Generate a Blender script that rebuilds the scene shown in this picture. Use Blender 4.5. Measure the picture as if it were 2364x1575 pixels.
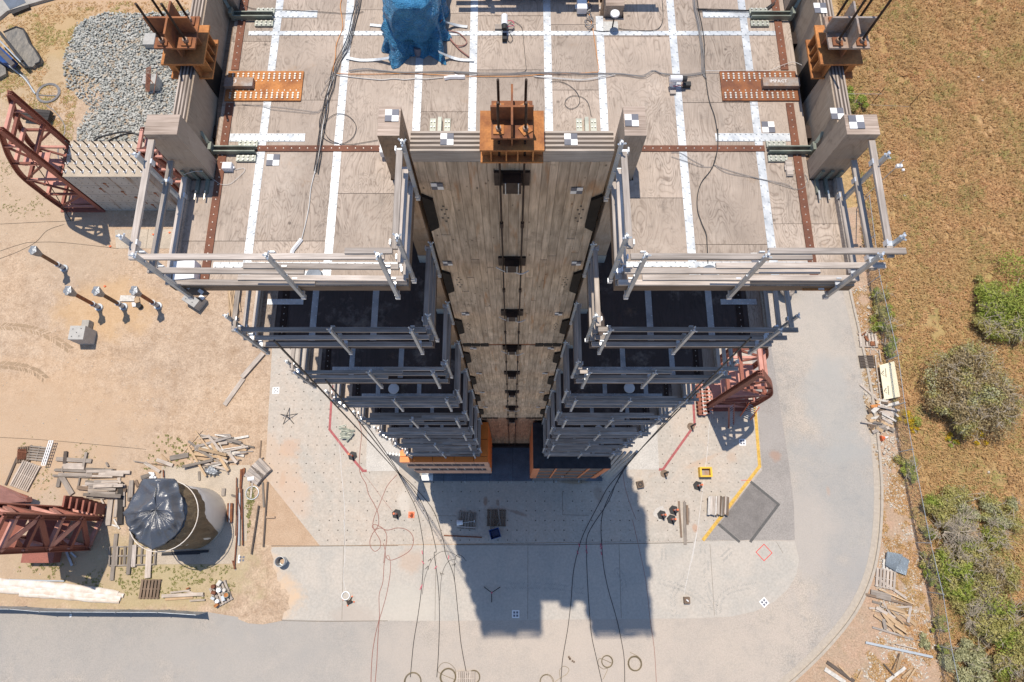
import bpy, math, random
import numpy as np
from mathutils import Vector, Matrix, Quaternion
random.seed(7); rnd = random.Random(11)
for o in list(bpy.data.objects): bpy.data.objects.remove(o)
SC = bpy.context.scene; COL = SC.collection
# ---------------------------------------------------------------- camera
FP = 1485.0                                  # focal length in pixels of the 2364 px wide photograph
TH = math.atan(438/1485.0); CH = 43.45       # tilt from straight down, height above ground
cam = bpy.data.cameras.new('camera'); cam.sensor_width = 36; cam.lens = FP/2364*36
cam.clip_start = .3; cam.clip_end = 900
co = bpy.data.objects.new('camera', cam); COL.objects.link(co)
co.location = (0, 0, CH); co.rotation_euler = (TH, 0, 0); SC.camera = co
# ---------------------------------------------------------------- world, sun, exposure
SUN = Vector((-3.35, 9.6, 34.15)).normalized()
w = bpy.data.worlds.new('World'); SC.world = w; w.use_nodes = True
nt = w.node_tree; sky = nt.nodes.new('ShaderNodeTexSky'); sky.sky_type = 'NISHITA'; sky.sun_disc = False
sky.sun_elevation = math.asin(SUN.z); sky.sun_rotation = math.atan2(SUN.x, SUN.y)
sky.air_density = 1.0; sky.dust_density = .3; sky.ozone_density = 2.0
bg = nt.nodes['Background']; bg.inputs[1].default_value = .148
nt.links.new(sky.outputs[0], bg.inputs[0])
sl = bpy.data.lights.new('sun', 'SUN'); sl.energy = 4.7; sl.angle = math.radians(.53); sl.color = (1, .91, .775)
so = bpy.data.objects.new('sun', sl); COL.objects.link(so); so.rotation_euler = SUN.to_track_quat('Z', 'Y').to_euler()
so.location = (-20, 60, 120)
SC.view_settings.view_transform = 'Standard'; SC.view_settings.look = 'None'
SC.view_settings.exposure = 0.0; SC.view_settings.gamma = 1; SC.view_settings.use_curve_mapping = False
SC.cycles.max_bounces = 6; SC.cycles.transparent_max_bounces = 12

# ---------------------------------------------------------------- where a thing of the photograph stands, from its place and height
CS, SN = math.cos(TH), math.sin(TH)
def P(u, v, z=0):
    dx = u-1182; dv = v-787.5; dy = FP*SN-dv*CS; dz = -FP*CS-dv*SN; t = (z-CH)/dz
    return Vector((dx*t, dy*t, z))
A=(0,0,3.92);B=(500,0,3.92);C=(1050,0,3.92);D=(1550,0,3.92);E=(250,280,3.5633);H=(800,250,3.4844);I=(1150,250,3.4844)
J=(1550,300,3.7333);K=(500,560,4.1268);L=(1300,560,4.1268);M=(720,860,5.227);N=(1150,860,4.708);O=(0,950,3.1367)
Q=(0,450,3.6469);R=(0,200,3.919);S=(580,860,3.564);T=(560,1200,4.1815);U=(1050,1200,4.1818);V=(1560,780,3.0147)
W=(1500,1100,3.3018);X=(1850,600,3.2665);Y=(1860,1050,2.9861);AA=(880,1040,4.904);FV=(0,0,1/1.00467);TK=(280,1090,7.1286)
def at(c, x, y, z=0): return P(c[0]+x/c[2], c[1]+y/c[2], z)
def P2(c, pts, z=0): return [tuple(at(c, x, y, z)[:2]) for x, y in pts]

# ---------------------------------------------------------------- materials
class NT:
    def __init__(s, name):
        s.m = bpy.data.materials.new(name); s.m.use_nodes = True; s.t = s.m.node_tree
        s.b = s.t.nodes['Principled BSDF']
    def n(s, ty, props=None, **inp):
        nd = s.t.nodes.new(ty)
        for k, v in (props or {}).items(): setattr(nd, k, v)
        for k, v in inp.items():
            key = int(k[1:]) if k[0] == 'i' and k[1:].isdigit() else k.replace('_', ' ')
            if isinstance(v, bpy.types.NodeSocket): s.t.links.new(v, nd.inputs[key])
            else: nd.inputs[key].default_value = v
        return nd
    def set(s, key, v):
        if isinstance(v, bpy.types.NodeSocket): s.t.links.new(v, s.b.inputs[key])
        else: s.b.inputs[key].default_value = v
    def co(s, rand=True, scale=(1, 1, 1)):
        c = s.n('ShaderNodeTexCoord').outputs['Object']
        if rand:
            oi = s.n('ShaderNodeObjectInfo').outputs['Random']
            m = s.n('ShaderNodeMath', dict(operation='MULTIPLY'), i0=oi, i1=37.0).outputs[0]
            cb = s.n('ShaderNodeCombineXYZ', i0=m, i1=m, i2=m).outputs[0]
            c = s.n('ShaderNodeVectorMath', dict(operation='ADD'), i0=c, i1=cb).outputs[0]
        if scale != (1, 1, 1): c = s.n('ShaderNodeVectorMath', dict(operation='MULTIPLY'), i0=c, i1=scale).outputs[0]
        return c
    def wco(s): return s.n('ShaderNodeNewGeometry').outputs['Position']
    def noise(s, vec, scale, detail=4, rough=.55, dist=0):
        return s.n('ShaderNodeTexNoise', Vector=vec, Scale=float(scale), Detail=float(detail), Roughness=rough, Distortion=float(dist)).outputs[0]
    def ramp(s, fac, stops):
        r = s.n('ShaderNodeValToRGB', i0=fac); e = r.color_ramp.elements
        while len(e) < len(stops): e.new(.5)
        for el, (p, c) in zip(e, stops):
            el.position = p; el.color = (c if isinstance(c, (tuple, list)) else (c, c, c))[:3] + (1,) if isinstance(c, tuple) else (c, c, c, 1)
        return r.outputs[0]
    def mix(s, fac, a, b, mode='MIX'):
        x = s.n('ShaderNodeMix', dict(data_type='RGBA', blend_type=mode))
        for k, v in ((0, fac), (6, a), (7, b)):
            if isinstance(v, bpy.types.NodeSocket): s.t.links.new(v, x.inputs[k])
            else: x.inputs[k].default_value = v if k == 0 else (tuple(v)+(1,))[:4]
        return x.outputs[2]
    def math(s, op, a, b=0.0): return s.n('ShaderNodeMath', dict(operation=op), i0=a, i1=b).outputs[0]
    def bump(s, h, strength=.5, dist=.02):
        s.set('Normal', s.n('ShaderNodeBump', Height=h, Strength=strength, Distance=dist).outputs[0])
    def stain(s, col, c, x, y, r, color, amt, asp=1.0, rot=0.0, nz=None):
        p = s.n('ShaderNodeVectorMath', dict(operation='SUBTRACT'), i0=s.wco(), i1=(x, y, 0)).outputs[0]
        mp = s.n('ShaderNodeMapping', dict(vector_type='TEXTURE'), Vector=p, Rotation=(0, 0, rot), Scale=(r*asp, r, 1)).outputs[0]
        ln = s.n('ShaderNodeVectorMath', dict(operation='LENGTH'), i0=mp).outputs['Value']
        v = s.math('ADD', ln, s.math('MULTIPLY', s.math('SUBTRACT', nz, .5), 1.6))
        f = s.n('ShaderNodeMapRange', Value=v, From_Min=1.05, From_Max=.55, To_Min=0.0, To_Max=amt).outputs[0]
        return s.mix(f, col, color)
def simple(name, col, rough=.7, metal=0, var=.18, scale=4, col2=None, bump=0, rv=.0, fine=0, spec=.4):
    k = NT(name); c = k.co()
    n1 = k.noise(c, scale, 6)
    c2 = col2 or tuple(x*(1-var*2) for x in col)
    base = k.mix(k.ramp(n1, [(.35, 0.0), (.68, 1.0)]), col, c2)
    if fine: base = k.mix(k.ramp(k.noise(c, fine, 3), [(.3, .75), (.7, 1.15)]), (0, 0, 0), base) if False else k.mix(1.0, base, k.ramp(k.noise(c, fine, 3), [(.3, .72), (.7, 1.0)]), 'MULTIPLY')
    if rv:
        r = k.n('ShaderNodeMapRange', Value=k.n('ShaderNodeObjectInfo').outputs['Random'], To_Min=1-rv, To_Max=1+rv*.6).outputs[0]
        base = k.n('ShaderNodeHueSaturation', Value=r, Color=base).outputs[0]
    k.set('Base Color', base); k.set('Metallic', float(metal)); k.set('Specular IOR Level', spec)
    k.set('Roughness', k.n('ShaderNodeMapRange', Value=n1, To_Min=max(.05, rough-.12), To_Max=min(1, rough+.12)).outputs[0])
    if bump: k.bump(n1, bump, .03)
    return k.m
def lumber(name, c1, c2, rv=.25, rough=.85, ax=0, freq=18, stain=None, knots=False):
    k = NT(name); sc = [freq]*3; sc[ax] = .9
    c = k.co(True, tuple(sc)); g = k.noise(c, 1.6, 6, .6, .3)
    base = k.mix(k.ramp(g, [(.3, 0.0), (.66, 1.0)]), c2, c1)
    big = k.noise(k.co(True), 1.3, 3)
    base = k.mix(1.0, base, k.ramp(big, [(.3, .72), (.65, 1.0)]), 'MULTIPLY')
    if knots:
        vr = k.n('ShaderNodeTexVoronoi', Vector=k.co(True, (1.5, 1.5, .8)), Scale=3.2, Randomness=1.0).outputs['Distance']; base = k.mix(k.ramp(vr, [(.05, .85), (.12, 0.0)]), base, tuple(x*.3 for x in c2))
        hz = k.noise(k.wco(), 1.7, 7, .8); base = k.mix(k.ramp(hz, [(.56, 0.0), (.68, .6)]), base, tuple(x*.55 for x in c2))
    if stain: base = k.mix(k.ramp(k.noise(k.co(True, tuple(2.2 if i != ax else .35 for i in range(3))), 2, 4), [(.6, 0.0), (.72, .7)]), base, stain)
    r = k.n('ShaderNodeMapRange', Value=k.n('ShaderNodeObjectInfo').outputs['Random'], To_Min=1-rv, To_Max=1+rv*.5).outputs[0]
    base = k.n('ShaderNodeHueSaturation', Value=r, Color=base).outputs[0]
    k.set('Base Color', base); k.set('Roughness', rough); k.bump(g, .35, .01)
    return k.m
def plywood(name, c1, c2, rv=.10, ax=1, lines=9.0, dark=.5, big=True, sc0=(2.1, .55)):
    """rotary cut veneer: contour lines of a stretched noise, knots, stains"""
    k = NT(name); sc = [sc0[0]]*3; sc[ax] = sc0[1]
    c = k.co(True, tuple(sc)); f = k.noise(c, 1.0, 3, .45, .9)
    fr = k.math('FRACT', k.math('MULTIPLY', f, lines))
    ln = k.ramp(fr, [(0.0, 1.0), (.16, .25), (.5, 0.0), (.86, .3), (1.0, .9)])
    sc2 = [46]*3; sc2[ax] = 2.2
    fine = k.noise(k.co(True, tuple(sc2)), 1.0, 3)
    base = k.mix(k.math('MULTIPLY', ln, dark), c1, c2)
    base = k.mix(1.0, base, k.ramp(fine, [(.3, .78), (.62, 1.0)]), 'MULTIPLY')
    vor = k.n('ShaderNodeTexVoronoi', Vector=k.co(True, (1.0, 1.0, 1.0)), Scale=2.3, Randomness=1.0).outputs['Distance']
    base = k.mix(k.ramp(vor, [(.035, .75), (.085, 0.0)]), base, tuple(x*.35 for x in c2))
    amp_ = k.noise(k.co(True), 1.1, 3, .6); base = k.mix(k.ramp(amp_, [(.38, .75), (.60, 0.0)]), base, k.mix(.35, c1, c2))
    sp = k.noise(k.wco(), 5.5, 5, .8); base = k.mix(1.0, base, k.ramp(sp, [(.32, .72), (.44, 1.0)]), 'MULTIPLY')
    base = k.mix(k.ramp(k.noise(k.wco(), .8, 6, .75), [(.55, 0.0), (.72, .45)]), base, (.60, .52, .45))
    st = k.noise(k.co(True), .9, 5, .6)
    base = k.mix(1.0, base, k.ramp(st, [(.3, .74), (.6, 1.0), (.8, 1.0)]), 'MULTIPLY')
    base = k.mix(k.ramp(k.noise(k.co(True), 1.7, 6, .7), [(.63, 0.0), (.8, .5)]), base, (.36, .22, .12))
    r = k.n('ShaderNodeMapRange', Value=k.n('ShaderNodeObjectInfo').outputs['Random'], To_Min=1-rv, To_Max=1+rv*.7).outputs[0]
    base = k.n('ShaderNodeHueSaturation', Value=r, Color=base).outputs[0]
    k.set('Base Color', base); k.set('Roughness', .8); k.bump(fine, .2, .01)
    return k.m
MT = {}
MT['ply'] = plywood('weathered_plywood', (.51, .42, .35), (.22, .165, .13), dark=.85, rv=.17, lines=15, sc0=(3.4, 1.0))
MT['plyd'] = plywood('shade_toned_plywood', (.095, .07, .065), (.045, .032, .03), dark=.6)  # plywood of the lower decks, their shade put into the colour
MT['rustd'] = simple('shade_toned_rust_strip', (.035, .018, .013), .8, 0, .15, 4)  # rust strip of the lower decks, darkened in colour to stand for shade
MT['plyx'] = plywood('weathered_plywood_side', (.42, .33, .25), (.22, .155, .11), ax=2, lines=12)
MT['plyb'] = plywood('warm_column_veneer', (.40, .265, .17), (.19, .115, .065), ax=2, lines=14)
MT['colv'] = plywood('grey_column_veneer', (.47, .37, .29), (.27, .195, .145), ax=2, lines=12)
MT['endg'] = lumber('end_grain', (.55, .44, .37), (.27, .2, .155), ax=0, freq=20, rv=.05)
MT['lamA'] = lumber('weathered_lamella_pale', (.60, .52, .45), (.40, .33, .28), ax=0, rv=.15)
MT['lamB'] = lumber('weathered_lamella_grey', (.15, .115, .095), (.08, .062, .05), ax=0, rv=.15)
MT['lamAy'] = lumber('long_lamella_pale', (.58, .49, .43), (.33, .27, .22), ax=1, rv=.15)
MT['lamBy'] = lumber('long_lamella_grey', (.15, .115, .095), (.08, .06, .05), ax=1, rv=.15)
MT['wall'] = lumber('wall_board', (.73, .56, .41), (.37, .27, .185), rv=.17, ax=2, freq=10, stain=(.42, .19, .07), knots=True)
MT['wallred'] = lumber('lower_brown_board', (.58, .36, .23), (.27, .15, .09), rv=.2, ax=2, freq=10, stain=(.38, .15, .05), knots=True)  # browner, darker boards of the lowest wall zone
MT['rail'] = lumber('grey_lumber', (.60, .53, .48), (.32, .27, .235), rv=.3)
MT['pine'] = lumber('fresh_pine', (.60, .43, .27), (.42, .28, .16), rv=.2)
MT['oldw'] = lumber('old_grey_board', (.36, .31, .265), (.2, .165, .14), rv=.35)
MT['brownw'] = lumber('old_brown_board', (.27, .19, .135), (.14, .095, .065), rv=.35)
MT['blackw'] = lumber('black_board', (.07, .06, .055), (.035, .03, .028), rv=.3)
MT['whitew'] = simple('whitewashed_board', (.66, .62, .57), .8, 0, .15, 6, rv=.1)
k = NT('galvanised_steel'); c = k.co(False)
n1 = k.noise(c, 2.4, 4); base = k.mix(k.ramp(n1, [(.35, 0.0), (.65, 1.0)]), (.62, .645, .67), (.38, .41, .45))
base = k.mix(k.ramp(k.noise(c, 1.3, 6, .7), [(.66, 0.0), (.75, .5)]), base, (.50, .34, .22))
k.set('Base Color', base); k.set('Metallic', .25); k.set('Roughness', .45)
k.bump(k.noise(k.co(False), 7, 2), .5, .02); MT['galv'] = k.m
MT['post'] = simple('dull_galvanised_tube', (.50, .53, .56), .5, .45, .12, 5, rv=.08)
MT['clamp'] = simple('zinc_clamp', (.72, .76, .82), .35, .5, .1, 8)
MT['rust'] = simple('rusted_plate', (.38, .145, .055), .8, .1, .2, 5, col2=(.19, .08, .05), fine=40, rv=.1)
MT['rustb'] = simple('rusted_brown_strip', (.25, .10, .058), .8, .1, .15, 3, col2=(.17, .075, .05), fine=40, rv=.1)
MT['rusto'] = simple('bright_orange_rust', (.62, .26, .08), .8, .05, .15, 3.5, col2=(.34, .13, .05), fine=30, rv=.1)
MT['rustg'] = simple('grey_mill_scale', (.36, .325, .31), .6, .2, .3, 5, col2=(.36, .22, .14), fine=30, rv=.08)
MT['darksteel'] = simple('dark_brown_steel', (.045, .026, .02), .55, .3, .3, 5)
MT['black'] = simple('black_steel', (.012, .009, .008), .7, .2, .2, 5)
MT['screw'] = simple('pale_screw_head', (.62, .56, .50), .4, .5, .1, 10)
MT['bolt'] = simple('zinc_bolt', (.75, .72, .64), .35, .5, .1, 10)
MT['green'] = simple('grey_green_primer', (.25, .28, .245), .5, .3, .2, 5)
MT['greenp'] = simple('pale_green_plate', (.42, .44, .39), .5, .3, .15, 5)
MT['white'] = simple('white_sheet', (.82, .82, .82), .5, 0, .03, 4)
MT['grey'] = simple('grey_print', (.16, .165, .20), .6, 0, .1, 4)
MT['blk'] = simple('black_print', (.03, .03, .035), .6, 0, .1, 4)
MT['plast'] = simple('white_plastic', (.80, .80, .82), .3, 0, .05, 6)
MT['cable_k'] = simple('black_cable', (.035, .035, .038), .5, 0, .1, 5)
MT['cable_g'] = simple('grey_cable', (.26, .25, .25), .5, 0, .1, 5)
MT['cable_w'] = simple('white_cable', (.68, .66, .64), .5, 0, .1, 5)
MT['cable_o'] = simple('orange_cable', (.75, .32, .09), .5, 0, .1, 5)
MT['hose'] = simple('dull_red_hose', (.34, .17, .14), .6, 0, .1, 5)
MT['pink'] = simple('pink_tape', (.55, .10, .16), .5, 0, .1, 5)
MT['conc'] = simple('pale_concrete', (.46, .43, .39), .85, 0, .1, 2, fine=30, bump=.1)
MT['concp'] = simple('grey_concrete_block', (.52, .50, .47), .85, 0, .08, 3, fine=40, rv=.06)
MT['orangep'] = simple('orange_metal_panel', (.88, .24, .04), .5, .0, .05, 2, rv=.08)
MT['orangel'] = simple('brown_orange_panel', (.66, .24, .10), .5, .0, .08, 2, rv=.1)
MT['beigep'] = simple('dusty_rose_panel', (.55, .34, .25), .6, .0, .08, 2, rv=.08)
MT['roofk'] = simple('dark_roof_felt', (.045, .045, .055), .8, 0, .2, 3)
MT['glass'] = simple('dark_window_glass', (.03, .04, .06), .12, .0, .1, 2, spec=.8)
MT['glassm'] = simple('grey_curtain_panel', (.14, .12, .11), .35, .1, .2, 4)
MT['plat'] = simple('steel_platform', (.17, .20, .25), .5, .35, .15, 1.5, fine=20)
MT['platl'] = simple('pale_steel_plate', (.56, .56, .55), .5, .2, .05, 2, fine=30)
MT['truss'] = simple('red_oxide_steel', (.33, .115, .08), .65, .1, .18, 2.5, col2=(.30, .11, .08), fine=15, rv=.2)
MT['trusspink'] = simple('faded_red_steel', (.60, .29, .23), .65, .1, .12, 2, rv=.15)
MT['orangeplastic'] = simple('orange_plastic', (.80, .17, .06), .45, 0, .08, 4)
MT['rubber'] = simple('black_rubber', (.035, .035, .037), .7, 0, .2, 5)
MT['yellow'] = simple('yellow_paint', (.80, .48, .03), .5, 0, .1, 5)
MT['blueplastic'] = simple('blue_plastic', (.02, .07, .25), .35, 0, .15, 4)
MT['rebar'] = simple('rusty_bar', (.26, .10, .055), .8, .2, .2, 6, rv=.2)
MT['foam'] = simple('cream_gypsum_board', (.80, .72, .52), .7, 0, .04, 3)
MT['corr'] = simple('corrugated_steel', (.38, .43, .48), .4, .5, .1, 3)
MT['dirtbag'] = simple('dusty_white_tarp', (.74, .70, .66), .7, 0, .12, 2.2, col2=(.60, .50, .42), bump=.8)
MT['galvpipe'] = simple('pale_grey_pipe', (.50, .54, .58), .45, .3, .08, 4)
MT['silver'] = simple('silver_wrap', (.30, .32, .35), .4, .3, .25, 12, bump=.7)
MT['pipe'] = simple('brown_steel_pipe', (.22, .12, .07), .6, .2, .25, 5, rv=.25)
MT['copper'] = simple('wire_rope', (.24, .19, .12), .5, .3, .1, 5)
MT['stone'] = simple('blue_grey_stone', (.38, .41, .40), .9, 0, .25, 2.5, fine=8)
MT['pebble'] = simple('pale_pebble', (.62, .56, .48), .9, 0, .15, 4)
MT['dhole'] = simple('hole_plug', (.10, .085, .07), .8, 0, .1, 5)
MT['stoneb'] = simple('stone_fines', (.26, .255, .235), .95, 0, .2, 3, fine=20)
MT['tank'] = simple('white_tank_shell', (.74, .74, .74), .4, 0, .05, 1)
# ---------------------------------------------------------------- geometry collector
ORG = {}
def tag(o, label=None, cat=None, group=None, kind=None):
    if label: o['label'] = label
    if cat: o['category'] = cat
    if group: o['group'] = group
    if kind: o['kind'] = kind
    return o
def thing(name, loc, label, cat, group=None):
    o = bpy.data.objects.new(name, None); o.empty_display_size = .2; COL.objects.link(o); o.location = loc
    ORG[o] = Vector(loc); return tag(o, label, cat, group)
class MB:
    def __init__(s): s.v = []; s.f = []
    def add(s, vs, fs):
        b = len(s.v); s.v += [tuple(x) for x in vs]; s.f += [tuple(i+b for i in f) for f in fs]; return s
    def box(s, x0, x1, y0, y1, z0, z1):
        return s.add([(x, y, z) for z in (z0, z1) for y in (y0, y1) for x in (x0, x1)],
                     [(0, 2, 3, 1), (4, 5, 7, 6), (0, 1, 5, 4), (2, 6, 7, 3), (0, 4, 6, 2), (1, 3, 7, 5)])
    def obox(s, c, sx, sy, sz, rz=0, q=None):
        R_ = (q.to_matrix() if q else Matrix.Rotation(rz, 3, 'Z')); c = Vector(c)
        return s.add([c+R_@Vector((x*sx/2, y*sy/2, z*sz/2)) for z in (-1, 1) for y in (-1, 1) for x in (-1, 1)],
                     [(0, 2, 3, 1), (4, 5, 7, 6), (0, 1, 5, 4), (2, 6, 7, 3), (0, 4, 6, 2), (1, 3, 7, 5)])
    def beam(s, p, q, w, h, up=(0, 0, 1)):
        p, q = Vector(p), Vector(q); d = (q-p).normalized(); u = Vector(up)
        sd = d.cross(u)
        if sd.length < 1e-4: sd = d.cross(Vector((0, 1, 0)))
        sd.normalize(); u = sd.cross(d).normalized()
        vs = [e+sd*a*w/2+u*b*h/2 for e in (p, q) for b in (-1, 1) for a in (-1, 1)]
        return s.add(vs, [(0, 1, 3, 2), (4, 6, 7, 5), (0, 4, 5, 1), (2, 3, 7, 6), (0, 2, 6, 4), (1, 5, 7, 3)])
    def hbeam(s, p, q, w, h, t=.03, up=(0, 0, 1)):
        """H section: two flanges and a web"""
        p, q = Vector(p), Vector(q); d = (q-p).normalized(); sd = d.cross(Vector(up))
        if sd.length < 1e-4: sd = d.cross(Vector((0, 1, 0)))
        sd.normalize(); u = sd.cross(d).normalized()
        for k_ in (-1, 1): s.beam(p+u*k_*(h-t)/2, q+u*k_*(h-t)/2, w, t, u)
        return s.beam(p, q, t*.8, h-2*t, u)
    def tube(s, pts, r, n=5, closed=False, cap=True):
        pts = [Vector(p) for p in pts]; m = len(pts); b = len(s.v); nrm = None
        for i, p in enumerate(pts):
            a = pts[i-1] if (i > 0 or closed) else p; c = pts[(i+1) % m] if (i < m-1 or closed) else p
            d = (c-a).normalized()
            if nrm is None: nrm = d.orthogonal().normalized()
            nrm = (nrm-d*nrm.dot(d)).normalized(); bi = d.cross(nrm)
            rr = r[i] if isinstance(r, (list, tuple)) else r
            for j in range(n):
                t = 2*math.pi*j/n; s.v.append(tuple(p+(nrm*math.cos(t)+bi*math.sin(t))*rr))
        for i in range(m if closed else m-1):
            for j in range(n):
                i2 = (i+1) % m; j2 = (j+1) % n
                s.f.append((b+i*n+j, b+i*n+j2, b+i2*n+j2, b+i2*n+j))
        if cap and not closed:
            s.f.append(tuple(b+j for j in reversed(range(n)))); s.f.append(tuple(b+(m-1)*n+j for j in range(n)))
        return s
    def cyl(s, p, q, r0, r1=None, n=16): return s.tube([p, q], [r0, r0 if r1 is None else r1], n)
    def prism(s, poly, z0, z1):
        n = len(poly); ar = sum(poly[i][0]*poly[(i+1) % n][1]-poly[(i+1) % n][0]*poly[i][1] for i in range(n))
        if ar < 0: poly = poly[::-1]
        return s.add([(x, y, z0) for x, y in poly]+[(x, y, z1) for x, y in poly],
                     [tuple(reversed(range(n))), tuple(range(n, 2*n))]+[(i, (i+1) % n, n+(i+1) % n, n+i) for i in range(n)])
    def sheet(s, poly, z):
        n = len(poly); ar = sum(poly[i][0]*poly[(i+1) % n][1]-poly[(i+1) % n][0]*poly[i][1] for i in range(n))
        if ar < 0: poly = poly[::-1]
        return s.add([(x, y, z) for x, y in poly], [tuple(range(n))])
    def build(s, name, mat, parent=None, label=None, cat=None, group=None, kind=None, origin=None, smooth=False):
        if parent is not None: o_ = ORG[parent]
        elif origin is not None: o_ = Vector(origin)
        elif kind == 'structure': o_ = Vector((0, 0, 0))
        else:
            a = np.array(s.v); o_ = Vector(((a[:, 0].min()+a[:, 0].max())/2, (a[:, 1].min()+a[:, 1].max())/2, a[:, 2].min()))
        me = bpy.data.meshes.new(name)
        me.from_pydata((np.array(s.v)-np.array(o_)).tolist(), [], s.f)
        if smooth: me.polygons.foreach_set('use_smooth', [True]*len(me.polygons))
        me.materials.append(MT[mat] if isinstance(mat, str) else mat)
        ob = bpy.data.objects.new(name, me); COL.objects.link(ob)
        if parent is not None: ob.parent = parent; ORG[ob] = o_
        else: ob.location = o_; ORG[ob] = o_
        return tag(ob, label, cat, group, kind)
_bm = {}
def board(name, p, q, w_, t_, mat, parent=None, label=None, cat=None, group=None, roll=0, lift=True):
    """one straight board from p to q; its mesh is local, x along the board, so that the grain follows it"""
    p, q = Vector(p), Vector(q); Ln = (q-p).length; d = (q-p).normalized()
    key = (round(Ln, 2), round(w_, 3), round(t_, 3), mat, name)
    if key not in _bm:
        m = MB(); m.box(-Ln/2, Ln/2, -w_/2, w_/2, -t_/2, t_/2)
        me = bpy.data.meshes.new(name); me.from_pydata(m.v, [], m.f); me.materials.append(MT[mat]); _bm[key] = me
    ob = bpy.data.objects.new(name, _bm[key]); COL.objects.link(ob)
    up = Vector((0, 0, 1)); sd = up.cross(d)
    if sd.length < 1e-4: sd = Vector((0, 1, 0))
    sd.normalize(); up = d.cross(sd)
    M_ = Matrix((d, sd, up)).transposed()
    ob.rotation_mode = 'QUATERNION'; ob.rotation_quaternion = M_.to_quaternion()@Quaternion((1, 0, 0), roll)
    c = (p+q)/2
    if parent is not None: ob.parent = parent; ob.location = c-ORG[parent]
    else: ob.location = c
    ORG[ob] = c
    return tag(ob, label, cat, group)
def copy_part(o, parent, dz, label=None):
    c = o.copy(); COL.objects.link(c); c.parent = parent; c.location = Vector(o.location)+Vector((0, 0, dz))
    for ch in o.children:
        d = ch.copy(); COL.objects.link(d); d.parent = c
    return c
def copy_thing(o, loc, rz=None, label=None, group=None):
    c = o.copy(); COL.objects.link(c); c.location = loc
    if rz is not None: c.rotation_euler = (0, 0, rz)
    if label: c['label'] = label
    if group: c['group'] = group
    for ch in o.children:
        d = ch.copy(); COL.objects.link(d); d.parent = c
        for g in ch.children: e = g.copy(); COL.objects.link(e); e.parent = d
    return c
def smooth_path(pts, k=6, closed=False):
    pts = [Vector(p) for p in pts]; out = []; m = len(pts)
    for i in range(m if closed else m-1):
        p0 = pts[i-1] if (i > 0 or closed) else pts[i]; p1 = pts[i]; p2 = pts[(i+1) % m]
        p3 = pts[(i+2) % m] if (i+2 < m or closed) else p2
        for j in range(k):
            t = j/k; out.append(.5*((2*p1)+(p2-p0)*t+(2*p0-5*p1+4*p2-p3)*t*t+(3*p1-p0-3*p2+p3)*t**3))
    if not closed: out.append(pts[-1])
    return out
def gpath(c, pts, z=.012): return smooth_path([at(c, x, y, 0)+Vector((0, 0, z)) for x, y in pts])
# ================================================================ THE SETTING
def gmat(name, build):
    k = NT(name); build(k); return k.m
STW = lambda c, x, y: tuple(at(c, x, y)[:2])
def dirt(k):
    c = k.wco(); b1 = k.noise(c, .13, 6, .6); b2 = k.noise(c, .8, 6, .65); f = k.noise(c, 9, 5, .7)
    base = k.mix(k.ramp(b1, [(.35, 0.0), (.65, 1.0)]), (.52, .37, .25), (.42, .31, .225))
    base = k.mix(k.ramp(b2, [(.45, 0.0), (.70, .8)]), base, (.58, .44, .32))
    base = k.mix(k.ramp(b2, [(.25, .8), (.45, 0.0)]), base, (.37, .25, .16))
    b3 = k.noise(c, 2.6, 8, .8, .4)
    base = k.mix(k.ramp(b3, [(.34, .9), (.48, 0.0)]), base, (.34, .23, .15))
    base = k.mix(k.ramp(b3, [(.53, 0.0), (.66, .75)]), base, (.64, .49, .355))
    base = k.mix(1.0, base, k.ramp(f, [(.3, .66), (.6, 1.05)]), 'MULTIPLY')
    nz = k.noise(c, .9, 5)
    for cc, x, y, r, col, am, asp, rot in [
        (A, 500, 300, 3.2, (.34, .28, .11), .6, 1.2, 0), (A, 640, 380, 1.5, (.25, .27, .08), .6, .6, 0), (A, 200, 500, 6, (.42, .31, .17), .6, 1.5, 0),
        (A, 900, 60, 6, (.48, .31, .17), .5, 1.6, 0), (O, 900, 1180, 3.2, (.38, .33, .17), .5, 2.5, 0), (O, 1350, 1180, 2.5, (.40, .34, .2), .4, 2.2, 0),
        (O, 250, 1120, 3.0, (.42, .31, .21), .6, 2.2, 0), (O, 300, 350, 5.5, (.43, .335, .25), .7, 1.6, 0), (O, 200, 80, 5, (.52, .34, .2), .4, 2, 0),
        (Q, 900, 950, 2.6, (.52, .34, .18), .6, 1.6, 0), (Q, 300, 60, 5, (.45, .34, .24), .6, 1.5, 0), (R, 700, 1500, 3, (.44, .34, .25), .5, 1.4, 0)]:
        x, y = STW(cc, x, y); base = k.stain(base, c, x, y, r, col, am, asp, rot, nz)
    k.set('Base Color', base); k.set('Roughness', .95); k.bump(k.math('ADD', f, k.math('MULTIPLY', b2, 2.0)), .5, .05)
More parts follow.
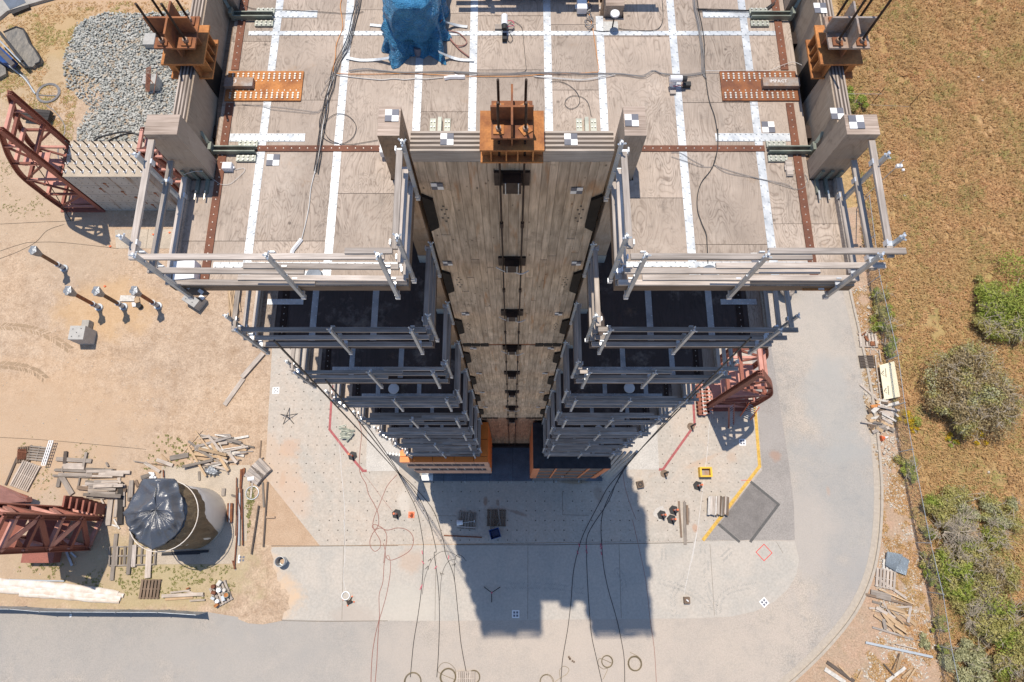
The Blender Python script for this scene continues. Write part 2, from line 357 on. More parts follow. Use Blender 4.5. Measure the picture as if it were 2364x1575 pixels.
    # green patches, reddish and ochre ones
def field(k):
    c = k.wco(); b1 = k.noise(c, .11, 8, .7, .8); b2 = k.noise(c, .55, 8, .75, .5); f = k.noise(c, 4, 7, .8)
    base = k.mix(k.ramp(b1, [(.38, 0.0), (.62, 1.0)]), (.50, .305, .145), (.47, .325, .145))
    base = k.mix(k.ramp(b2, [(.48, 0.0), (.68, .7)]), base, (.60, .385, .23))
    base = k.mix(k.ramp(b2, [(.33, .6), (.48, 0.0)]), base, (.43, .27, .12))
    base = k.mix(1.0, base, k.ramp(f, [(.3, .45), (.62, 1.15)]), 'MULTIPLY')
    nz = k.noise(c, .7, 6, .65)
    for cc, x, y, r, col, am, asp, rot in [
        (X, 1400, 350, 3.2, (.33, .32, .10), .6, 1.2, .5), (X, 850, 750, 3.0, (.32, .31, .10), .6, .7, .1), (X, 950, 550, 3.4, (.38, .30, .12), .5, 1.2, 0),
        (X, 1100, 1330, 3.2, (.23, .19, .06), .6, 1.4, 0), (X, 1050, 250, 2.5, (.23, .19, .07), .5, 1.0, 0), (Y, 1100, 420, 3.5, (.19, .19, .06), .7, 1.3, .2),
        (Y, 1100, 850, 4, (.19, .19, .05), .7, 1, .4), (Y, 1050, 1250, 3.4, (.24, .2, .06), .6, 1, 0), (D, 1720, 950, 2.4, (.17, .19, .04), .8, 1, 0),
        (D, 1850, 1350, 2.4, (.22, .2, .07), .5, .8, 0), (D, 2100, 500, 4, (.33, .21, .08), .6, 1, 0), (J, 1950, 500, 2, (.42, .22, .13), .5, 1, 0),
        (X, 1600, 900, 3, (.40, .20, .10), .6, .5, 0)]:
        x, y = STW(cc, x, y); base = k.stain(base, c, x, y, r, col, am, asp, rot, nz)
    k.set('Base Color', base); k.set('Roughness', .95); k.bump(f, .8, .12)
def verge(k):
    c = k.wco(); b = k.noise(c, .9, 6, .7); f = k.noise(c, 9, 5, .75)
    base = k.mix(k.ramp(b, [(.35, 0.0), (.68, 1.0)]), (.52, .345, .24), (.43, .32, .225))
    base = k.mix(k.ramp(k.noise(c, 2.3, 5, .7), [(.56, 0.0), (.70, .7)]), base, (.60, .46, .35))
    base = k.mix(k.ramp(k.noise(c, 1.7, 5, .7), [(.54, 0.0), (.72, .6)]), base, (.30, .225, .12))
    base = k.mix(1.0, base, k.ramp(f, [(.3, .6), (.62, 1.05)]), 'MULTIPLY')
    k.set('Base Color', base); k.set('Roughness', .95); k.bump(f, .7, .06)
def asphalt(k):
    c = k.wco(); b = k.noise(c, .17, 6, .65, .6); f = k.noise(c, 13, 2, .9); m = k.noise(c, 1.2, 6, .7)
    base = k.mix(k.ramp(b, [(.40, 0.0), (.60, 1.0)]), (.37, .335, .30), (.46, .40, .34))
    base = k.mix(k.ramp(m, [(.50, 0.0), (.66, .7)]), base, (.48, .41, .355))
    base = k.mix(k.ramp(m, [(.32, .6), (.46, 0.0)]), base, (.28, .265, .25))
    base = k.mix(1.0, base, k.ramp(f, [(.38, .74), (.60, 1.08)]), 'MULTIPLY')
    base = k.mix(k.ramp(k.noise(c, 3.2, 7, .85), [(.62, 0.0), (.74, .3)]), base, (.27, .245, .22)); base = k.mix(k.ramp(k.noise(c, 1.1, 8, .8, 1.5), [(.50, 0.0), (.72, .45)]), base, (.53, .455, .385))
    nz = k.noise(c, .5, 5)
    for cc, x, y, r, col, am, asp, rot in [
        (W, 1400, 250, 6, (.31, .31, .305), .6, .8, -.3), (X, 150, 500, 5, (.42, .38, .335), .6, .6, 0), (X, 250, 1100, 4, (.35, .345, .33), .6, .6, 0),
        (O, 500, 1490, 6, (.31, .295, .28), .6, 3.0, 0), (T, 600, 1450, 5, (.36, .335, .31), .6, 2.2, 0), (W, 1500, 900, 4, (.34, .32, .305), .5, .6, -.3),
        (W, 1150, 420, 4, (.47, .405, .35), .4, .6, -.2), (W, 1360, 110, .5, (.42, .29, .22), .45, .4, 0), (W, 200, 1300, 5, (.46, .395, .34), .5, 2, 0), (U, 600, 1300, 5, (.48, .41, .35), .5, 2, 0)]:
        x, y = STW(cc, x, y); base = k.stain(base, c, x, y, r, col, am, asp, rot, nz)
    k.set('Base Color', base); k.set('Roughness', .92); k.bump(f, .5, .02)
def slabm(k):
    c = k.wco(); b = k.noise(c, .35, 7, .65, .5); f = k.noise(c, 7, 4, .7); m = k.noise(c, 2.2, 7, .75)
    base = k.mix(k.ramp(b, [(.38, 0.0), (.62, 1.0)]), (.49, .415, .345), (.425, .385, .335))
    base = k.mix(k.ramp(m, [(.50, 0.0), (.66, .7)]), base, (.53, .475, .415))
    base = k.mix(k.ramp(m, [(.28, .5), (.44, 0.0)]), base, (.38, .33, .29))
    base = k.mix(k.ramp(k.noise(c, .9, 6, .75), [(.62, 0.0), (.74, .4)]), base, (.54, .38, .26))
    base = k.mix(1.0, base, k.ramp(f, [(.3, .84), (.6, 1.04)]), 'MULTIPLY')
    base = k.mix(k.ramp(k.noise(c, 4.5, 7, .85), [(.64, 0.0), (.70, .5)]), base, (.25, .215, .19))
    nz = k.noise(c, 1.3, 6, .7)
    for cc, x, y, r, col, am, asp, rot in [
        (S, 310, 620, .8, (.52, .33, .22), .55, 1, 0), (S, 200, 780, 1.5, (.52, .37, .26), .5, 2.2, -.9), (S, 350, 1010, 1.2, (.53, .38, .28), .45, 1.6, -1), (S, 260, 880, .6, (.48, .32, .22), .5, .4, 0),
        (AA, 1180, 580, .35, (.22, .10, .05), .55, .5, 0), (AA, 1320, 590, .3, (.22, .11, .06), .5, .5, .2), (AA, 1540, 705, .14, (.22, .12, .08), .5, 5, -.3),
        (AA, 2180, 350, .2, (.30, .19, .09), .6, 6, 0), (N, 1090, 1330, .6, (.28, .20, .15), .4, .6, 0), (V, 390, 835, .4, (.46, .33, .24), .5, 1, 0),
        (V, 190, 855, .2, (.48, .35, .26), .5, 8, .4), (W, 345, 395, .3, (.45, .27, .18), .7, .7, 0), (AA, 260, 580, .9, (.56, .51, .45), .6, .5, .2), (AA, 500, 600, .9, (.50, .46, .41), .5, .5, 0),
        (AA, 520, 200, 1.4, (.30, .27, .24), .3, 2, 0)]:
        x, y = STW(cc, x, y); base = k.stain(base, c, x, y, r, col, am, asp, rot, nz)
    k.set('Base Color', base); k.set('Roughness', .85); k.bump(f, .15, .01)
def slab2m(k):
    c = k.wco(); b = k.noise(c, .45, 7, .65, .5); f = k.noise(c, 7, 4, .7); m = k.noise(c, 2.0, 7, .75)
    base = k.mix(k.ramp(b, [(.38, 0.0), (.62, 1.0)]), (.42, .39, .35), (.48, .43, .375))
    base = k.mix(k.ramp(m, [(.52, 0.0), (.74, .5)]), base, (.54, .495, .44))
    base = k.mix(k.ramp(m, [(.28, .35), (.42, 0.0)]), base, (.38, .37, .35))
    base = k.mix(1.0, base, k.ramp(f, [(.3, .86), (.6, 1.04)]), 'MULTIPLY')
    base = k.mix(k.ramp(k.noise(c, 4.0, 7, .85), [(.64, 0.0), (.70, .45)]), base, (.27, .25, .23))
    nz = k.noise(c, .9, 6, .7)
    for cc, x, y, r, col, am, asp, rot in [
        (T, 90, 650, 2.6, (.53, .385, .265), 1.0, .55, 0), (T, 90, 300, 1.5, (.53, .385, .265), 1.0, .7, 0), (T, 200, 450, 1.1, (.58, .425, .29), .9, 1, 0), (T, 230, 750, 1.9, (.58, .42, .285), .9, 1.25, 0), (T, 160, 350, 1.2, (.56, .41, .28), .9, .8, 0), (T, 1620, 400, .9, (.48, .34, .25), .5, 1, 0),
        (T, 1070, 950, .9, (.42, .36, .31), .7, 2, 0), (T, 1600, 830, 1.5, (.50, .46, .40), .6, 1.5, 0), (T, 1700, 180, .5, (.55, .5, .43), .5, 1, 0)]:
        x, y = STW(cc, x, y); base = k.stain(base, c, x, y, r, col, am, asp, rot, nz)
    k.set('Base Color', base); k.set('Roughness', .85); k.bump(f, .15, .01)
def patchm(k):
    c = k.wco(); f = k.noise(c, 12, 3, .8); b = k.noise(c, .6, 6, .7)
    base = k.mix(k.ramp(b, [(.35, 0.0), (.7, 1.0)]), (.295, .27, .25), (.36, .325, .30))
    base = k.mix(1.0, base, k.ramp(f, [(.35, .8), (.6, 1.05)]), 'MULTIPLY')
    nz = k.noise(c, 1, 5)
    for cc, x, y, r, col, am in [(V, 690, 820, .45, (.36, .21, .14), .55), (V, 620, 640, 1.6, (.36, .33, .31), .5)]:
        x, y = STW(cc, x, y); base = k.stain(base, c, x, y, r, col, am, 1, 0, nz)
    k.set('Base Color', base); k.set('Roughness', .9); k.bump(f, .4, .01)
def kerbm(k):
    c = k.wco(); f = k.noise(c, 5, 5, .7)
    k.set('Base Color', k.mix(k.ramp(f, [(.3, 0.0), (.7, 1.0)]), (.47, .41, .34), (.36, .31, .26))); k.set('Roughness', .9); k.bump(f, .2, .02)
MT['dirt'] = gmat('sandy_ground', dirt); MT['field'] = gmat('dry_field', field); MT['verge'] = gmat('reddish_verge', verge)
MT['asph'] = gmat('worn_asphalt', asphalt); MT['slab'] = gmat('concrete_apron', slabm); MT['slab2'] = gmat('concrete_strip', slab2m)
MT['patch'] = gmat('dark_asphalt', patchm); MT['kerb'] = gmat('kerb_concrete', kerbm)
MT['patchd'] = simple('repair_asphalt', (.25, .228, .215), .9, 0, .1, 1.5, fine=12)
MT['asphd'] = simple('asphalt_seam', (.14, .135, .13), .9, 0, .1, 6, fine=20)
MT['sandt'] = simple('packed_sand', (.54, .385, .265), .95, 0, .08, 1.5, col2=(.48, .33, .22), fine=14)
MT['lip'] = simple('pad_concrete', (.58, .49, .39), .9, 0, .1, .8, fine=14)
MT['padl'] = simple('painted_pad', (.60, .56, .51), .7, 0, .06, 1, fine=14)
MT['redp'] = simple('red_line_paint', (.42, .12, .12), .8, 0, .15, 6)
MT['redb'] = simple('bright_red_paint', (.75, .08, .07), .8, 0, .15, 6)
MT['yelp'] = simple('worn_yellow_paint', (.78, .48, .10), .8, 0, .15, 3, fine=9)
MT['crack'] = simple('joint_line', (.20, .165, .13), .9, 0, .1, 6)

g = MB(); g.sheet([(-260, -160), (30, -160), (30, 420), (-260, 420)], 0); g.build('ground', 'dirt', kind='structure')
g = MB(); g.sheet([(30, -160), (320, -160), (320, 420), (30, 420)], 0); g.build('field_far', 'field', kind='structure')
KERB = [at(FV, x, y) for x, y in [(1908, 420), (1930, 560), (1950, 668), (1972, 765), (1993, 865), (2008, 960), (2019, 1060), (2023, 1150), (2017, 1245), (2000, 1325), (1966, 1400), (1915, 1468), (1850, 1535), (1770, 1605), (1670, 1690), (1540, 1800)]]
KERB = smooth_path(KERB, 6); KERB = [Vector((p.x, p.y, 0)) for p in KERB]
FENCE = [at(X, 500, 186), at(X, 630, 765), at(X, 675, 1110), at(X, 730, 1450), at(Y, 755, 605), at(Y, 835, 945), at(Y, 890, 1310), at(Y, 960, 1650)]
FENCE = [P(2003-22, 656-180), P(2003-11, 656-90)]+FENCE
MT['kerbpts'] = None
kp = [(p.x, p.y) for p in KERB]
g = MB(); g.sheet(kp+[(30, -160), (30.5, -160), (30.5, 60), (kp[0][0], 60)], .003)
g.build('field', 'field', kind='structure')
fp_ = [(p.x, p.y) for p in FENCE]
g = MB(); g.sheet([(x+.3, y) for x, y in fp_]+[(fp_[-1][0], -32)]+[q for q in reversed(kp) if q[1] < fp_[0][1]], .007); g.build('verge', 'verge', kind='structure')
# road: bottom and right, inside the kerb
road = [tuple(at(FV, -900, 1420)[:2]), tuple(at(O, 0, 1415)[:2]), tuple(at(O, 1500, 1452)[:2]), tuple(at(FV, 590, 1425)[:2]), tuple(at(FV, 600, 1260)[:2]), tuple(at(FV, 1700, 1240)[:2]), tuple(at(FV, 1700, 420)[:2])]
g = MB(); g.sheet(road+kp+[(kp[-1][0], -160), (-70, -160)], .011); g.build('road', 'asph', kind='structure')
def offset(path, d):
    out = []
    for i, p in enumerate(path):
        a = path[max(i-1, 0)]; b = path[min(i+1, len(path)-1)]; t = (b-a).normalized(); out.append(p+Vector((-t.y, t.x, 0))*d)
    return out
def ribbon(name, path, d0, d1, z0, z1, mat):
    a = offset(path, d0); b = offset(path, d1); m = MB(); n = len(a)
    vs = [(p.x, p.y, z) for z in (z0, z1) for q in (a, b) for p in q]; m.v = vs
    for i in range(n-1):
        m.f += [(2*n+i, 2*n+i+1, 3*n+i+1, 3*n+i), (i, 2*n+i, 2*n+i+1, i+1)[::-1], (n+i, n+i+1, 3*n+i+1, 3*n+i)[::-1]]
    return m.build(name, mat, kind='structure')
ribbon('gutter', KERB, -.02, -.42, .0, .02, 'kerb')
ribbon('kerb', KERB, .14, -.02, 0, .13, 'kerb')
# concrete apron (strong floor) and the strip in front of it
apron = P2(FV, [(640, 600), (625, 806), (612, 1040), (604, 1090), (735, 1254), (1615, 1242), (1749, 1079), (1740, 933), (1720, 600)])
g = MB(); g.sheet(apron, .015); ob_apron = g.build('concrete_apron', 'slab', kind='structure')
g = MB(); g.sheet(P2(FV, [(604, 1050), (604, 1256), (738, 1256)])+P2(FV, [(606, 1095)]), .013); g.build('sandy_corner', 'sandt', kind='structure')
arc = [(1826, 1244), (1836, 1285), (1830, 1320), (1812, 1352), (1780, 1382), (1735, 1405), (1680, 1417), (1600, 1421)]
strip = P2(FV, [(585, 1258), (582, 1422), (760, 1426), (1000, 1427)]+arc[::-1]+[(1700, 1243)])
g = MB(); g.sheet(strip, .019); g.build('concrete_strip', 'slab2', kind='structure')
g = MB(); g.sheet(P2(T, [(-20, 200), (150, 225), (235, 240), (285, 256), (270, 300), (300, 380), (290, 450), (330, 520), (335, 590), (372, 610), (365, 680), (410, 660), (455, 730), (440, 800), (458, 860), (400, 890), (380, 975), (200, 1010), (60, 1000), (-40, 960)]), .0245); g.build('sand_drift', 'dirt', kind='structure')
g = MB(); g.sheet(P2(V, [(522, 1010), (705, 1160), (520, 1405), (450, 1410), (305, 1295)]), .0235); g.build('repair_patch', 'patchd', kind='structure')
g = MB(); g.sheet(P2(FV, [(1741, 930), (1752, 1080), (1618, 1241), (1826, 1241), (1824, 1160), (1812, 1060), (1796, 960), (1772, 800), (1740, 600), (1700, 600)]), .020)
g.build('dark_asphalt_patch', 'patch', kind='structure')
def stripe(name, c, pts, w_, z, mat, closed=False):
    m = MB(); ps = [at(c, x, y) for x, y in pts]
    if closed: ps.append(ps[0])
    for a, b in zip(ps, ps[1:]):
        d = (b-a).normalized(); s_ = Vector((-d.y, d.x, 0))*w_/2; a2 = a-d*w_*.3; b2 = b+d*w_*.3
        m.sheet([(a2+s_)[:2], (b2+s_)[:2], (b2-s_)[:2], (a2-s_)[:2]], z)
        z += .0008
    return m.build(name, mat, kind='structure')
stripe('yellow_line', V, [(535, 300), (552, 500), (583, 895), (192, 1405)], .21, .024, 'yelp')
stripe('asphalt_seam', V, [(525, 1005), (715, 1160), (520, 1418)], .17, .024, 'asphd')
stripe('asphalt_seam_left', V, [(300, 1300), (440, 1418)], .17, .024, 'asphd')
stripe('red_line_left', S, [(668, 110), (645, 470), (800, 670), (920, 810), (945, 810)], .16, .022, 'redp')
stripe('red_line_right', N, [(2110, 130), (2135, 570), (1790, 1055), (1752, 1055)], .16, .022, 'redp')
stripe('red_diamond', W, [(870, 517), (931, 583), (870, 643), (809, 577)], .045, .026, 'redb', True)
stripe('red_dash', V, [(455, 992), (525, 992)], .03, .026, 'redb')
stripe('joint_line_front', T, [(280, 252), (770, 254), (1500, 250)], .04, .022, 'crack')
stripe('joint_line_front_right', U, [(0, 243), (900, 243), (1600, 232), (2300, 220)], .045, .022, 'crack')
stripe('joint_line_lower', T, [(100, 968), (800, 982), (1400, 975)], .03, .022, 'crack')
for nm, c, pts in [('joint_line_a', T, [(985, 0), (985, 250)]), ('joint_line_b', T, [(975, 260), (960, 965)]), ('joint_line_c', T, [(1868, 260), (1858, 965)]),
                   ('joint_line_d', U, [(706, 250), (704, 960)]), ('joint_line_e', U, [(1584, 240), (1607, 950)]), ('joint_line_f', W, [(458, 515), (478, 820), (492, 1060)]),
                   ('joint_line_g', AA, [(2050, 470), (2055, 730), (2350, 735)]), ('crack_short', W, [(965, 500), (1015, 585)]), ('joint_line_h', AA, [(590, 740), (850, 742)])]:
    stripe(nm, c, pts, .022, .0225, 'crack')
# hole grid of the strong floor (0.61 m apart), each a recessed plug
m = MB(); x0, y0 = at(AA, 1013, 360)[:2]
def inpoly(x, y, poly):
    r = False; n = len(poly)
    for i in range(n):
        x1, y1 = poly[i]; x2, y2 = poly[(i+1) % n]
        if (y1 > y) != (y2 > y) and x < (x2-x1)*(y-y1)/(y2-y1)+x1: r = not r
    return r
for i in range(-26, 30):
    for j in range(-8, 24):
        x = x0+i*.61; y = y0+j*.61
        if inpoly(x, y, apron) and inpoly(x+.3, y, apron) and inpoly(x-.3, y, apron) and y > -3.45 and not (abs(x) < 5.8 and y > 3.2) and not (5.6 < abs(x) < 9.3 and y > 3.2) and rnd.random() < .88:
            r = rnd.choice((.042, .035, .03, .024)); m.sheet([(x+r*math.cos(t*math.pi/4), y+r*math.sin(t*math.pi/4)) for t in range(8)], .023)
m.build('floor_hole', 'dhole', ob_apron if False else None, kind='stuff', label='rows of small dark bolt holes in the concrete apron', cat='floor holes')
# pale pads left and right of the tower foot
g = MB(); g.sheet(P2(S, [(958, 300), (945, 812), (1218, 812), (1250, 300)]), .024); g.build('pale_pad_left', 'padl', kind='structure')
g = MB(); g.sheet(P2(N, [(1560, 300), (1385, 1056), (1748, 1056), (1715, 300)]), .024); g.build('pale_pad_right', 'padl', kind='structure')
g = MB(); g.sheet(P2(O, [(1172, 398), (1812, 388), (1780, 1102), (1128, 1108), (1150, 700)]), .015); g.build('tank_pad', 'lip', kind='structure')
g = MB(); g.sheet(P2(R, [(1040, 1295), (1700, 1290), (1700, 1465), (1050, 1465)]), .016); g.build('wall_footing_pad', 'lip', kind='structure')
stripe('joint_line_i', R, [(1345, 1290), (1322, 1460)], .03, .020, 'crack')
# upper left corner: ramp edge with grey panel
g = MB(); g.prism(P2(A, [(-300, 400), (-300, -300), (900, -300), (560, -20), (280, 60), (85, 120), (0, 190)]), 0, .25); ob = g.build('yard_slab', 'conc', kind='structure')
g = MB(); g.prism(P2(A, [(20, -10), (90, 88), (235, 25), (170, -90)], .25), .25, .27); g.build('grey_cover_plate', 'plat', ob)
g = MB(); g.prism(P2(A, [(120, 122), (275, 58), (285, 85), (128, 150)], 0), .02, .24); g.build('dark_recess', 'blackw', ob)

# tyre prints on the concrete strip and in the sand: thin prints of their own shape
def tread(c, pts, n, wd, mat, z, ang=.7, ln=.20, th=.035):
    m = MB(); path = smooth_path([at(c, x, y) for x, y in pts], 8)
    L_ = [0]
    for a, b in zip(path, path[1:]): L_.append(L_[-1]+(b-a).length)
    for i in range(n):
        s_ = L_[-1]*i/n; j = max(k_ for k_ in range(len(L_)) if L_[k_] <= s_); j = min(j, len(path)-2)
        t = (s_-L_[j])/max(L_[j+1]-L_[j], 1e-6); p = path[j].lerp(path[j+1], t); d = (path[j+1]-path[j]).normalized(); sd = Vector((-d.y, d.x, 0))
        for sg in (-1, 1):
            if rnd.random() < .3: continue
            e = (d*math.cos(ang)+sd*sg*math.sin(ang)); q = p+sd*sg*wd*.27; u = Vector((-e.y, e.x, 0))*th/2; e = e*ln/2*rnd.uniform(.75, 1.1)
            m.sheet([(q-e-u)[:2], (q+e-u)[:2], (q+e+u)[:2], (q-e+u)[:2]], z)
    return m
MT['tread'] = simple('tyre_print_dust', (.43, .41, .38), .9, 0, .08, 3, fine=12)
MT['treads'] = simple('pressed_sand', (.44, .31, .20), .95, 0, .12, 3, fine=12)
for i, (c, pts, n, wd) in enumerate([(W, [(108, 545), (105, 650)], 9, .45), (W, [(400, 520), (405, 590)], 7, .5), (W, [(80, 800), (240, 850), (390, 940), (480, 1050)], 30, .5),
        (W, [(190, 1060), (180, 900), (280, 760)], 18, .45), (W, [(520, 1050), (540, 930), (640, 860), (820, 830)], 26, .5), (U, [(500, 640), (900, 640), (1250, 690)], 36, .5),
        (U, [(1560, 480), (1620, 560), (1640, 700)], 14, .5), (W, [(430, 650), (440, 850), (500, 1000)], 24, .45), (W, [(620, 560), (540, 640)], 10, .5)]):
    tag(tread(c, pts, n, wd, None, .0235).build('tyre_print', 'tread'), kind='structure')
for i, (pts, n) in enumerate([([(0, 1105), (200, 1120), (400, 1180), (600, 1310)], 60), ([(0, 1430), (180, 1450), (300, 1490), (390, 1560)], 45)]):
    tag(tread(Q, pts, n, .55, None, .004, .8, .35, .06).build('tyre_print_sand', 'treads'), kind='structure')
# ================================================================ THE TIMBER TOWER
ZR = 34.15; ST = 3.353; YC = 7.35
tw = thing('timber_tower', (0, YC, 0), 'tall weathered timber test tower with railed decks, seen from above', 'tower')
def fs(m): return m   # readability only
HALF = [(-5.3, 3.63), (-1.6, 3.63), (-1.6, 5.45), (-1.6, 5.90)]
def footprint():
    L_ = [(-5.3, 3.63), (-1.6, 3.63), (-1.6, 5.47), (-1.97, 5.47), (-1.97, 5.99), (-1.56, 5.99), (-1.56, 5.9), (0, 5.9)]
    R_ = [(-x, y) for x, y in reversed(L_[:-1])]
    F_ = L_+R_+[(5.3, 5.48), (4.84, 5.48), (4.84, 5.85), (4.9, 5.85)]
    Bk = [(x, 2*YC-y) for x, y in reversed(F_)]
    left = [(-4.9, 2*YC-5.85), (-4.84, 2*YC-5.85), (-4.84, 2*YC-5.48), (-5.3, 2*YC-5.48)]
    Fr = [(-5.3, 5.48), (-4.84, 5.48), (-4.84, 5.85), (-4.9, 5.85)]
    pts = F_+[(x, 2*YC-y) for x, y in reversed(F_)]+Fr[::-1]
    return pts
FPT = footprint()
# roof deck slab and its plywood sheets
m = MB(); m.prism(FPT, ZR-.2, ZR-.014); roof = m.build('roof_deck', 'brownw', tw, label='sunlit uppermost deck of plywood sheets and steel straps')
XJ = [-5.3, -4.13, -2.88, -1.6, -.67, .62, 1.55, 2.82, 4.09, 5.3]
seams = [[4.39, 6.9, 8.2], [4.39, 7.0, 9.4], [5.23, 8.88], [6.77, 8.8], [5.0, 7.61, 8.75], [7.2, 8.56], [5.15, 8.3], [4.33, 6.95, 9.4], [4.69, 7.4, 9.7]]
REG = [(-5.3, -1.6, 3.63, 5.468), (1.6, 5.3, 3.63, 5.468), (-4.838, -1.975, 5.468, 5.995), (1.975, 4.838, 5.468, 5.995), (-4.9, 4.9, 5.995, 8.70), (-4.838, -1.975, 8.70, 9.23), (1.975, 4.838, 8.70, 9.23), (-1.56, 1.56, 8.70, 9.2),
       (-5.3, -1.6, 9.23, 11.07), (1.6, 5.3, 9.23, 11.07), (-1.55, 1.55, 5.905, 5.995)]
for ci in range(len(XJ)-1):
    ys = [3.63]+seams[ci]+[11.07]
    for y0, y1 in zip(ys, ys[1:]):
        m = MB()
        for rx0, rx1, ry0, ry1 in REG:
            a, b, c_, d = max(XJ[ci]+.002, rx0), min(XJ[ci+1]-.002, rx1), max(y0+.004, ry0), min(y1-.004, ry1)
            if b-a > .02 and d-c_ > .02: m.box(a, b, c_, d, ZR-.013, ZR+rnd.uniform(-.002, .0015))
        if m.v: m.build('plywood_sheet', 'ply', roof)
# sub-parts stop at three levels, so screws of roof straps are joined into one part of the deck
SCQ = MB(); SCW = MB()
def strap2(x0, x1, y0, y1, z, mat='galv', name='steel_strap', h=.003, sp=.19, two=True, r=.016, par=None, q=None):
    m = MB(); m.box(x0, x1, y0, y1, z-.006, z+h); s_ = m.build(name, mat, par or roof)
    q = q if q is not None else SCQ; lx, ly = x1-x0, y1-y0; along_y = ly > lx; n = max(2, int(max(lx, ly)/sp))
    for i in range(n):
        for sgn in ((-.36, .36) if two else (0,)):
            t2 = (i+(.25 if sgn < 0 else .75 if sgn > 0 else .5))/n
            if along_y: x, y = (x0+x1)/2+sgn*lx, y0+ly*t2
            else: x, y = x0+lx*t2, (y0+y1)/2+sgn*ly
            q.tube([(x, y, z+h-.001), (x, y, z+h+.009)], [r, r*.6], 6)
    return s_
SW = .13
def ystraps(z, y0, y1, xs, par, q, wd=SW):
    for x in xs: strap2(x-wd/2, x+wd/2, y0, y1, z+.002, par=par, q=q)
strap_y = [(-4.14, 3.80, 9.2), (-2.88, 3.72, 9.2), (-1.6, 6.0, 9.2), (-.67, 6.0, 9.2), (.62, 6.0, 9.2), (1.545, 6.0, 8.75), (2.82, 3.72, 9.2), (4.09, 3.75, 9.2)]
for x, y0, y1 in strap_y:
    ya = y0
    for yb in ([6.9, y1] if abs(x) > 3.5 else [y1]):
        strap2(x-SW/2, x+SW/2, ya, yb-.01, ZR+.002); ya = yb
strap2(-4.62, 4.62, 8.325, 8.415, ZR+.006, sp=.14)
for x0, x1, yc in [(-4.70, -3.45, 8.78), (-4.69, -3.44, 6.265), (3.38, 4.60, 8.78), (3.38, 4.62, 6.27)]: strap2(x0, x1, yc-.075, yc+.075, ZR+.007, sp=.085)
strap2(-4.66, -1.72, 3.935, 4.025, ZR+.006, sp=.14); strap2(1.72, 4.62, 3.945, 4.035, ZR+.006, sp=.14)
# rust strips
def rs(x0, x1, y0, y1, z=ZR+.010, sp=.13): return strap2(x0, x1, y0, y1, z, 'rustb', 'rusty_strip', .008, sp, False, .014, q=SCW)
rs(-4.23, -2.12, 6.0, 6.11); rs(2.12, 4.17, 6.0, 6.11)
for s_ in (-1, 1):
    xc = -4.765 if s_ < 0 else 4.69
    rs(xc-.065, xc+.065, 3.70, 6.93); rs(xc-.065, xc+.065, 7.60, 9.25)
    x0, x1 = (-4.86, -3.57) if s_ < 0 else (3.56, 4.86)
    m = MB(); m.box(x0, x1, 6.97, 7.56, ZR+.004, ZR+.03); pl = m.build('rusty_plate', 'rust' if s_ > 0 else 'rusto', roof)
    q = MB()
    for gx in range(2):
        for ix in range(7 if gx == 0 else 7):
            for row in range(3):
                for yy in (7.54-.045-row*.045, 6.99+.03+row*.045):
                    x = (x0 if s_ > 0 else -x1)+.05+ix*.088+gx*.62; x = x if s_ > 0 else -x
                    if abs(x) > 4.84: continue
                    q.tube([(x, yy, ZR+.028), (x, yy, ZR+.048)], .018, 6)
    for ix in range(12):
        for yy in (7.36, 7.17):
            q.tube([((x0+.1+ix*.1), yy, ZR+.028), ((x0+.1+ix*.1), yy, ZR+.038)], .011, 6)
    tag(q.build('bolt_head', 'bolt', roof), kind='stuff')
tag(SCQ.build('strap_screw', 'post', roof), kind='stuff'); tag(SCW.build('strip_screw', 'screw', roof), kind='stuff')  # strap screws in mid grey, their small shadows put into the colour
# knee brackets (channels) from deck plates to the columns
def knee(s_, yc, zc=ZR):
    m = MB(); xa, xb = s_*4.93, s_*4.2
    for dy in (-.045, .045): m.box(min(xa, xb), max(xa, xb), yc+dy-.010, yc+dy+.010, zc+.02, zc+.12)
    m.box(*sorted((xa, xa-s_*.05)), yc-.07, yc+.07, zc+.02, zc+.20)
    m.beam((xa, yc+.05, zc+.2), (xa+s_*.07, yc+.16, zc+.34), .05, .03); kb = m.build('knee_bracket', 'green', roof)
    m = MB()
    for dy in (-.135, .135): m.box(min(s_*4.2, s_*4.52), max(s_*4.2, s_*4.52), yc+dy-.055, yc+dy+.055, zc+.012, zc+.04)
    m.build('base_plate', 'greenp', kb) if False else m.build('bracket_plate', 'greenp', roof)
    m = MB()
    for dy in (-.165, -.105, .105, .165):
        for i in range(4): m.tube([(s_*(4.24+.08*i), yc+dy, zc+.04), (s_*(4.24+.08*i), yc+dy, zc+.062)], .017, 6)
    tag(m.build('bracket_bolt', 'bolt', roof), kind='stuff')
for s_ in (-1, 1):
    knee(s_, 5.99); knee(s_, 8.69)
for xc in (-1.2, 1.24):
    m = MB()
    for dx in (-.12, .12): m.box(xc+dx-.05, xc+dx+.05, 6.2, 6.62, ZR+.003, ZR+.025)
    m.build('hold_down_plate', 'greenp', roof)
    m = MB(); m.box(xc-.03, xc+.03, 6.2, 6.6, ZR+.003, ZR+.10); m.build('hold_down_web', 'greenp', roof)
    m = MB()
    for dx in (-.145, -.095, .095, .145):
        for i in range(4): m.tube([(xc+dx, 6.25+i*.1, ZR+.025), (xc+dx, 6.25+i*.1, ZR+.045)], .014, 6)
    tag(m.build('hold_down_bolt', 'bolt', roof), kind='stuff')

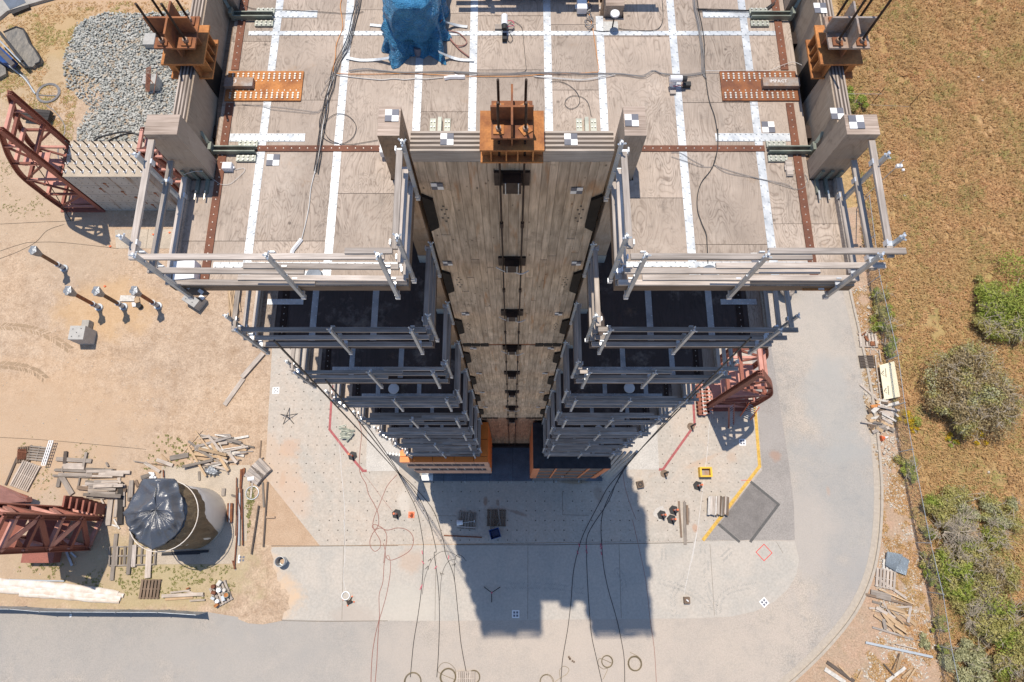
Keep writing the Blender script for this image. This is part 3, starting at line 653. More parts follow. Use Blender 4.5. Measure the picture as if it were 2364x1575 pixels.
# floor decks below
m = MB(); m.prism(FPT, 0, .2); fl_me = None
levels = range(1, 8)
first = None
for kx in levels:
    z = ZR-ST*kx
    if first is None:
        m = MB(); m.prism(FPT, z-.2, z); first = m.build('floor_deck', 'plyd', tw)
        q = MB(); q2 = MB()
        for sgn in (-1, 1):
            m = MB(); m.box(*sorted((sgn*4.90, sgn*5.295)), 3.65, 5.46, z-.004, z+.012); m.build('sunlit_edge_sheet', 'ply', first)  # pale sheet added where the sunlit band falls on the shade-toned deck
            for x in (4.11, 2.85): strap2(sgn*x-SW/2, sgn*x+SW/2, 3.74, 5.9, z+.003, par=first, q=q)
            strap2(min(sgn*1.75, sgn*4.6), max(sgn*1.75, sgn*4.6), 3.94, 4.03, z+.006, par=first, q=q, sp=.14)
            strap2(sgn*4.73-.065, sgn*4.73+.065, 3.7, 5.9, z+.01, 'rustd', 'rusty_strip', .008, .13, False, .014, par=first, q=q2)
            strap2(min(sgn*4.35, sgn*5.1), max(sgn*4.35, sgn*5.1), 4.52, 4.64, z+.02, par=first, q=q, sp=.1, name='loose_strap')
        tag(q.build('strap_screw', 'clamp', first), kind='stuff'); tag(q2.build('strip_screw', 'screw', first), kind='stuff')
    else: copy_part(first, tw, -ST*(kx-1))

# guard rails: toe board (the part itself), rails and posts (sub-parts)
def guard(p, q, z, posts, nrm, splice=(), name='guard_rail', hts=(.11, .58, 1.08), ext=(0, 0), tall=1.3, sag=0):
    p, q = Vector(p+(0,)), Vector(q+(0,)); d = (q-p).normalized(); n_ = Vector(nrm+(0,)); inn = -n_
    m = MB(); a = p+inn*.05; b = q+inn*.05
    m.beam(a+Vector((0, 0, z+.05)), b+Vector((0, 0, z+.05)), .04, .10); gr = m.build(name, 'rail', tw)
    for i, h in enumerate(hts):
        e0, e1 = rnd.uniform(-.06, .09), rnd.uniform(-.06, .09)
        a = p-d*(ext[0] if i > 0 else 0)+Vector((0, 0, z+h+e0*.5)); b = q+d*(ext[1] if i > 0 else 0)+Vector((0, 0, z+h+e1*.5)); a = a+inn*(.01); b = b+inn*(.01)
        sp_ = splice[i] if i < len(splice) else None
        if sp_ is None: board('rail', a, b, .09, .045, 'rail', gr)
        else:
            t0, t1 = sp_; c0 = a.lerp(b, t0); c1 = a.lerp(b, t1)
            board('rail', a, c1, .085, .045, 'rail', gr); board('rail', c0+inn*.07+Vector((0, 0, .03)), b+inn*.07+Vector((0, 0, .03)), .085, .045, 'rail', gr)
    for t in posts:
        c_ = p+d*t+n_*.055
        m = MB(); m.beam(c_+Vector((0, 0, z-.30)), c_+Vector((0, 0, z+tall)), .055, .055, d); po = m.build('post', 'post', gr)
        m = MB(); m.beam(c_+n_*.02+Vector((0, 0, z-.22)), c_+inn*.18+Vector((0, 0, z-.22)), .07, .05)
        m.box(c_.x-.035, c_.x+.035, c_.y-.035, c_.y+.035, z-.34, z-.28)
        for h in hts[0:]:
            cc = c_+inn*.04+Vector((0, 0, z+h)); m.beam(cc+n_*.05, cc+inn*.085, .075, .02); m.beam(cc+inn*.085-Vector((0, 0, .03)), cc+inn*.085+Vector((0, 0, .07)), .02, .075, d)
        for a_ in range(3):
            t_ = a_*2.1+c_.x; m.tube([c_+Vector((0, 0, z+tall-.06+.02*a_)), c_+Vector((math.cos(t_)*.06, math.sin(t_)*.06, z+tall+.02*a_))], .014, 6)
        m.tube([c_+Vector((0, 0, z+tall-.02)), c_+Vector((0, 0, z+tall+.05))], .02, 6)
        tag(m.build('post_clamp', 'clamp', gr), kind='stuff')
    return gr
G0 = []
z = ZR
G0.append(guard((-5.27, 3.62), (-1.62, 3.62), z, (.17, 1.96, 3.46), (0, -1), splice=((.82, .97), (.38, .62), (.30, .62))[::-1], ext=(.02, -.03)))
G0.append(guard((1.62, 3.62), (5.27, 3.62), z, (.19, 1.83, 3.36), (0, -1), splice=((.1, .55), (.35, .75), (.5, .66)), ext=(-.02, .16)))
G0.append(guard((-1.62, 3.70), (-1.62, 5.35), z, (.14, 1.62), (1, 0), ext=(-.05, -.05)))
G0.append(guard((1.62, 3.70), (1.62, 5.35), z, (.14, 1.60), (-1, 0), ext=(-.05, -.05)))
G0.append(guard((-5.27, 3.66), (-5.27, 5.45), z, (.18, 1.45), (-1, 0), ext=(.02, .02), tall=1.3))
G0.append(guard((5.27, 3.66), (5.27, 5.45), z, (.18, 1.45), (1, 0), ext=(.02, .02), tall=1.3))
for s_ in (-1, 1):   # rear decks of the tower
    x0, x1 = sorted((s_*5.27, s_*1.62))
    G0.append(guard((x0, 11.08), (x1, 11.08), z, (.2, 1.9, 3.4), (0, 1)))
    G0.append(guard((s_*5.27, 9.3), (s_*5.27, 11.0), z, (.2, 1.5), (s_, 0)))
G1 = []
for kx in (1, 2):     # two more hand built levels so that splices differ from level to level
    z = ZR-ST*kx; r_ = random.Random(kx*5)
    for s_ in (-1, 1):
        x0, x1 = sorted((s_*5.27, s_*1.62)); spl = tuple((lambda a: (a, a+.12))(r_.uniform(.2, .7)) if r_.random() < .45 else None for _ in range(3))
        G1.append((kx, guard((x0, 3.62), (x1, 3.62), z, (.17, 1.9, 3.4) if s_ < 0 else (.2, 1.75, 3.35), (0, -1), splice=spl, ext=(0, .12 if s_ > 0 else 0))))
        G1.append((kx, guard((s_*1.62, 3.70), (s_*1.62, 5.35), z, (.14, 1.6), (-s_, 0))))
        G1.append((kx, guard((s_*5.27, 3.66), (s_*5.27, 5.45), z, (.18, 1.45), (s_, 0))))
        G1.append((kx, guard((x0, 11.08), (x1, 11.08), z, (.2, 1.9, 3.4), (0, 1))))
for kx, g_ in list(G1):
    for up in ((3, 5) if kx == 1 else (4, 6, 7)): copy_part(g_, tw, -ST*(up-kx))
# wide boards laid along the front of the lower decks
for kx, hh in ((3, .0), (4, .5), (5, .5), (6, .5), (7, .4)):
    z = ZR-ST*kx
    for s_ in (-1, 1):
        x0, x1 = sorted((s_*5.0, s_*1.75))
        m = MB(); m.box(x0, x1, 3.80, 3.98 if kx > 3 else 3.9, z+.22, z+.25+hh*.1); m.build('kick_board', 'rail', tw)
# columns
def column(x0, x1, y0, y1, zt, mat):
    m = MB(); m.box(x0, x1, y0, y1, .5, zt-.004); c_ = m.build('column', mat, tw)
    m = MB(); m.box(x0, x1, y0, y1, zt-.004, zt); m.build('column_top', 'endg', c_)
    m = MB()
    for kx in range(0, 8):
        z = ZR-ST*kx
        if kx: m.box(x0-.01, x1+.01, y0-.01, y1+.01, z, z+.35)
    m.build('steel_shoe', 'platl', c_); return c_
for s_ in (-1, 1):
    for fr in (0, 1):
        f_ = (lambda y: y) if fr == 0 else (lambda y: 2*YC-y)
        ya, yb = sorted((f_(5.48), f_(5.97))); xa, xb = sorted((s_*1.63, s_*1.95)); column(xa, xb, ya, yb, ZR+(1.22 if fr == 0 else .25), 'plyb' if s_ < 0 else 'colv')
        ya, yb = sorted((f_(5.50), f_(5.835))); xa, xb = sorted((s_*4.85, s_*5.33)); column(xa, xb, ya, yb, ZR+1.22, 'colv')
# steel brackets below the outer columns on the deck
for s_ in (-1, 1):
    m = MB()
    for i in range(3):
        x = s_*(4.93+.15*i); m.beam((x, 5.48, ZR+.03), (x, 5.22, ZR+.03), .05, .05); m.beam((x, 5.46, ZR+.05), (x, 5.46, ZR+.3), .05, .03)
    m.build('column_foot_bracket', 'green', roof)
    m = MB()
    for i in range(3): x = s_*(4.93+.15*i); m.tube([(x, 5.24, ZR+.07), (x, 5.08, ZR+.07)], .014, 6)
    m.build('foot_rod', 'bolt', roof)
# centre rocking wall: laminations seen on top, boards on its face
ZW = ZR+.77; wy0, wy1 = 5.52, 5.87; t_ = (wy1-wy0)/9
m = MB(); m.box(-1.55, 1.55, wy0+t_, wy1, .9, ZW-.3); cw = m.build('rocking_wall', 'wall', tw)
for i in range(9):
    m = MB(); m.box(-1.55, 1.55, wy0+t_*i+.0015, wy0+t_*(i+1)-.0015, ZW-.3, ZW-rnd.uniform(0, .006)); m.build('lamination', 'lamA' if i % 2 == 0 else 'lamB', cw)
zs = [(24.42, ZW-.302, 'wall'), (10.95, 24.26, 'wall'), (.95, 10.82, 'wallred')]
nb = 19
for za, zb, mt in zs:
    x = -1.55
    ws = [rnd.uniform(.13, .2) for _ in range(nb)]; sc_ = 3.1/sum(ws)
    for wd in ws:
        wd *= sc_; zc_ = za+(zb-za)*rnd.uniform(.25, .75)
        for z0_, z1_ in ((za, zc_-.012), (zc_+.012, zb)): m = MB(); m.box(x+.0025, x+wd-.0025, wy0-rnd.uniform(0, .005), wy0+t_, z0_, z1_); m.build('wall_board', mt, cw)
        x += wd
for z0, z1 in ((24.26, 24.42), (10.82, 10.95)):
    m = MB(); m.box(-1.5, 1.5, wy0+.01, wy0+t_, z0, z1); m.build('seam_band', 'rust', cw)
    m = MB()
    for s_ in (-1, 1):
        for i in range(3): m.box(min(s_*(.72+i*.27), s_*(.97+i*.27)), max(s_*(.72+i*.27), s_*(.97+i*.27)), wy0-.03, wy0+.02, z0-.04, z1+.08)
    m.build('seam_connector', 'black', cw)
# black side connectors, bolt holes, floor targets and rod guides at every level
def Wp(c, x, y, yy=5.5):
    u = c[0]+x/c[2]-1182; v = c[1]+y/c[2]-787.5; dy = FP*SN-v*CS; dz = -FP*CS-v*SN; t = yy/dy; return (u*t, CH+dz*t)
hexa = [Wp(H, 595, 708, 5.46), Wp(H, 693, 745, 5.46), Wp(H, 745, 960, 5.46), Wp(H, 677, 993, 5.46)]
MT['pltop'] = MT['black']
for kx in range(0, 8):
    dz = -ST*kx
    for s_ in (-1, 1):
        pts = [(min(max(x, -1.545), 9)*(-s_), z_+dz) for x, z_ in hexa]
        m = MB(); n = len(pts); vs = [(x, yy, z_) for yy in (5.455, 5.515) for x, z_ in pts]
        m.add(vs, [tuple(range(n)), tuple(reversed(range(n, 2*n)))]+[(i, n+i, n+(i+1) % n, (i+1) % n) for i in range(n)])
        m.build('side_connector', 'black', cw)
        m = MB()
        cx, cz = Wp(H, 790, 857, 5.5)
        for ox, oz in ((0, 0), (-.04, .13), (.05, .14), (-.05, -.13), (.05, -.13), (.0, .24), (.0, -.24)):
            x = s_*(-cx)*1+ox if s_ > 0 else cx+ox; z_ = cz+dz+oz*1.2
            m.add([(x+.022*math.cos(a*math.pi/3), wy0-.006, z_+.03*math.sin(a*math.pi/3)) for a in range(6)], [tuple(range(6))])
        tag(m.build('bolt_hole', 'dhole', cw), kind='stuff')
    z = ZR+.03+dz
    m = MB(); m.box(-.29, .29, 5.47, 5.515, z-.2, z+.2)
    m.box(-.15, .15, 5.30, 5.47, z-.17, z+.17); m.build('rod_guide', 'darksteel', cw)
    m = MB()
    for s_ in (-1, 1): m.box(s_*.105-.008, s_*.105+.008, 5.285, 5.30, z-.17, z+.17)
    m.build('guide_edge', 'platl', cw)
for s_ in (-1, 1):
    m = MB(); m.tube([(s_*.19, 5.40, .9), (s_*.19, 5.40, ZR+1.2)], .018, 8); m.build('tie_rod', 'rust' if 0 else 'darksteel', cw)
    for kx in range(8): m = MB(); m.tube([(s_*.19, 5.40, ZR-1.55-ST*kx), (s_*.19, 5.40, ZR-1.35-ST*kx)], .034, 8); m.build('rod_coupler', 'darksteel', cw)
# white straps tied to the guides
for kx in (1, 2, 3, 6):
    z = ZR-ST*kx-.25; m = MB(); m.tube(smooth_path([(-.34, 5.42, z+.12), (-.15, 5.38, z-.02), (.02, 5.35, z+.02), (.1, 5.33, z+.05)]), .014, 5)
    m.tube(smooth_path([(.05, 5.36, z), (.2, 5.34, z-.06), (.36, 5.4, z-.03)]), .014, 5); m.build('white_tie', 'cable_w', cw)
# rear wall and side walls
m = MB(); m.box(-1.55, 1.55, 2*YC-wy1, 2*YC-wy0, .9, ZR-1.0); m.build('rear_wall', 'wall', tw)
for s_ in (-1, 1):
    m = MB(); m.box(min(s_*5.04, s_*5.24), max(s_*5.04, s_*5.24), 5.86, 8.84, .9, ZR-.2); sw = m.build('side_wall', 'plyx', tw)
    for i in range(9):
        xa = 5.0+.0272*i; x0, x1 = sorted((s_*(xa+.001), s_*(xa+.0262)))
        m = MB(); m.box(x0, x1, 5.86, 8.84, ZR-.2 if i else .9, ZR+.77-rnd.uniform(0, .01)); m.build('lamination', ('lamAy' if i % 2 == 0 else 'lamBy') if i else 'plyx', sw)
    m = MB(); m.box(*(sorted((s_*4.985, s_*5.0))+[7.05, 7.6, ZR-.75, ZR+.75])); m.build('bearing_plate', 'black', sw)
    # steel catch brackets between deck edge and wall
    for yy in (6.4, 8.3):
        m = MB(); m.box(*(sorted((s_*4.9, s_*5.0))+[yy-.12, yy+.12, ZR-.25, ZR-.03])); m.build('catch_bracket', 'darksteel', sw)

# post-tensioning saddles
def saddle(cx, cy, rot, z0, rl, grey, wall_t, par_z=ZR):
    """two stiffened flange plates, an upper chair with crossed webs, four rods"""
    R_ = Matrix.Rotation(rot, 3, 'Z')
    def bx(m, x0, x1, y0, y1, za, zb):
        b = len(m.v); m.box(x0, x1, y0, y1, za, zb)
        for i in range(b, len(m.v)):
            v = R_@Vector((m.v[i][0], m.v[i][1], 0)); m.v[i] = (v.x+cx, v.y+cy, m.v[i][2])
    a, b_ = (.47, .335) if rot == 0 else (.37, .33)
    m = MB(); bx(m, -a, a, -b_, b_, z0, z0+.03); sd_ = m.build('saddle', 'rusto', tw)
    m = MB(); bx(m, -a, a, -b_, b_, z0+.31, z0+.345); m.build('flange_plate', 'rusto', sd_)
    m = MB()
    for sy in (-1, 1):
        bx(m, -a+.02, a-.02, sy*(wall_t/2+.02)-.012, sy*(wall_t/2+.02)+.012, z0+.03, z0+.31)
    for x in (-a*.66, -a*.18, a*.18, a*.66): 
        for sy in (-1, 1): y0, y1 = sorted((sy*(wall_t/2+.035), sy*(b_-.01))); bx(m, x-.01, x+.01, y0, y1, z0+.03, z0+.31)
    m.build('stiffener', 'rusto' if rot == 0 else 'rusto', sd_)
    zt = z0+.345+.26
    m = MB(); bx(m, -.295, .295, -.31, .31, zt-.03, zt+.002); m.build('chair_plate', grey, sd_)
    m = MB(); bx(m, -.012, .012, -.27, .27, z0+.345, zt-.03); bx(m, -.25, .25, -.012, .012, z0+.345, zt-.03); m.build('chair_leg', 'rust', sd_)
    m = MB(); bx(m, -.015, .015, -.30, .36, zt+.002, zt+.30); bx(m, -.30, -.015, -.015, .015, zt+.002, zt+.30); bx(m, .015, .30, -.015, .015, zt+.002, zt+.30); m.build('crossed_web', grey if grey == 'rustg' else 'rust', sd_)
    m = MB(); m2 = MB(); m3 = MB()
    for sx in (-1, 1):
        for sy in (-1, 1):
            v = R_@Vector((sx*.19, sy*.18, 0)); x, y = v.x+cx, v.y+cy
            m.tube([(x, y, zt-.02), (x, y, zt+rl)], .019, 8)
            m2.tube([(x, y, zt+.02), (x, y, zt+.075)], .042, 6); m3.obox((x, y, zt+.015), .15, .15, .024, rnd.choice((0, 0, .6)) if rot == 0 else 0)
    m.build('threaded_rod', 'darksteel', sd_); m2.build('rod_nut', 'rustg', sd_); m3.build('washer_plate', 'rusto' if rot == 0 else 'rust', sd_)
    return sd_
saddle(0, 5.62, 0, ZR+.80, .62, 'rust', .37)
saddle(-5.12, YC-.04, math.pi/2, ZR+.60, .75, 'rust', .26)
saddle(5.12, YC-.04, math.pi/2, ZR+.60, 1.25, 'rustg', .26)

# platform, steel foot and the two podiums
m = MB(); m.box(-5.95, 5.95, 3.14, 11.6, 0, .30); m.build('base_platform', 'plat', tw)
m = MB()
for x in (-4.5, -3.0, -1.5, .05, 1.5, 3.0, 4.5): m.box(x-.006, x+.006, 3.13, 5.4, .29, .304)
m.build('platform_joint', 'black', tw)
m = MB()
for x in (-4.6, -3.1, -1.55, -.02, 1.4, 2.9, 4.4): m.cyl((x, 3.10, .06), (x, 3.10, .30), .06, .05, 10)
m.build('edge_lug', 'platl', tw)
m = MB(); m.box(-2.0, 2.0, 5.3, 9.4, .3, .95); m.build('wall_foot', 'darksteel', tw)
m = MB()
for s_ in (-1, 1): m.box(min(s_*1.6, s_*5.2), max(s_*1.6, s_*5.2), 5.4, 9.3, .3, 1.0)
m.build('steel_plinth', 'darksteel', tw)
PT = 10.35
# left podium: sill panels on top, bands of panel and window in front
xl0, xl1 = -5.72, -1.22
m = MB(); m.box(xl0+.03, xl1-.03, 3.5, 5.4, 3.0, PT-.25); pdl = m.build('left_podium', 'roofk', tw, label='left foot facade of orange sills and window bands')
xs = [xl0, -5.05, -4.05, -2.95, -1.95, xl1]
for a, b in zip(xs, xs[1:]):
    m = MB(); m.box(a+.012, b-.012, 3.34, 3.62, PT-.05, PT); m.build('sill_panel', 'orangep', pdl)
for a, b in ((3.63, 4.5), (4.5, 5.4)):
    m = MB(); m.box(xl1-.42, xl1, a+.012, b-.012, PT-.05, PT); m.build('sill_panel', 'orangep', pdl)
    m = MB(); m.box(xl0, xl0+.30, a+.012, b-.012, PT-.05, PT); m.build('sill_panel', 'orangep', pdl)
bands = [(10.30, 9.25, 'p'), (9.25, 7.95, 'w'), (7.95, 6.75, 'p'), (6.75, 5.35, 'w'), (5.35, 3.55, 'p')]
for zt, zb, ty in bands:
    if ty == 'p':
        for a, b in zip(xs, xs[1:]):
            m = MB(); m.box(a+.01, b-.01, 3.36, 3.42, zb+.01, zt-.01); m.build('facade_panel', 'beigep', pdl)
    else:
        m = MB(); m.box(xl0+.05, xl1-.25, 3.43, 3.47, zb, zt); m.build('window_band', 'glass', pdl)
        m = MB(); m.box(xl1-.25, xl1-.01, 3.37, 3.42, zb, zt); m.build('facade_panel', 'beigep', pdl)
        m = MB()
        for i in range(9): x = xl0+.5+i*.5; m.box(x-.02, x+.02, 3.40, 3.43, zb, zt)
        m.build('mullion', 'platl' if zt < 8 else 'rustg', pdl)
m = MB(); m.box(xl0+.2, xl1-.2, 3.5, 3.55, .3, 3.55); m.build('ground_glass', 'glass', pdl)
m = MB(); m.box(xl1-.055, xl1-.01, 3.45, 5.4, 3.6, PT-.05); m.build('end_panel', 'orangep', pdl)
m = MB(); m.box(xl0+.01, xl0+.055, 3.45, 5.4, 3.6, PT-.05); m.build('end_panel', 'beigep', pdl)
# right podium: flat dark roof, glazed curtain wall with orange frame
xr0, xr1 = 1.08, 5.05
m = MB(); m.box(xr0+.03, xr1-.03, 3.16, 5.4, 3.9, PT-.25); pdr = m.build('right_podium', 'roofk', tw, label='right foot podium with dark flat roof and glazed front')
m = MB(); m.box(xr0, xr1, 3.04, 5.4, PT-.25, PT-.2); m.build('flat_roof', 'roofk', pdr)
m = MB(); m.box(xr0, xr0+.05, 3.06, 5.4, 3.7, PT-.24); m.build('end_panel', 'orangel', pdr)
for i in range(4):
    for j in range(3):
        xa = xr0+.33+i*.84; m = MB(); m.box(xa+.03, xa+.81, 3.10, 3.14, 3.9+j*2.02+.04, 3.9+(j+1)*2.02-.04); m.build('glazed_pane', 'glassm', pdr)
for x, wd in ((xr0+.05, .3), (xr0+1.17, .07), (xr0+2.85, .09), (xr1-.28, .28)):
    m = MB(); m.box(x, x+wd, 3.05, 3.10, 3.7, PT-.26); m.build('frame_post', 'orangel', pdr)
for zz in (3.75, 5.9, 7.9): 
    m = MB(); m.box(xr0+.35, xr1-.28, 3.07, 3.10, zz, zz+.1); m.build('frame_bar', 'orangel', pdr)
m = MB(); m.box(xr0+.2, xr1-.3, 3.12, 3.16, .3, 3.7); m.build('ground_glass', 'glass', pdr)
m = MB()
for x in (-.05, .05): m.box(3.0+x-.015, 3.0+x+.015, 3.06, 3.12, 4.2, 4.9)
m.box(2.94, 3.06, 3.06, 3.1, 4.5, 4.56); m.build('door_pull', 'platl', pdr)
# slanting struts beside the podiums
for s_ in (-1, 1):
    for i in range(5):
        a = P(1184-(291-7.5*i), 1046+i*1.0, 7.6); b = P(1184-217, 1111-3.4*i, .35)
        if s_ > 0: a = P(1184+(291-14*i)-4, 1043+i*1.0, 7.6); b = P(1184+216-4*i, 1108-3.4*i, .35)
        m = MB(); m.beam(a, b, .15, .15); m.build('strut', 'platl', tw)
m = MB(); m.box(-5.95, -5.2, 3.16, 3.5, .3, .42); m.build('white_corner_plate', 'white', tw)
# ================================================================ THINGS ON THE TOWER
def rz_(v): return Vector((v.x, v.y, 0))
def target(c, x, y, z, size, rot, label, flip=False, grp='black and white survey targets', n=2, face=None, board_=False, asp=1.0):
    p = at(c, x, y, z) if c else Vector((x, y, z)); t = thing('survey_target', p, label, 'survey target', grp)
    R_ = Matrix.Rotation(rot, 3, 'Z')
    if face == 'front': R_ = Matrix.Rotation(math.pi/2, 3, 'X')
    def quad(m, x0, x1, y0, y1, h0, h1):
        b = len(m.v); m.box(x0, x1, y0, y1, h0, h1)
        for i in range(b, len(m.v)): v = R_@Vector(m.v[i]); m.v[i] = tuple(p+v)
    m = MB(); h = size/2; quad(m, -h, h, -h*asp, h*asp, .001, .008); m.build('white_sheet', 'white', t)
    m = MB()
    if n == 2:
        for sx, sy in (((1, 1), (-1, -1)) if not flip else ((-1, 1), (1, -1))): quad(m, *sorted((0, sx*h)), *sorted((0, sy*h*asp)), .002, .0105)
        m.build('dark_square', 'grey', t)
    elif n == 4:
        for sx in (-1, 1):
            for sy in (-1, 1): quad(m, *sorted((sx*h*.12, sx*h*.68)), *sorted((sy*h*.12, sy*h*.68)), .002, .0105)
        m.build('dark_square', 'grey', t)
    else:
        for sx in (-1, 0, 1):
            for sy in (-1, 0, 1):
                if (sx+sy) % 2 == 0: quad(m, (sx*.48-.17)*h, (sx*.48+.17)*h, (sy*.48-.17)*h, (sy*.48+.17)*h, .002, .0105)
        m.build('dark_square', 'blk', t)
    return t
Zc = ZR+1.225
target(B, 1587, 1047, Zc, .20, 0, 'checkered target on top of the column left of the centre wall')
target(C, 1600, 1090, Zc, .20, 0, 'checkered target on top of the column right of the centre wall')
target(B, 2085, 1262, ZW+.004, .20, 0, 'checkered target on the centre wall top, left of the orange saddle')
target(C, 1050, 1263, ZW+.004, .20, 0, 'checkered target on the centre wall top, right of the orange saddle')
target(D, 1674, 1107, Zc, .22, 0, 'checkered target on top of the big column at the right deck edge', True)
target(D, 1346, 75, ZW+.004, .20, 0, 'checkered target far up the ribbed right wall, beyond its saddle')
target(D, 1500, 1030, ZW+.004, .20, 0, 'checkered target on the ribbed right wall next to the big column')
target(B, 512, 1450, ZR+.003, .21, 0, 'checkered target lying on the left deck beside the rust strip')
target(D, 876, 1152, ZR+.003, .21, 0, 'checkered target lying on the right deck above the rust strip', True)
target(J, 745, 1115, ZR+.003, .21, 0, 'checkered target on the right deck beneath the front railing post')
for k_, (kz, xs_) in enumerate(((ZR-.02, 1.22), (ZR-ST-.1, 1.40), (ZR-2*ST-.1, 1.25), (ZR-3*ST-.1, 1.24), (ZR-4*ST-.1, 1.22), (ZR-5*ST-.1, 1.25), (ZR-6*ST-.1, 1.25))):
    for s_ in (-1, 1):
        target(None, (-1.245 if s_ < 0 else 1.09) if k_ == 0 else s_*(xs_-.02), 5.505, kz-.02 if k_ else (33.9 if s_ < 0 else 33.76), .20, 0, 'small upright target on the %s wall face, %s' % ('left' if s_ < 0 else 'right', ['at the topmost guide', 'second from the top', 'third from the top', 'just under the upper dark seam', 'fifth from the top', 'sixth from the top', 'lowest above the brown boards'][k_]), s_ > 0 and k_ == 0, face='front')
for (c, x, y, rot, lab) in ((E, 705, 1380, -.62, 'brown board with white squares fixed at the left front deck corner'), (J, 1265, 1355, 0, 'brown board with white squares fixed at the right front deck corner')):
    p = at(c, x, y, ZR-.1); t = thing('marker_board', p, lab, 'marker board', 'brown marker boards at the deck corners')
    R_ = Matrix.Rotation(rot, 3, 'Z'); m = MB(); m.obox(p, .50, .18 if rot else .12, .012, rot); m.build('board', 'brownw' if rot else 'rusto', t)
    m = MB()
    for sx, sy in ((-.19, .03), (-.10, -.03), (.12, .03), (.2, -.03)) if rot else ((-.06, .02), (.04, -.02)):
        m.obox(p+R_@Vector((sx, sy, .008)), .09, .055, .006, rot)
    tag(m.build('white_square', 'white', t), kind='stuff')
# steel billets
def text(body, size, p, rot, mat, parent, name='lettering'):
    cu = bpy.data.curves.new(name, 'FONT'); cu.body = body; cu.size = size; cu.extrude = .001; cu.resolution_u = 1; cu.align_x = 'CENTER'; cu.align_y = 'CENTER'
    tmp = bpy.data.objects.new('tmp_text', cu); COL.objects.link(tmp); dg = bpy.context.evaluated_depsgraph_get()
    me = bpy.data.meshes.new_from_object(tmp.evaluated_get(dg)); bpy.data.objects.remove(tmp); bpy.data.curves.remove(cu)
    me.materials.clear(); me.materials.append(MT[mat]); o = bpy.data.objects.new(name, me); COL.objects.link(o)
    o.parent = parent; o.location = Vector(p)-ORG[parent]; o.rotation_euler = (0, 0, rot); ORG[o] = ORG[parent]; return o
for s_, x0, x1, tx, lab in ((-1, -4.86, -4.38, '3', 'grey steel billet chalked 3 on the left rusty plate'), (1, 4.24, 4.86, 'IMPACT', 'grey steel billet with chalked word on the right rusty plate')):
    t = thing('steel_billet', ((x0+x1)/2, 7.27, ZR+.032), lab, 'steel billet', 'steel billets on the rusty plates')
    m = MB(); m.box(x0, x1, 7.19, 7.36, ZR+.032, ZR+.12); m.build('billet_body', 'rustg', t)
    text(tx, .085 if s_ > 0 else .1, (((x0+x1)/2)-.05, 7.285, ZR+.1205), 0, 'chalk' if 'chalk' in MT else 'plast', t)
# blue tarpaulin over a machine, its steel strap feet
tp = thing('covered_machine', (-1.72, 8.5, ZR), 'machine wrapped in crinkled blue tarpaulin, tied down on the deck', 'covered machine')
def rumple(name, rings, mat, parent, seed=3, amp=.02, nseg=64, top=True):
    """cloth skin through closed rings (lists of xy corners) at given heights"""
    r_ = random.Random(seed); vs = []; fs = []; N_ = nseg
    def resample(poly):
        pts = [Vector(p_) for p_ in poly]; L_ = [0]
        for i in range(len(pts)): L_.append(L_[-1]+(pts[(i+1) % len(pts)]-pts[i]).length)
        out = []
        for k_ in range(N_):
            s__ = L_[-1]*k_/N_; i = max(j for j in range(len(pts)) if L_[j] <= s__+1e-9); t_ = (s__-L_[i])/max(1e-6, L_[i+1]-L_[i]); out.append(pts[i].lerp(pts[(i+1) % len(pts)], t_))
        return out
    R = [(resample(p_), z_) for p_, z_ in rings]; rows = []
    for (pa, za), (pb, zb) in zip(R, R[1:]):
        for j in range(6):
            t_ = j/6; rows.append(([a.lerp(b, t_) for a, b in zip(pa, pb)], za+(zb-za)*t_))
    rows.append(R[-1])
    from mathutils import noise as mn
    nr = len(rows)
    for ri, (pp, z_) in enumerate(rows):
        cx = sum(p_.x for p_ in pp)/N_; cy = sum(p_.y for p_ in pp)/N_
        fold = (1-ri/nr)
        for k_, p_ in enumerate(pp):
            d = Vector((p_.x-cx, p_.y-cy)); dn = d.normalized() if d.length > 1e-5 else Vector((0, 0))
            o_ = amp*(mn.noise(Vector((p_.x*6, p_.y*6, z_*5)))*1.6+mn.noise(Vector((p_.x*17, p_.y*17, z_*9)))*.8)+fold*amp*1.8*math.sin(k_*2*math.pi/N_*11+seed)
            vs.append((p_.x+dn.x*o_, p_.y+dn.y*o_, z_+amp*.7*mn.noise(Vector((p_.x*9, p_.y*9, 3)))))
    for i in range(nr-1):
        for k_ in range(N_):
            k2 = (k_+1) % N_; fs.append((i*N_+k_, i*N_+k2, (i+1)*N_+k2, (i+1)*N_+k_))
    if top:
        b = len(vs); cx = sum(v[0] for v in vs[-N_:])/N_; cy = sum(v[1] for v in vs[-N_:])/N_; zz = vs[-1][2]
        last = b-N_; M_ = 7
        for j in range(1, M_):
            t_ = j/M_
            for k_ in range(N_):
                v = vs[last+k_]; x, y = v[0]+(cx-v[0])*t_, v[1]+(cy-v[1])*t_; vs.append((x, y, zz+amp*(mn.noise(Vector((x*9, y*9, 1)))+.6*mn.noise(Vector((x*22, y*22, 5))))+.01*t_))
        vs.append((cx, cy, zz+.01)); ctr = len(vs)-1
        for j in range(M_-1):
            a0 = last if j == 0 else b+(j-1)*N_; a1 = b+j*N_
            for k_ in range(N_): k2 = (k_+1) % N_; fs.append((a0+k_, a0+k2, a1+k2, a1+k_))
        a0 = b+(M_-2)*N_
        for k_ in range(N_): fs.append((a0+k_, a0+(k_+1) % N_, ctr))
    m = MB(); m.add(vs, fs); return m.build(name, mat, parent, smooth=True)
k = NT('blue_tarpaulin'); c = k.co(False); nz = k.noise(c, 5, 6, .7)
k.set('Base Color', k.mix(k.ramp(nz, [(.3, 0.0), (.7, 1.0)]), (.04, .22, .46), (.08, .33, .57))); k.set('Roughness', .38)
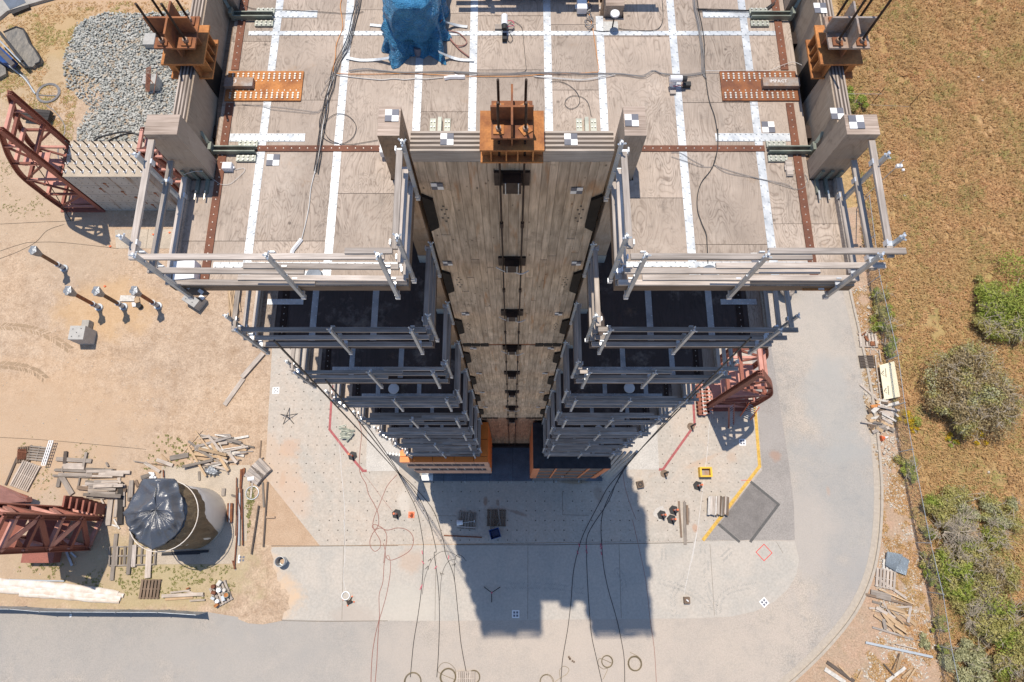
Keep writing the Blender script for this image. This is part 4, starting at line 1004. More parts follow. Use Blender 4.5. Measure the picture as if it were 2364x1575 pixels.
rg_ = k.math('ABSOLUTE', k.math('SUBTRACT', k.noise(c, 6, 5, .6, .8), .5)); k.bump(k.math('ADD', k.noise(c, 13, 5, .75), k.math('MULTIPLY', rg_, -5.0)), 1.0, .06); MT['tarp'] = k.m
def T3(c, x, y, z): p_ = at(c, x, y, z); return (p_.x, p_.y)
ring_low = [(-2.16, 7.80), (-1.96, 7.69), (-1.75, 7.78), (-1.6, 7.92), (-1.42, 7.82), (-1.2, 7.78), (-1.14, 8.2), (-1.2, 8.9), (-1.25, 9.4), (-2.12, 9.4), (-2.16, 8.8), (-2.2, 8.2)]
ring_w = [(-1.93, 7.92), (-1.42, 7.92), (-1.28, 8.1), (-1.20, 9.4), (-2.16, 9.4), (-2.10, 8.15)]
ring_m = [(-1.97, 7.96), (-1.38, 7.96), (-1.20, 8.15), (-1.15, 9.4), (-2.16, 9.4), (-2.12, 8.2)]
ring_t = [(-1.84, 7.98), (-1.40, 7.98), (-1.27, 8.25), (-1.25, 9.4), (-1.98, 9.4), (-1.99, 8.3)]
rumple('tarpaulin_skirt', [(ring_low, ZR+.01), ([(x*.93-.118, 7.9+(y-7.72)*.9) for x, y in ring_low], ZR+.3), ([(x*.72-.47, 8.2+(y-7.72)*.7) for x, y in ring_low], ZR+.62)], 'tarp', tp, 5, .05, 120, False)
rumple('tarpaulin', [(ring_w, ZR+.33), (ring_m, ZR+.72), (ring_t, ZR+.98)], 'tarp', tp, 2, .012, 96)
m = MB(); m.add([at(B, 1492, 305, ZR+.12), at(B, 1585, 275, ZR+.35), at(B, 1610, 380, ZR+.25), at(B, 1572, 425, ZR+.04)], [(0, 1, 2, 3), (3, 2, 1, 0)]); m.build('tarpaulin_corner', 'tarp', tp)
for pts, lab in (([(1170, 520, .03), (1300, 545, .02), (1450, 540, .03), (1560, 525, .12)], ''), ([(2330, 545, .03), (2200, 540, .02), (2100, 510, .06), (2010, 470, .22)], ''), ([(1388, 225, .02), (1500, 235, .02), (1575, 230, .05)], ''), ([(2270, 243, .02), (2200, 235, .02), (2120, 215, .08), (2060, 195, .2)], '')):
    m = MB(); ps = [at(B, x, y, ZR+z_) for x, y, z_ in pts]; ps = smooth_path(ps, 4)
    for a, b in zip(ps, ps[1:]): m.beam(a, b, .055, .006)
    m.build('steel_strap', 'galv', tp)
m = MB(); m.tube(smooth_path([at(B, x, y, ZR+z_) for x, y, z_ in [(2040, 180, .4), (2010, 215, .3), (1985, 225, .25), (2030, 250, .05), (2080, 275, .04), (2190, 300, .02), (2262, 370, .02), (2240, 410, .02), (2170, 410, .03), (2110, 350, .02), (2080, 280, .03)]], 5), .010, 6)
m.tube(smooth_path([at(B, x, y, ZR+.02) for x, y in [(2080, 290), (2130, 370), (2200, 450), (2285, 515)]], 5), .012, 6); m.build('red_rope', 'hose', tp)
m = MB()
m.cyl((-1.62, 7.92, ZR), (-1.62, 7.96, ZR+.13), .07, .07, 14); m.build('caster', 'grey', tp)
# dish, cameras, boxes
def gnss(p, label, sz=.16, arm=None):
    t = thing('antenna', p, label, 'antenna', 'round white disc antennas on the decks'); m = MB()
    if arm == 'front':
        m.box(p.x-.09, p.x+.05, p.y-.02, p.y+.32, p.z-.01, p.z+.01); m.build('arm_plate', 'post', t)
    else:
        m.cyl(p, p+Vector((0, 0, .3)), .012, .012, 8); m.build('mast', 'darksteel', t)
        m = MB(); m.obox(p+Vector((-.03, .02, .006)), .26, .2, .012); m.build('foot_plate', 'platl', t)
    top = p+Vector((0, 0, .02 if arm else .3)); m = MB(); m.cyl(top, top+Vector((0, 0, .03)), sz/2, sz/2*.96, 24); m.cyl(top+Vector((0, 0, .03)), top+Vector((0, 0, .038)), sz/2*.96, sz/2*.6, 24); m.build('disc', 'plast', t); return t
gnss(at(C, 1425, 250, ZR+.005), 'white disc antenna on a short mast near the far column')
for k_, (c, x, y, lab) in enumerate(((M, 988, 198, 'left side, highest of the disc antennas'), (M, 1385, 698, 'left side, middle one'), (M, 1575, 965, 'left side, lowest one over the orange sills'), (N, 1425, 170, 'right side, highest of the disc antennas'), (N, 1092, 618, 'right side, lower one'))):
    lv = {0: 3, 1: 5, 2: 7, 3: 3, 4: 5}[k_]
    zz = ZR-ST*lv+.15; p = at(c, x, y, zz); gnss(p, 'disc antenna in front of a lower deck, '+lab, .33, 'front')
def camera_dev(p, rot, label):
    t = thing('site_camera', p, label, 'camera', 'white cameras on wood blocks'); q = Quaternion((0, 0, 1), rot)
    m = MB(); m.obox(p+Vector((0, 0, .02)), .34, .1, .04, rot); m.build('wood_block', 'rail', t)
    m = MB(); m.cyl(p+Vector((0, 0, .04)), p+Vector((0, 0, .16)), .055, .05, 12); m.build('mount', 'plast', t)
    d = q@Vector((0, -1, 0)); m = MB(); m.cyl(p+Vector((0, 0, .2))-d*.08, p+Vector((0, 0, .2))+d*.12, .055, .055, 14); m.build('housing', 'plast', t)
    m = MB(); m.cyl(p+Vector((0, 0, .2))+d*.12, p+Vector((0, 0, .19))+d*.2, .05, .045, 14); m.obox(p+Vector((0, 0, .05))+d*.24, .08, .13, .07, rot); m.build('lens', 'rubber', t)
    m = MB(); m.tube(smooth_path([p+Vector((math.cos(a)*.1+.07, math.sin(a)*.07, .1+.03*math.sin(a*3))) for a in (0, 1, 2, 3, 4, 5, 6)], 4), .008, 5); m.build('pink_tie', 'pink', t)
    return t
camera_dev(at(C, 450, 255, ZR), 0, 'white camera with black lens on a wood block near the far straps')
camera_dev(at(C, 1965, 785, ZR), math.pi/2, 'white camera tied with pink tape beside the right strap')
def jbox(p, sx, sy, sz, label, rot=0, mat='plast'):
    t = thing('junction_box', p, label, 'junction box'); m = MB(); m.obox(p+Vector((0, 0, sz/2)), sx, sy, sz, rot); m.build('box_body', mat, t)
    m = MB(); m.obox(p+Vector((0, 0, sz+.004)), sx*.9, sy*.9, .01, rot)
    for a in (-1, 1): m.obox(p+Vector((a*sx*.58, 0, .03)), sx*.16, sy*.3, .02, rot)
    m.build('box_lid', mat, t); return t
jbox(at(E, 995, 390, ZR), .15, .12, .10, 'small white instrument box beside the left column foot')
jbox(at(B, 1510, 1385, ZR+.05), .07, .16, .14, 'white box fixed at the foot of the inner left column')
t = jbox(at(J, 1008, 335, ZR), .11, .3, .04, 'wood block with a silver plate near the right column', mat='rail')
t = jbox(at(C, 1145, 75, ZR+.02), .17, .26, .12, 'clear plastic enclosure beside the far column')
m = MB()
for i in range(14):
    a = i*.9; m.tube(smooth_path([at(C, 1215+15*math.sin(a*1.3), 60+i*16, ZR+.02)+Vector((.05*math.cos(a+j), .05*math.sin(a*1.7+j), .01*j)) for j in range(4)], 3), .009, 5)
m.build('wire_tangle', 'cable_g', label='tangle of grey wires and connectors below the plastic enclosure', cat='wires')
m = MB(); m.tube(smooth_path([at(C, 600+650*i/6, 30, ZR+.5) for i in range(2)], 2), .01, 4)
# rails across the far gap, shading the deck
gx = MB(); far = guard((-1.0, 9.2), (1.6, 9.2), ZR, (.55, 1.72), (0, 1), splice=((.3, .6), (.3, .55), None), ext=(.05, .9), name='far_guard_rail')
# cables on the roof
def cable(name, paths, r, mat, label, cat='cable', group=None, n=5):
    m = MB(); r = r*(.5 if paths[0][0].z > 20 and r < .016 else 1)
    for ps in paths: m.tube(ps, r, n)
    return m.build(name, mat, label=label, cat=cat, group=group)
def rp(c, pts, z=.018, j=0): return smooth_path([at(c, x, y, ZR+z+(j*.006)) for x, y in pts], 5)
def para(c, pts, n, sp, z=.018, amp=3, seed=1):
    r_ = random.Random(seed); out = []
    for i in range(n):
        o_ = (i-(n-1)/2)*sp; out.append(rp(c, [(x+o_+r_.uniform(-amp, amp), y+o_*.6+r_.uniform(-amp, amp)) for x, y in pts], z+.008*(i % 3)))
    return out
cable('cable_bundle', para(B, [(1290, -30), (1275, 60), (1245, 180), (1210, 320), (1160, 450), (1100, 560), (1065, 660), (1040, 780), (1000, 900), (985, 1000), (960, 1150), (935, 1300), (925, 1400), (900, 1560)], 4, 14, seed=4), .011, 'cable_k', 'bundle of dark cables running down the left deck', group='cable bundles on the deck')
cable('cable_bundle', para(B, [(1262, -30), (1268, 90), (1230, 260), (1190, 420), (1120, 530), (1070, 650), (1050, 720)], 3, 10, seed=5), .009, 'cable_g', 'grey cable strands beside the dark bundle at the left strap', group='cable bundles on the deck')
cable('extension_lead', [rp(B, [(1135, -20), (1120, 60), (1140, 200), (1135, 270), (1085, 400), (1075, 520), (1055, 640), (1100, 665), (1300, 672), (1500, 670), (1700, 665), (1900, 672), (2050, 680), (2160, 690)]), rp(C, [(100, 690), (300, 692), (600, 690), (740, 678), (900, 668), (1100, 665), (1250, 655), (1300, 640), (1285, 500), (1260, 330), (1240, 220), (1215, 120), (1210, -20)])], .011, 'cable_o', 'orange cord crossing the deck and up the left strap')
cable('white_wavy_cord', [rp(B, [(1060, 650), (1100, 680), (1250, 700), (1400, 715), (1500, 722), (1600, 712), (1700, 720), (1800, 712), (1900, 715), (2050, 700)]), rp(B, [(1065, 690), (1010, 830), (1000, 960), (965, 1120), (950, 1200), (945, 1280), (925, 1400), (890, 1568)]), rp(E, [(1765, 30), (1755, 120), (1745, 220), (1720, 330), (1690, 450), (1665, 560), (1650, 700), (1620, 850), (1590, 970)])], .014, 'cable_w', 'white wavy cord along the cable bundle to the front rail')
cable('cable_bundle', para(B, [(1200, 640), (1350, 625), (1500, 640), (1700, 655), (1900, 650), (2100, 645), (2360, 662)], 3, 7, seed=6)+para(C, [(0, 655), (200, 668), (500, 668), (640, 660), (900, 660), (1200, 668), (1500, 668), (1700, 690), (1800, 640), (1900, 670), (2100, 680), (2240, 660)], 3, 9, seed=7), .010, 'cable_g', 'long grey cable bundle lying straight across the whole deck', group='cable bundles on the deck')
cable('cable_bundle', para(C, [(720, 690), (950, 710), (1150, 725), (1300, 705), (1450, 670)], 2, 12, seed=8), .012, 'cable_w', 'pale cable sagging below the straight bundle, right of the saddle')
cable('cable_bundle', para(D, [(205, -20), (215, 70), (245, 200), (265, 350), (285, 500), (290, 640), (305, 700)], 4, 9, seed=9), .010, 'cable_g', 'pale strands running down the right deck from the far side', group='cable bundles on the deck')
cable('black_cable', [rp(D, [(230, -20), (245, 80), (280, 250), (298, 400), (298, 560), (310, 700), (340, 900), (390, 1050), (415, 1200), (420, 1320), (400, 1420), (370, 1520)]), rp(J, [(400, -10), (400, 130), (375, 270), (330, 360), (260, 450), (225, 560), (225, 690), (260, 800), (300, 900), (308, 1000), (315, 1150)])], .015, 'cable_k', 'thick black cable snaking down the right deck to the front')
cable('black_cable', [rp(D, [(230, 80), (330, 82), (460, 88), (620, 95), (800, 88), (870, 75), (920, 40), (950, -10)], .03)]+para(D, [(240, 90), (450, 92), (800, 92), (930, 30)], 3, 8, seed=10), .013, 'cable_k', 'taped cable run across the short strap at the far right')
cable('thin_wire_loops', [rp(B, [(1110, 1300), (1020, 1260), (975, 1180), (990, 1100), (1050, 1045), (1110, 1030), (1190, 1050), (1250, 1110), (1262, 1170), (1235, 1240), (1170, 1290), (1110, 1305), (1200, 1310), (1330, 1290), (1460, 1268)]), rp(B, [(985, 940), (940, 1050), (930, 1150), (960, 1240), (1040, 1290), (1100, 1300)])], .009, 'cable_k', 'large single loop of thin black wire on the left deck')
cable('thin_wire_loops', [rp(C, [(870, 737), (950, 738), (1030, 770), (1100, 830), (1130, 900), (1110, 960), (1050, 985), (1005, 960), (1000, 915), (1040, 875), (1110, 868), (1170, 890), (1210, 940), (1235, 1050)])], .009, 'cable_k', 'curly thin wire right of the saddle')
cable('thin_wire', [rp(B, [(210, 30), (340, 80), (560, 88), (800, 100), (1000, 112), (1150, 122), (1260, 118), (1330, 105)])], .009, 'cable_k', 'thin black wire across the far left strap')
cable('thin_wire', [rp(B, [(230, 945), (400, 960), (500, 990), (700, 1010), (880, 1025), (940, 1000), (975, 920)]), rp(B, [(420, 965), (560, 970), (800, 1000), (900, 1010), (950, 985)]), rp(B, [(1055, 690), (990, 780), (940, 860)]), rp(B, [(1050, 670), (980, 750)])], .007, 'cable_g', 'fine grey wires from the left rusty plate to the bundle')
cable('thin_wire', [rp(C, [(470, 240), (520, 195), (570, 215), (610, 260), (625, 400), (640, 560), (640, 640), (560, 660)]), rp(C, [(470, 350), (500, 385), (525, 350), (490, 290)])], .009, 'cable_k', 'thin black wire from the white camera to the long bundle')
cable('thin_wire', [rp(C, [(1480, 255), (1540, 268), (1700, 278), (1800, 275), (1860, 240), (1885, 150), (1875, -10)]), rp(C, [(1260, 275), (1330, 285), (1400, 282)])], .011, 'cable_k', 'black antenna cable curving away to the far edge')
cable('thin_wire', [rp(D, [(310, 640), (450, 642), (700, 636), (880, 640), (980, 600), (1080, 565), (1120, 565), (1180, 590)], .05)], .009, 'cable_w', 'pale wire leading to the right rusty plate')
cable('thin_wire', [rp(J, [(365, 300), (480, 370), (700, 410), (850, 445), (1000, 490), (1090, 512), (1150, 490), (1175, 430), (1150, 380)]), rp(J, [(365, 300), (500, 350), (760, 420), (980, 465), (1050, 505)]), rp(J, [(0, 230), (150, 280), (250, 315), (350, 320)]), rp(J, [(0, 195), (80, 200), (180, 260), (280, 310)])], .008, 'cable_g', 'fine wires fanning from the black cable to the right column')
cable('thin_wire', [rp(E, [(1040, 400), (1110, 385), (1120, 410), (1060, 470), (1000, 515), (930, 520), (880, 490), (835, 460)]), rp(E, [(620, 440), (700, 415), (780, 412)], .3)], .007, 'cable_w', 'pale thin wire curling from the small instrument box')
cable('wrapped_plug', [rp(C, [(0, 690), (40, 700), (90, 698)]), rp(B, [(2060, 712), (2120, 700), (2240, 698)])], .035, 'plast', 'white taped connector on the long bundle above the saddle')
cable('wrapped_plug', [rp(E, [(1590, 970), (1560, 1010), (1520, 1060), (1510, 1090)])], .032, 'plast', 'white taped plug near the left front railing')
# bag and cooler at the left front corner, blue discs at the front rails
m = MB(); m.obox(at(E, 672, 1262, ZR)+Vector((0, 0, .1)), .32, .3, .2, .1); t = m.build('plastic_bag', 'plast', label='crumpled clear bag in the left front corner of the deck', cat='bag')
for c, x, y, lab in ((K, 940, 332, 'left'), (J, 318, 1245, 'right')):
    p = at(c, x, y, ZR); t = thing('rail_antenna', p, 'dark blue disc on a pale plate behind the %s front railing' % lab, 'disc', 'dark discs behind the front railings')
    m = MB(); m.box(p.x-.16, p.x+.16, p.y-.12, p.y+.1, p.z+.004, p.z+.02); m.build('disc_plate', 'galvpipe', t)
    m = MB(); m.cyl(p+Vector((0, 0, .03)), p+Vector((0, 0, .09)), .13, .12, 20); m.build('disc', 'cable_k' if 0 else 'plat', t)
# hanging guy cables: from the tower down to the ground, then along the ground
def hang(name, a, b, ground, r, mat, label, sag=.8):
    a = Vector(a); b = Vector(b); ps = []
    for i in range(15):
        t = i/14; p = a.lerp(b, t); p.z -= sag*4*t*(1-t)*.6 if p.z > 2 else 0; ps.append(p)
    m = MB(); m.tube(ps, r, 6); m.tube(smooth_path([b]+ground, 6), r, 6); return m.build(name, mat, label=label, cat='cable', group='long guy cables hanging from the tower')
foot = at(S, 1210, 832)+Vector((0, 0, .02))
def gl(*segs): return [at(c, x, y)+Vector((0, 0, .02)) for c, pts in segs for x, y in pts]
hang('guy_cable', at(K, 550, 935, ZR-ST+1.0), foot, gl((S, [(1300, 1000), (1370, 1160), (1415, 1400)]), (T, [(1745, 290), (1742, 500), (1722, 720), (1690, 950), (1650, 1200), (1620, 1520)])), .022, 'cable_k', 'black guy cable starting highest, at the left end of the second deck')
hang('guy_cable', at(M, 165, 90, ZR-2*ST+.6), foot+Vector((.05, 0, 0)), gl((S, [(1330, 960), (1440, 1150), (1520, 1450)]), (T, [(1850, 330), (1880, 550), (1897, 760), (1900, 1000), (1890, 1300), (1875, 1520)])), .022, 'cable_k', 'black guy cable of the middle left deck, in the middle of its trio')
hang('guy_cable', at(M, 475, 385, ZR-4*ST+.4), foot+Vector((.1, 0, 0)), gl((S, [(1350, 950), (1500, 1140), (1580, 1380)]), (T, [(1960, 330), (2040, 550), (2080, 900), (2110, 1200), (2165, 1500)])), .022, 'cable_k', 'black guy cable of the lower left decks, rightmost of its trio')
hang('guy_cable', at(L, 1790, 905, ZR-ST+1.0), at(N, 1385, 1010)+Vector((0, 0, .02)), gl((N, [(1345, 1070), (1200, 1240), (1110, 1400)]), (U, [(1250, 120), (1190, 300), (1145, 500), (1120, 800), (1090, 1050), (1040, 1350), (1025, 1568)])), .022, 'cable_k', 'black guy cable starting highest on the right, leftmost on the ground')
hang('guy_cable', at(N, 2230, 90, ZR-2*ST+.6), at(N, 1380, 1030)+Vector((0, 0, .02)), gl((N, [(1350, 1070), (1270, 1230), (1195, 1410)]), (U, [(1290, 130), (1272, 330), (1283, 640), (1300, 900), (1320, 1120), (1370, 1350), (1420, 1568)])), .022, 'cable_k', 'black guy cable of the right decks, middle one on the ground')
hang('guy_cable', at(N, 1960, 380, ZR-4*ST+.6), at(N, 1375, 1045)+Vector((0, 0, .02)), gl((U, [(1430, -80), (1425, 330), (1468, 620), (1560, 950), (1610, 1180), (1635, 1350), (1640, 1568)])), .022, 'cable_k', 'black guy cable of the lower right decks, rightmost on the ground')
cable('red_line_cord', [gpath(U, [(1715, 0), (1770, 240), (1835, 540), (1860, 720), (1885, 960), (1925, 1250), (1945, 1568)]), gpath(N, [(1352, 1070), (1380, 1250), (1440, 1450), (1500, 1600)])], .017, 'hose', 'thin dull red cord running down the right side of the shadow')
cable('red_hose', [gpath(S, [(880, 400), (900, 450), (908, 520), (895, 650), (890, 780), (905, 850), (945, 920), (965, 1000), (1020, 1100), (1045, 1170), (1048, 1250), (1020, 1290), (995, 1270), (1010, 1252), (1045, 1260), (1090, 1290), (1115, 1340), (1112, 1400), (1100, 1480), (1090, 1568)]),
    gpath(T, [(1360, 230), (1380, 330), (1365, 450), (1355, 600), (1320, 720), (1320, 860), (1320, 950), (1285, 1100), (1255, 1280), (1243, 1450), (1240, 1568)]),
    gpath(S, [(1200, 840), (1125, 925), (1090, 1000), (1050, 1100), (1010, 1200), (1005, 1280), (1060, 1380), (1060, 1440), (1020, 1472), (985, 1440), (978, 1380), (1010, 1310), (1060, 1280), (1120, 1298), (1200, 1280), (1270, 1290), (1320, 1330), (1335, 1390), (1310, 1460), (1240, 1510), (1150, 1545), (1110, 1520), (1130, 1508), (1145, 1550)]),
    gpath(T, [(1430, 400), (1425, 520), (1395, 700), (1350, 870), (1320, 980), (1305, 1180), (1295, 1400), (1280, 1568)])], .024, 'hose', 'dull red hose looping over the concrete left of the shadow', 'hose')
cable('thin_red_cord', [gpath(S, [(905, 810), (1000, 930), (1080, 1040), (1165, 1145)])], .012, 'hose', 'thin straight red cord to the traffic post left of the shadow')
cable('string_line', [gpath(S, [(720, 560), (735, 700), (745, 850), (760, 1000), (770, 1150), (768, 1300), (772, 1450), (770, 1568)]), gpath(T, [(975, 0), (985, 120), (990, 380), (975, 480), (975, 580), (1000, 690)])], .016, 'cable_w', 'white cord wandering down the concrete on the left')
cable('string_line', [gpath(V, [(250, 480), (232, 620), (222, 760), (200, 960), (175, 1150), (150, 1340), (110, 1568)]), gpath(W, [(360, 420), (315, 640), (260, 900)])], .016, 'cable_w', 'white cord wandering down the concrete on the right')
cable('black_hose', [gpath(T, [(1735, 720), (1760, 560), (1820, 400), (1880, 330), (1950, 303), (2020, 320), (2100, 370)]), gpath(T, [(1905, 780), (1915, 600), (1940, 480), (1990, 400), (2060, 380)]), gpath(T, [(2048, 600), (2045, 420), (2065, 345), (2110, 345), (2160, 400)])], .018, 'cable_k', 'black hoses bending over beside the stepped shadow', 'hose')
m = MB()
for c, x, y in ((T, 1735, 315), (T, 1742, 412), (T, 1722, 660), (T, 1728, 640), (T, 1865, 460), (T, 1990, 362), (U, 1200, 245), (U, 1186, 315), (U, 1270, 262), (U, 1272, 310), (U, 1408, 245), (U, 1415, 270), (U, 1414, 325)):
    p = at(c, x, y)+Vector((0, 0, .05)); m.obox(p, .05, .22, .02, rnd.uniform(-.7, .7))
m.build('tape_flag', 'pink', label='pink tape flags tied to the cables on the ground', cat='tape flags')
for i, (x, y, a) in enumerate(((1810, 390, -.4), (1785, 462, -.3), (1920, 522, .9), (2043, 435, -.9))):
    m = MB(); p = at(T, x, y)+Vector((0, 0, .03)); 
    for s_ in (-1, 1): m.obox(p+Vector((s_*.05, 0, 0)), .03, .22, .03, a+s_*.5)
    m.build('cable_clip', 'blk', label='black clip on the hoses, %s' % ('topmost', 'second from the top', 'lowest one', 'rightmost one')[i], cat='clip', group='black clips on the hoses')
# coils
def coil(c, x, y, r, n, mat, label, rr=.013, z=0, grp='coils of wire rope along the lower edge', tail=None):
    p = at(c, x, y); m = MB(); r_ = random.Random(int(x+y)); pts = []
    for i in range(n*22):
        a = i/22*2*math.pi; q = r*(1+.07*math.sin(i/22*1.7+x)+r_.uniform(-.004, .004)); off = .06*r*math.sin(i/44)
        pts.append(p+Vector((q*math.cos(a)+off, q*math.sin(a)+off, .02+.012*(i/22 % 4))))
    m.tube(pts, rr, 5)
    if tail: m.tube(smooth_path([pts[-1]]+[at(c, a, b)+Vector((0, 0, .02)) for a, b in tail], 5), rr, 5)
    return m.build('wire_coil', mat, label=label, cat='coil', group=grp)
coil(U, 1467, 1370, .33, 6, 'copper', 'brown wire coil, left of the two beneath the shadow', tail=[(1400, 1340), (1385, 1400), (1430, 1440), (1475, 1440), (1430, 1540)])
coil(U, 1735, 1390, .40, 7, 'copper', 'brown wire coil, right of the two beneath the shadow', tail=[(1780, 1330), (1690, 1280)])
coil(T, 1640, 1568, .50, 5, 'copper', 'brown wire coil cut by the lower edge, leftmost one')
coil(T, 1980, 1520, .46, 6, 'copper', 'brown wire coil left of the small pallet at the lower edge', tail=[(1890, 1470), (1920, 1390), (1990, 1385), (2050, 1440), (2055, 1500)])
coil(T, 2230, 1520, .36, 6, 'copper', 'brown wire coil lying on the small pallet at the lower edge')
coil(U, 885, 1568, .40, 3, 'copper', 'loose wire coil at the lower edge right of the pallet', tail=[(1000, 1540), (1080, 1490), (1100, 1440), (1050, 1415), (1010, 1460), (1020, 1540)])
coil(A, 435, 850, .85, 5, 'cable_g', 'large coil of grey hose on the dry grass', .05, grp='hoses at the upper left', tail=[(320, 850), (250, 720), (150, 620), (40, 520)])
cable('black_hose', [gpath(R, [(420, 170), (500, 230), (570, 320), (590, 400), (560, 500)]), gpath(R, [(530, 540), (525, 620), (545, 690)])], .045, 'cable_g', 'grey hose curving behind the red frame', 'hose', 'hoses at the upper left')
cable('black_hose', [smooth_path([at(R, x, y, z_) for x, y, z_ in [(840, 510, .3), (900, 460, .5), (1000, 435, .9), (1100, 412, 1.2), (1200, 420, 1.2), (1270, 450, 1), (1310, 495, .6)]], 5), smooth_path([at(R, x, y, z_) for x, y, z_ in [(960, 505, .2), (1050, 460, .6), (1170, 425, 1), (1260, 435, 1)]], 5)], .07, 'cable_k', 'thick black hoses arching over the stones', 'hose', 'hoses at the upper left')
cable('ground_wire', [gpath(R, [(0, 1245), (200, 1235), (400, 1225), (600, 1218), (740, 1200)])], .012, 'cable_k', 'thin dark line across the sand below the red frame')
cable('ground_wire', [gpath(Q, [(-20, 480), (200, 410), (300, 400), (500, 400), (800, 430), (1000, 455)]), gpath(Q, [(-20, 545), (150, 480), (300, 400), (400, 300), (540, 250)])], .012, 'cable_k', 'faint pair of lines crossing in the sand')
cable('ground_wire', [gpath(O, [(0, 188), (300, 205), (700, 240), (1060, 275)])], .012, 'cable_k', 'long faint line above the pallets')
cable('ground_wire', [gpath(O, [(1470, 140), (1400, 220), (1330, 305)])], .015, 'cable_k', 'short dark cord at the end of the board line')
cable('steel_cable', [smooth_path([P(59, 348, 7.6), P(110, 420, 3.4), P(163, 508, 0)], 4)], .03, 'cable_k', 'dark stay cable beside the red curved frame')
# ================================================================ THINGS ON THE GROUND
_dup = {}
def where(x, y, pts):
    xs_ = [q[0] for q in pts]; ys_ = [q[1] for q in pts]; u = (x-min(xs_))/(max(xs_)-min(xs_)+1e-6); v = (y-min(ys_))/(max(ys_)-min(ys_)+1e-6)
    r = ('upper' if v < .2 else 'lower' if v > .8 else 'middle'), ('left edge' if u < .17 else 'left part' if u < .4 else 'centre' if u < .6 else 'right part' if u < .83 else 'right edge')
    return '%s %s' % r
TONE = dict(lamA='pale grey', oldw='grey', pine='fresh yellow', rail='light grey', whitew='whitish', brownw='brown', lamB='dark grey', rusto='rust orange', blackw='black', galvpipe='metal grey', rust='rusty', rebar='rusty', sandt='sandy', plast='white')
def blabel(base, mt, L_, a, wh):
    a = a % math.pi; dr = 'lying level' if a < .3 or a > math.pi-.3 else 'pointing up the picture' if abs(a-math.pi/2) < .35 else 'rising rightwards' if a < math.pi/2 else 'falling rightwards'
    ln = 'short' if L_ < 1.0 else 'long' if L_ > 2.2 else 'medium'
    return '%s %s %s %s, %s %s' % (ln, TONE.get(mt, 'grey'), base[0], dr, wh, base[1])
# ---- reaction wall block, upper left
bk = thing('reaction_block', (-27.5, 24.4, 0), 'tall pale concrete block with four rows of bolts on top, upper left', 'concrete block')
bx0, bx1, by0, by1, bz = -30.45, -24.9, 23.0, 25.75, 4.8
k = NT('streaked_concrete'); c = k.wco(); st = k.noise(k.co(False, (2.2, 2.2, .15)), 1.5, 5, .7)
base = k.mix(k.ramp(k.noise(c, 1.2, 5), [(.3, 0.0), (.7, 1.0)]), (.46, .44, .41), (.38, .355, .32)); base = k.mix(k.ramp(st, [(.52, 0.0), (.64, .85)]), base, (.22, .13, .07))
k.set('Base Color', base); k.set('Roughness', .85); MT['streak'] = k.m
for i in range(4):
    z0, z1 = i*1.2, (i+1)*1.2-.02
    m = MB(); m.box(bx0+.01, bx1-.01, by0+.01, by1-.01, z0+.006, z1 if i < 3 else bz-.006); m.build('wall_lift', 'streak', bk)
m = MB(); m.box(bx0, bx1, by0, by1, bz-.004, bz+.01); m.build('top_face', 'lip', bk)
def shared(name, mb, mat, parent, pos, _c={}):
    if name not in _c: me = bpy.data.meshes.new(name); me.from_pydata(mb.v, [], mb.f); me.materials.append(MT[mat]); _c[name] = me
    o = bpy.data.objects.new(name, _c[name]); COL.objects.link(o); o.parent = parent; o.location = Vector(pos)-ORG[parent]; return o
wm = MB().obox((0, 0, .03), .22, .2, .05); rm = MB().tube([(0, 0, .05), (0, 0, .62)], .045, 6); nm_ = MB().tube([(0, 0, .05), (0, 0, .13)], .07, 6)
for r in range(4):
    for i in range(10):
        x = bx0+.12+i*.585+(.0 if r < 2 else -.02); y = by1-.35-r*.66
        if x > bx1-.05: continue
        shared('bolt_washer', wm, 'white', bk, (x, y, bz)); shared('anchor_bar', rm, 'blk', bk, (x, y, bz)); shared('anchor_nut', nm_, 'rustg', bk, (x, y, bz))
m = MB()
for i, (xx, zz) in enumerate([(2.3, 3.9), (3.4, 2.0), (3.7, 1.5), (4.0, .9), (4.8, 1.2), (1.6, 3.2), (2.9, 2.8), (5.1, 2.6)]):
    m.cyl((bx0+xx, by0-.02, zz), (bx0+xx, by0+.02, zz), .11, .11, 10); m.box(bx0+xx-.03, bx0+xx+.03, by0-.01, by0+.02, zz-.5, zz)
tag(m.build('rust_run', 'rust', bk), kind='stuff')
m = MB()
for i in range(12):
    for j in range(8): m.cyl((bx0+.3+i*.46, by0-.004, .35+j*.6), (bx0+.3+i*.46, by0+.03, .35+j*.6), .03, .03, 6)
tag(m.build('form_hole', 'dhole', bk), kind='stuff')
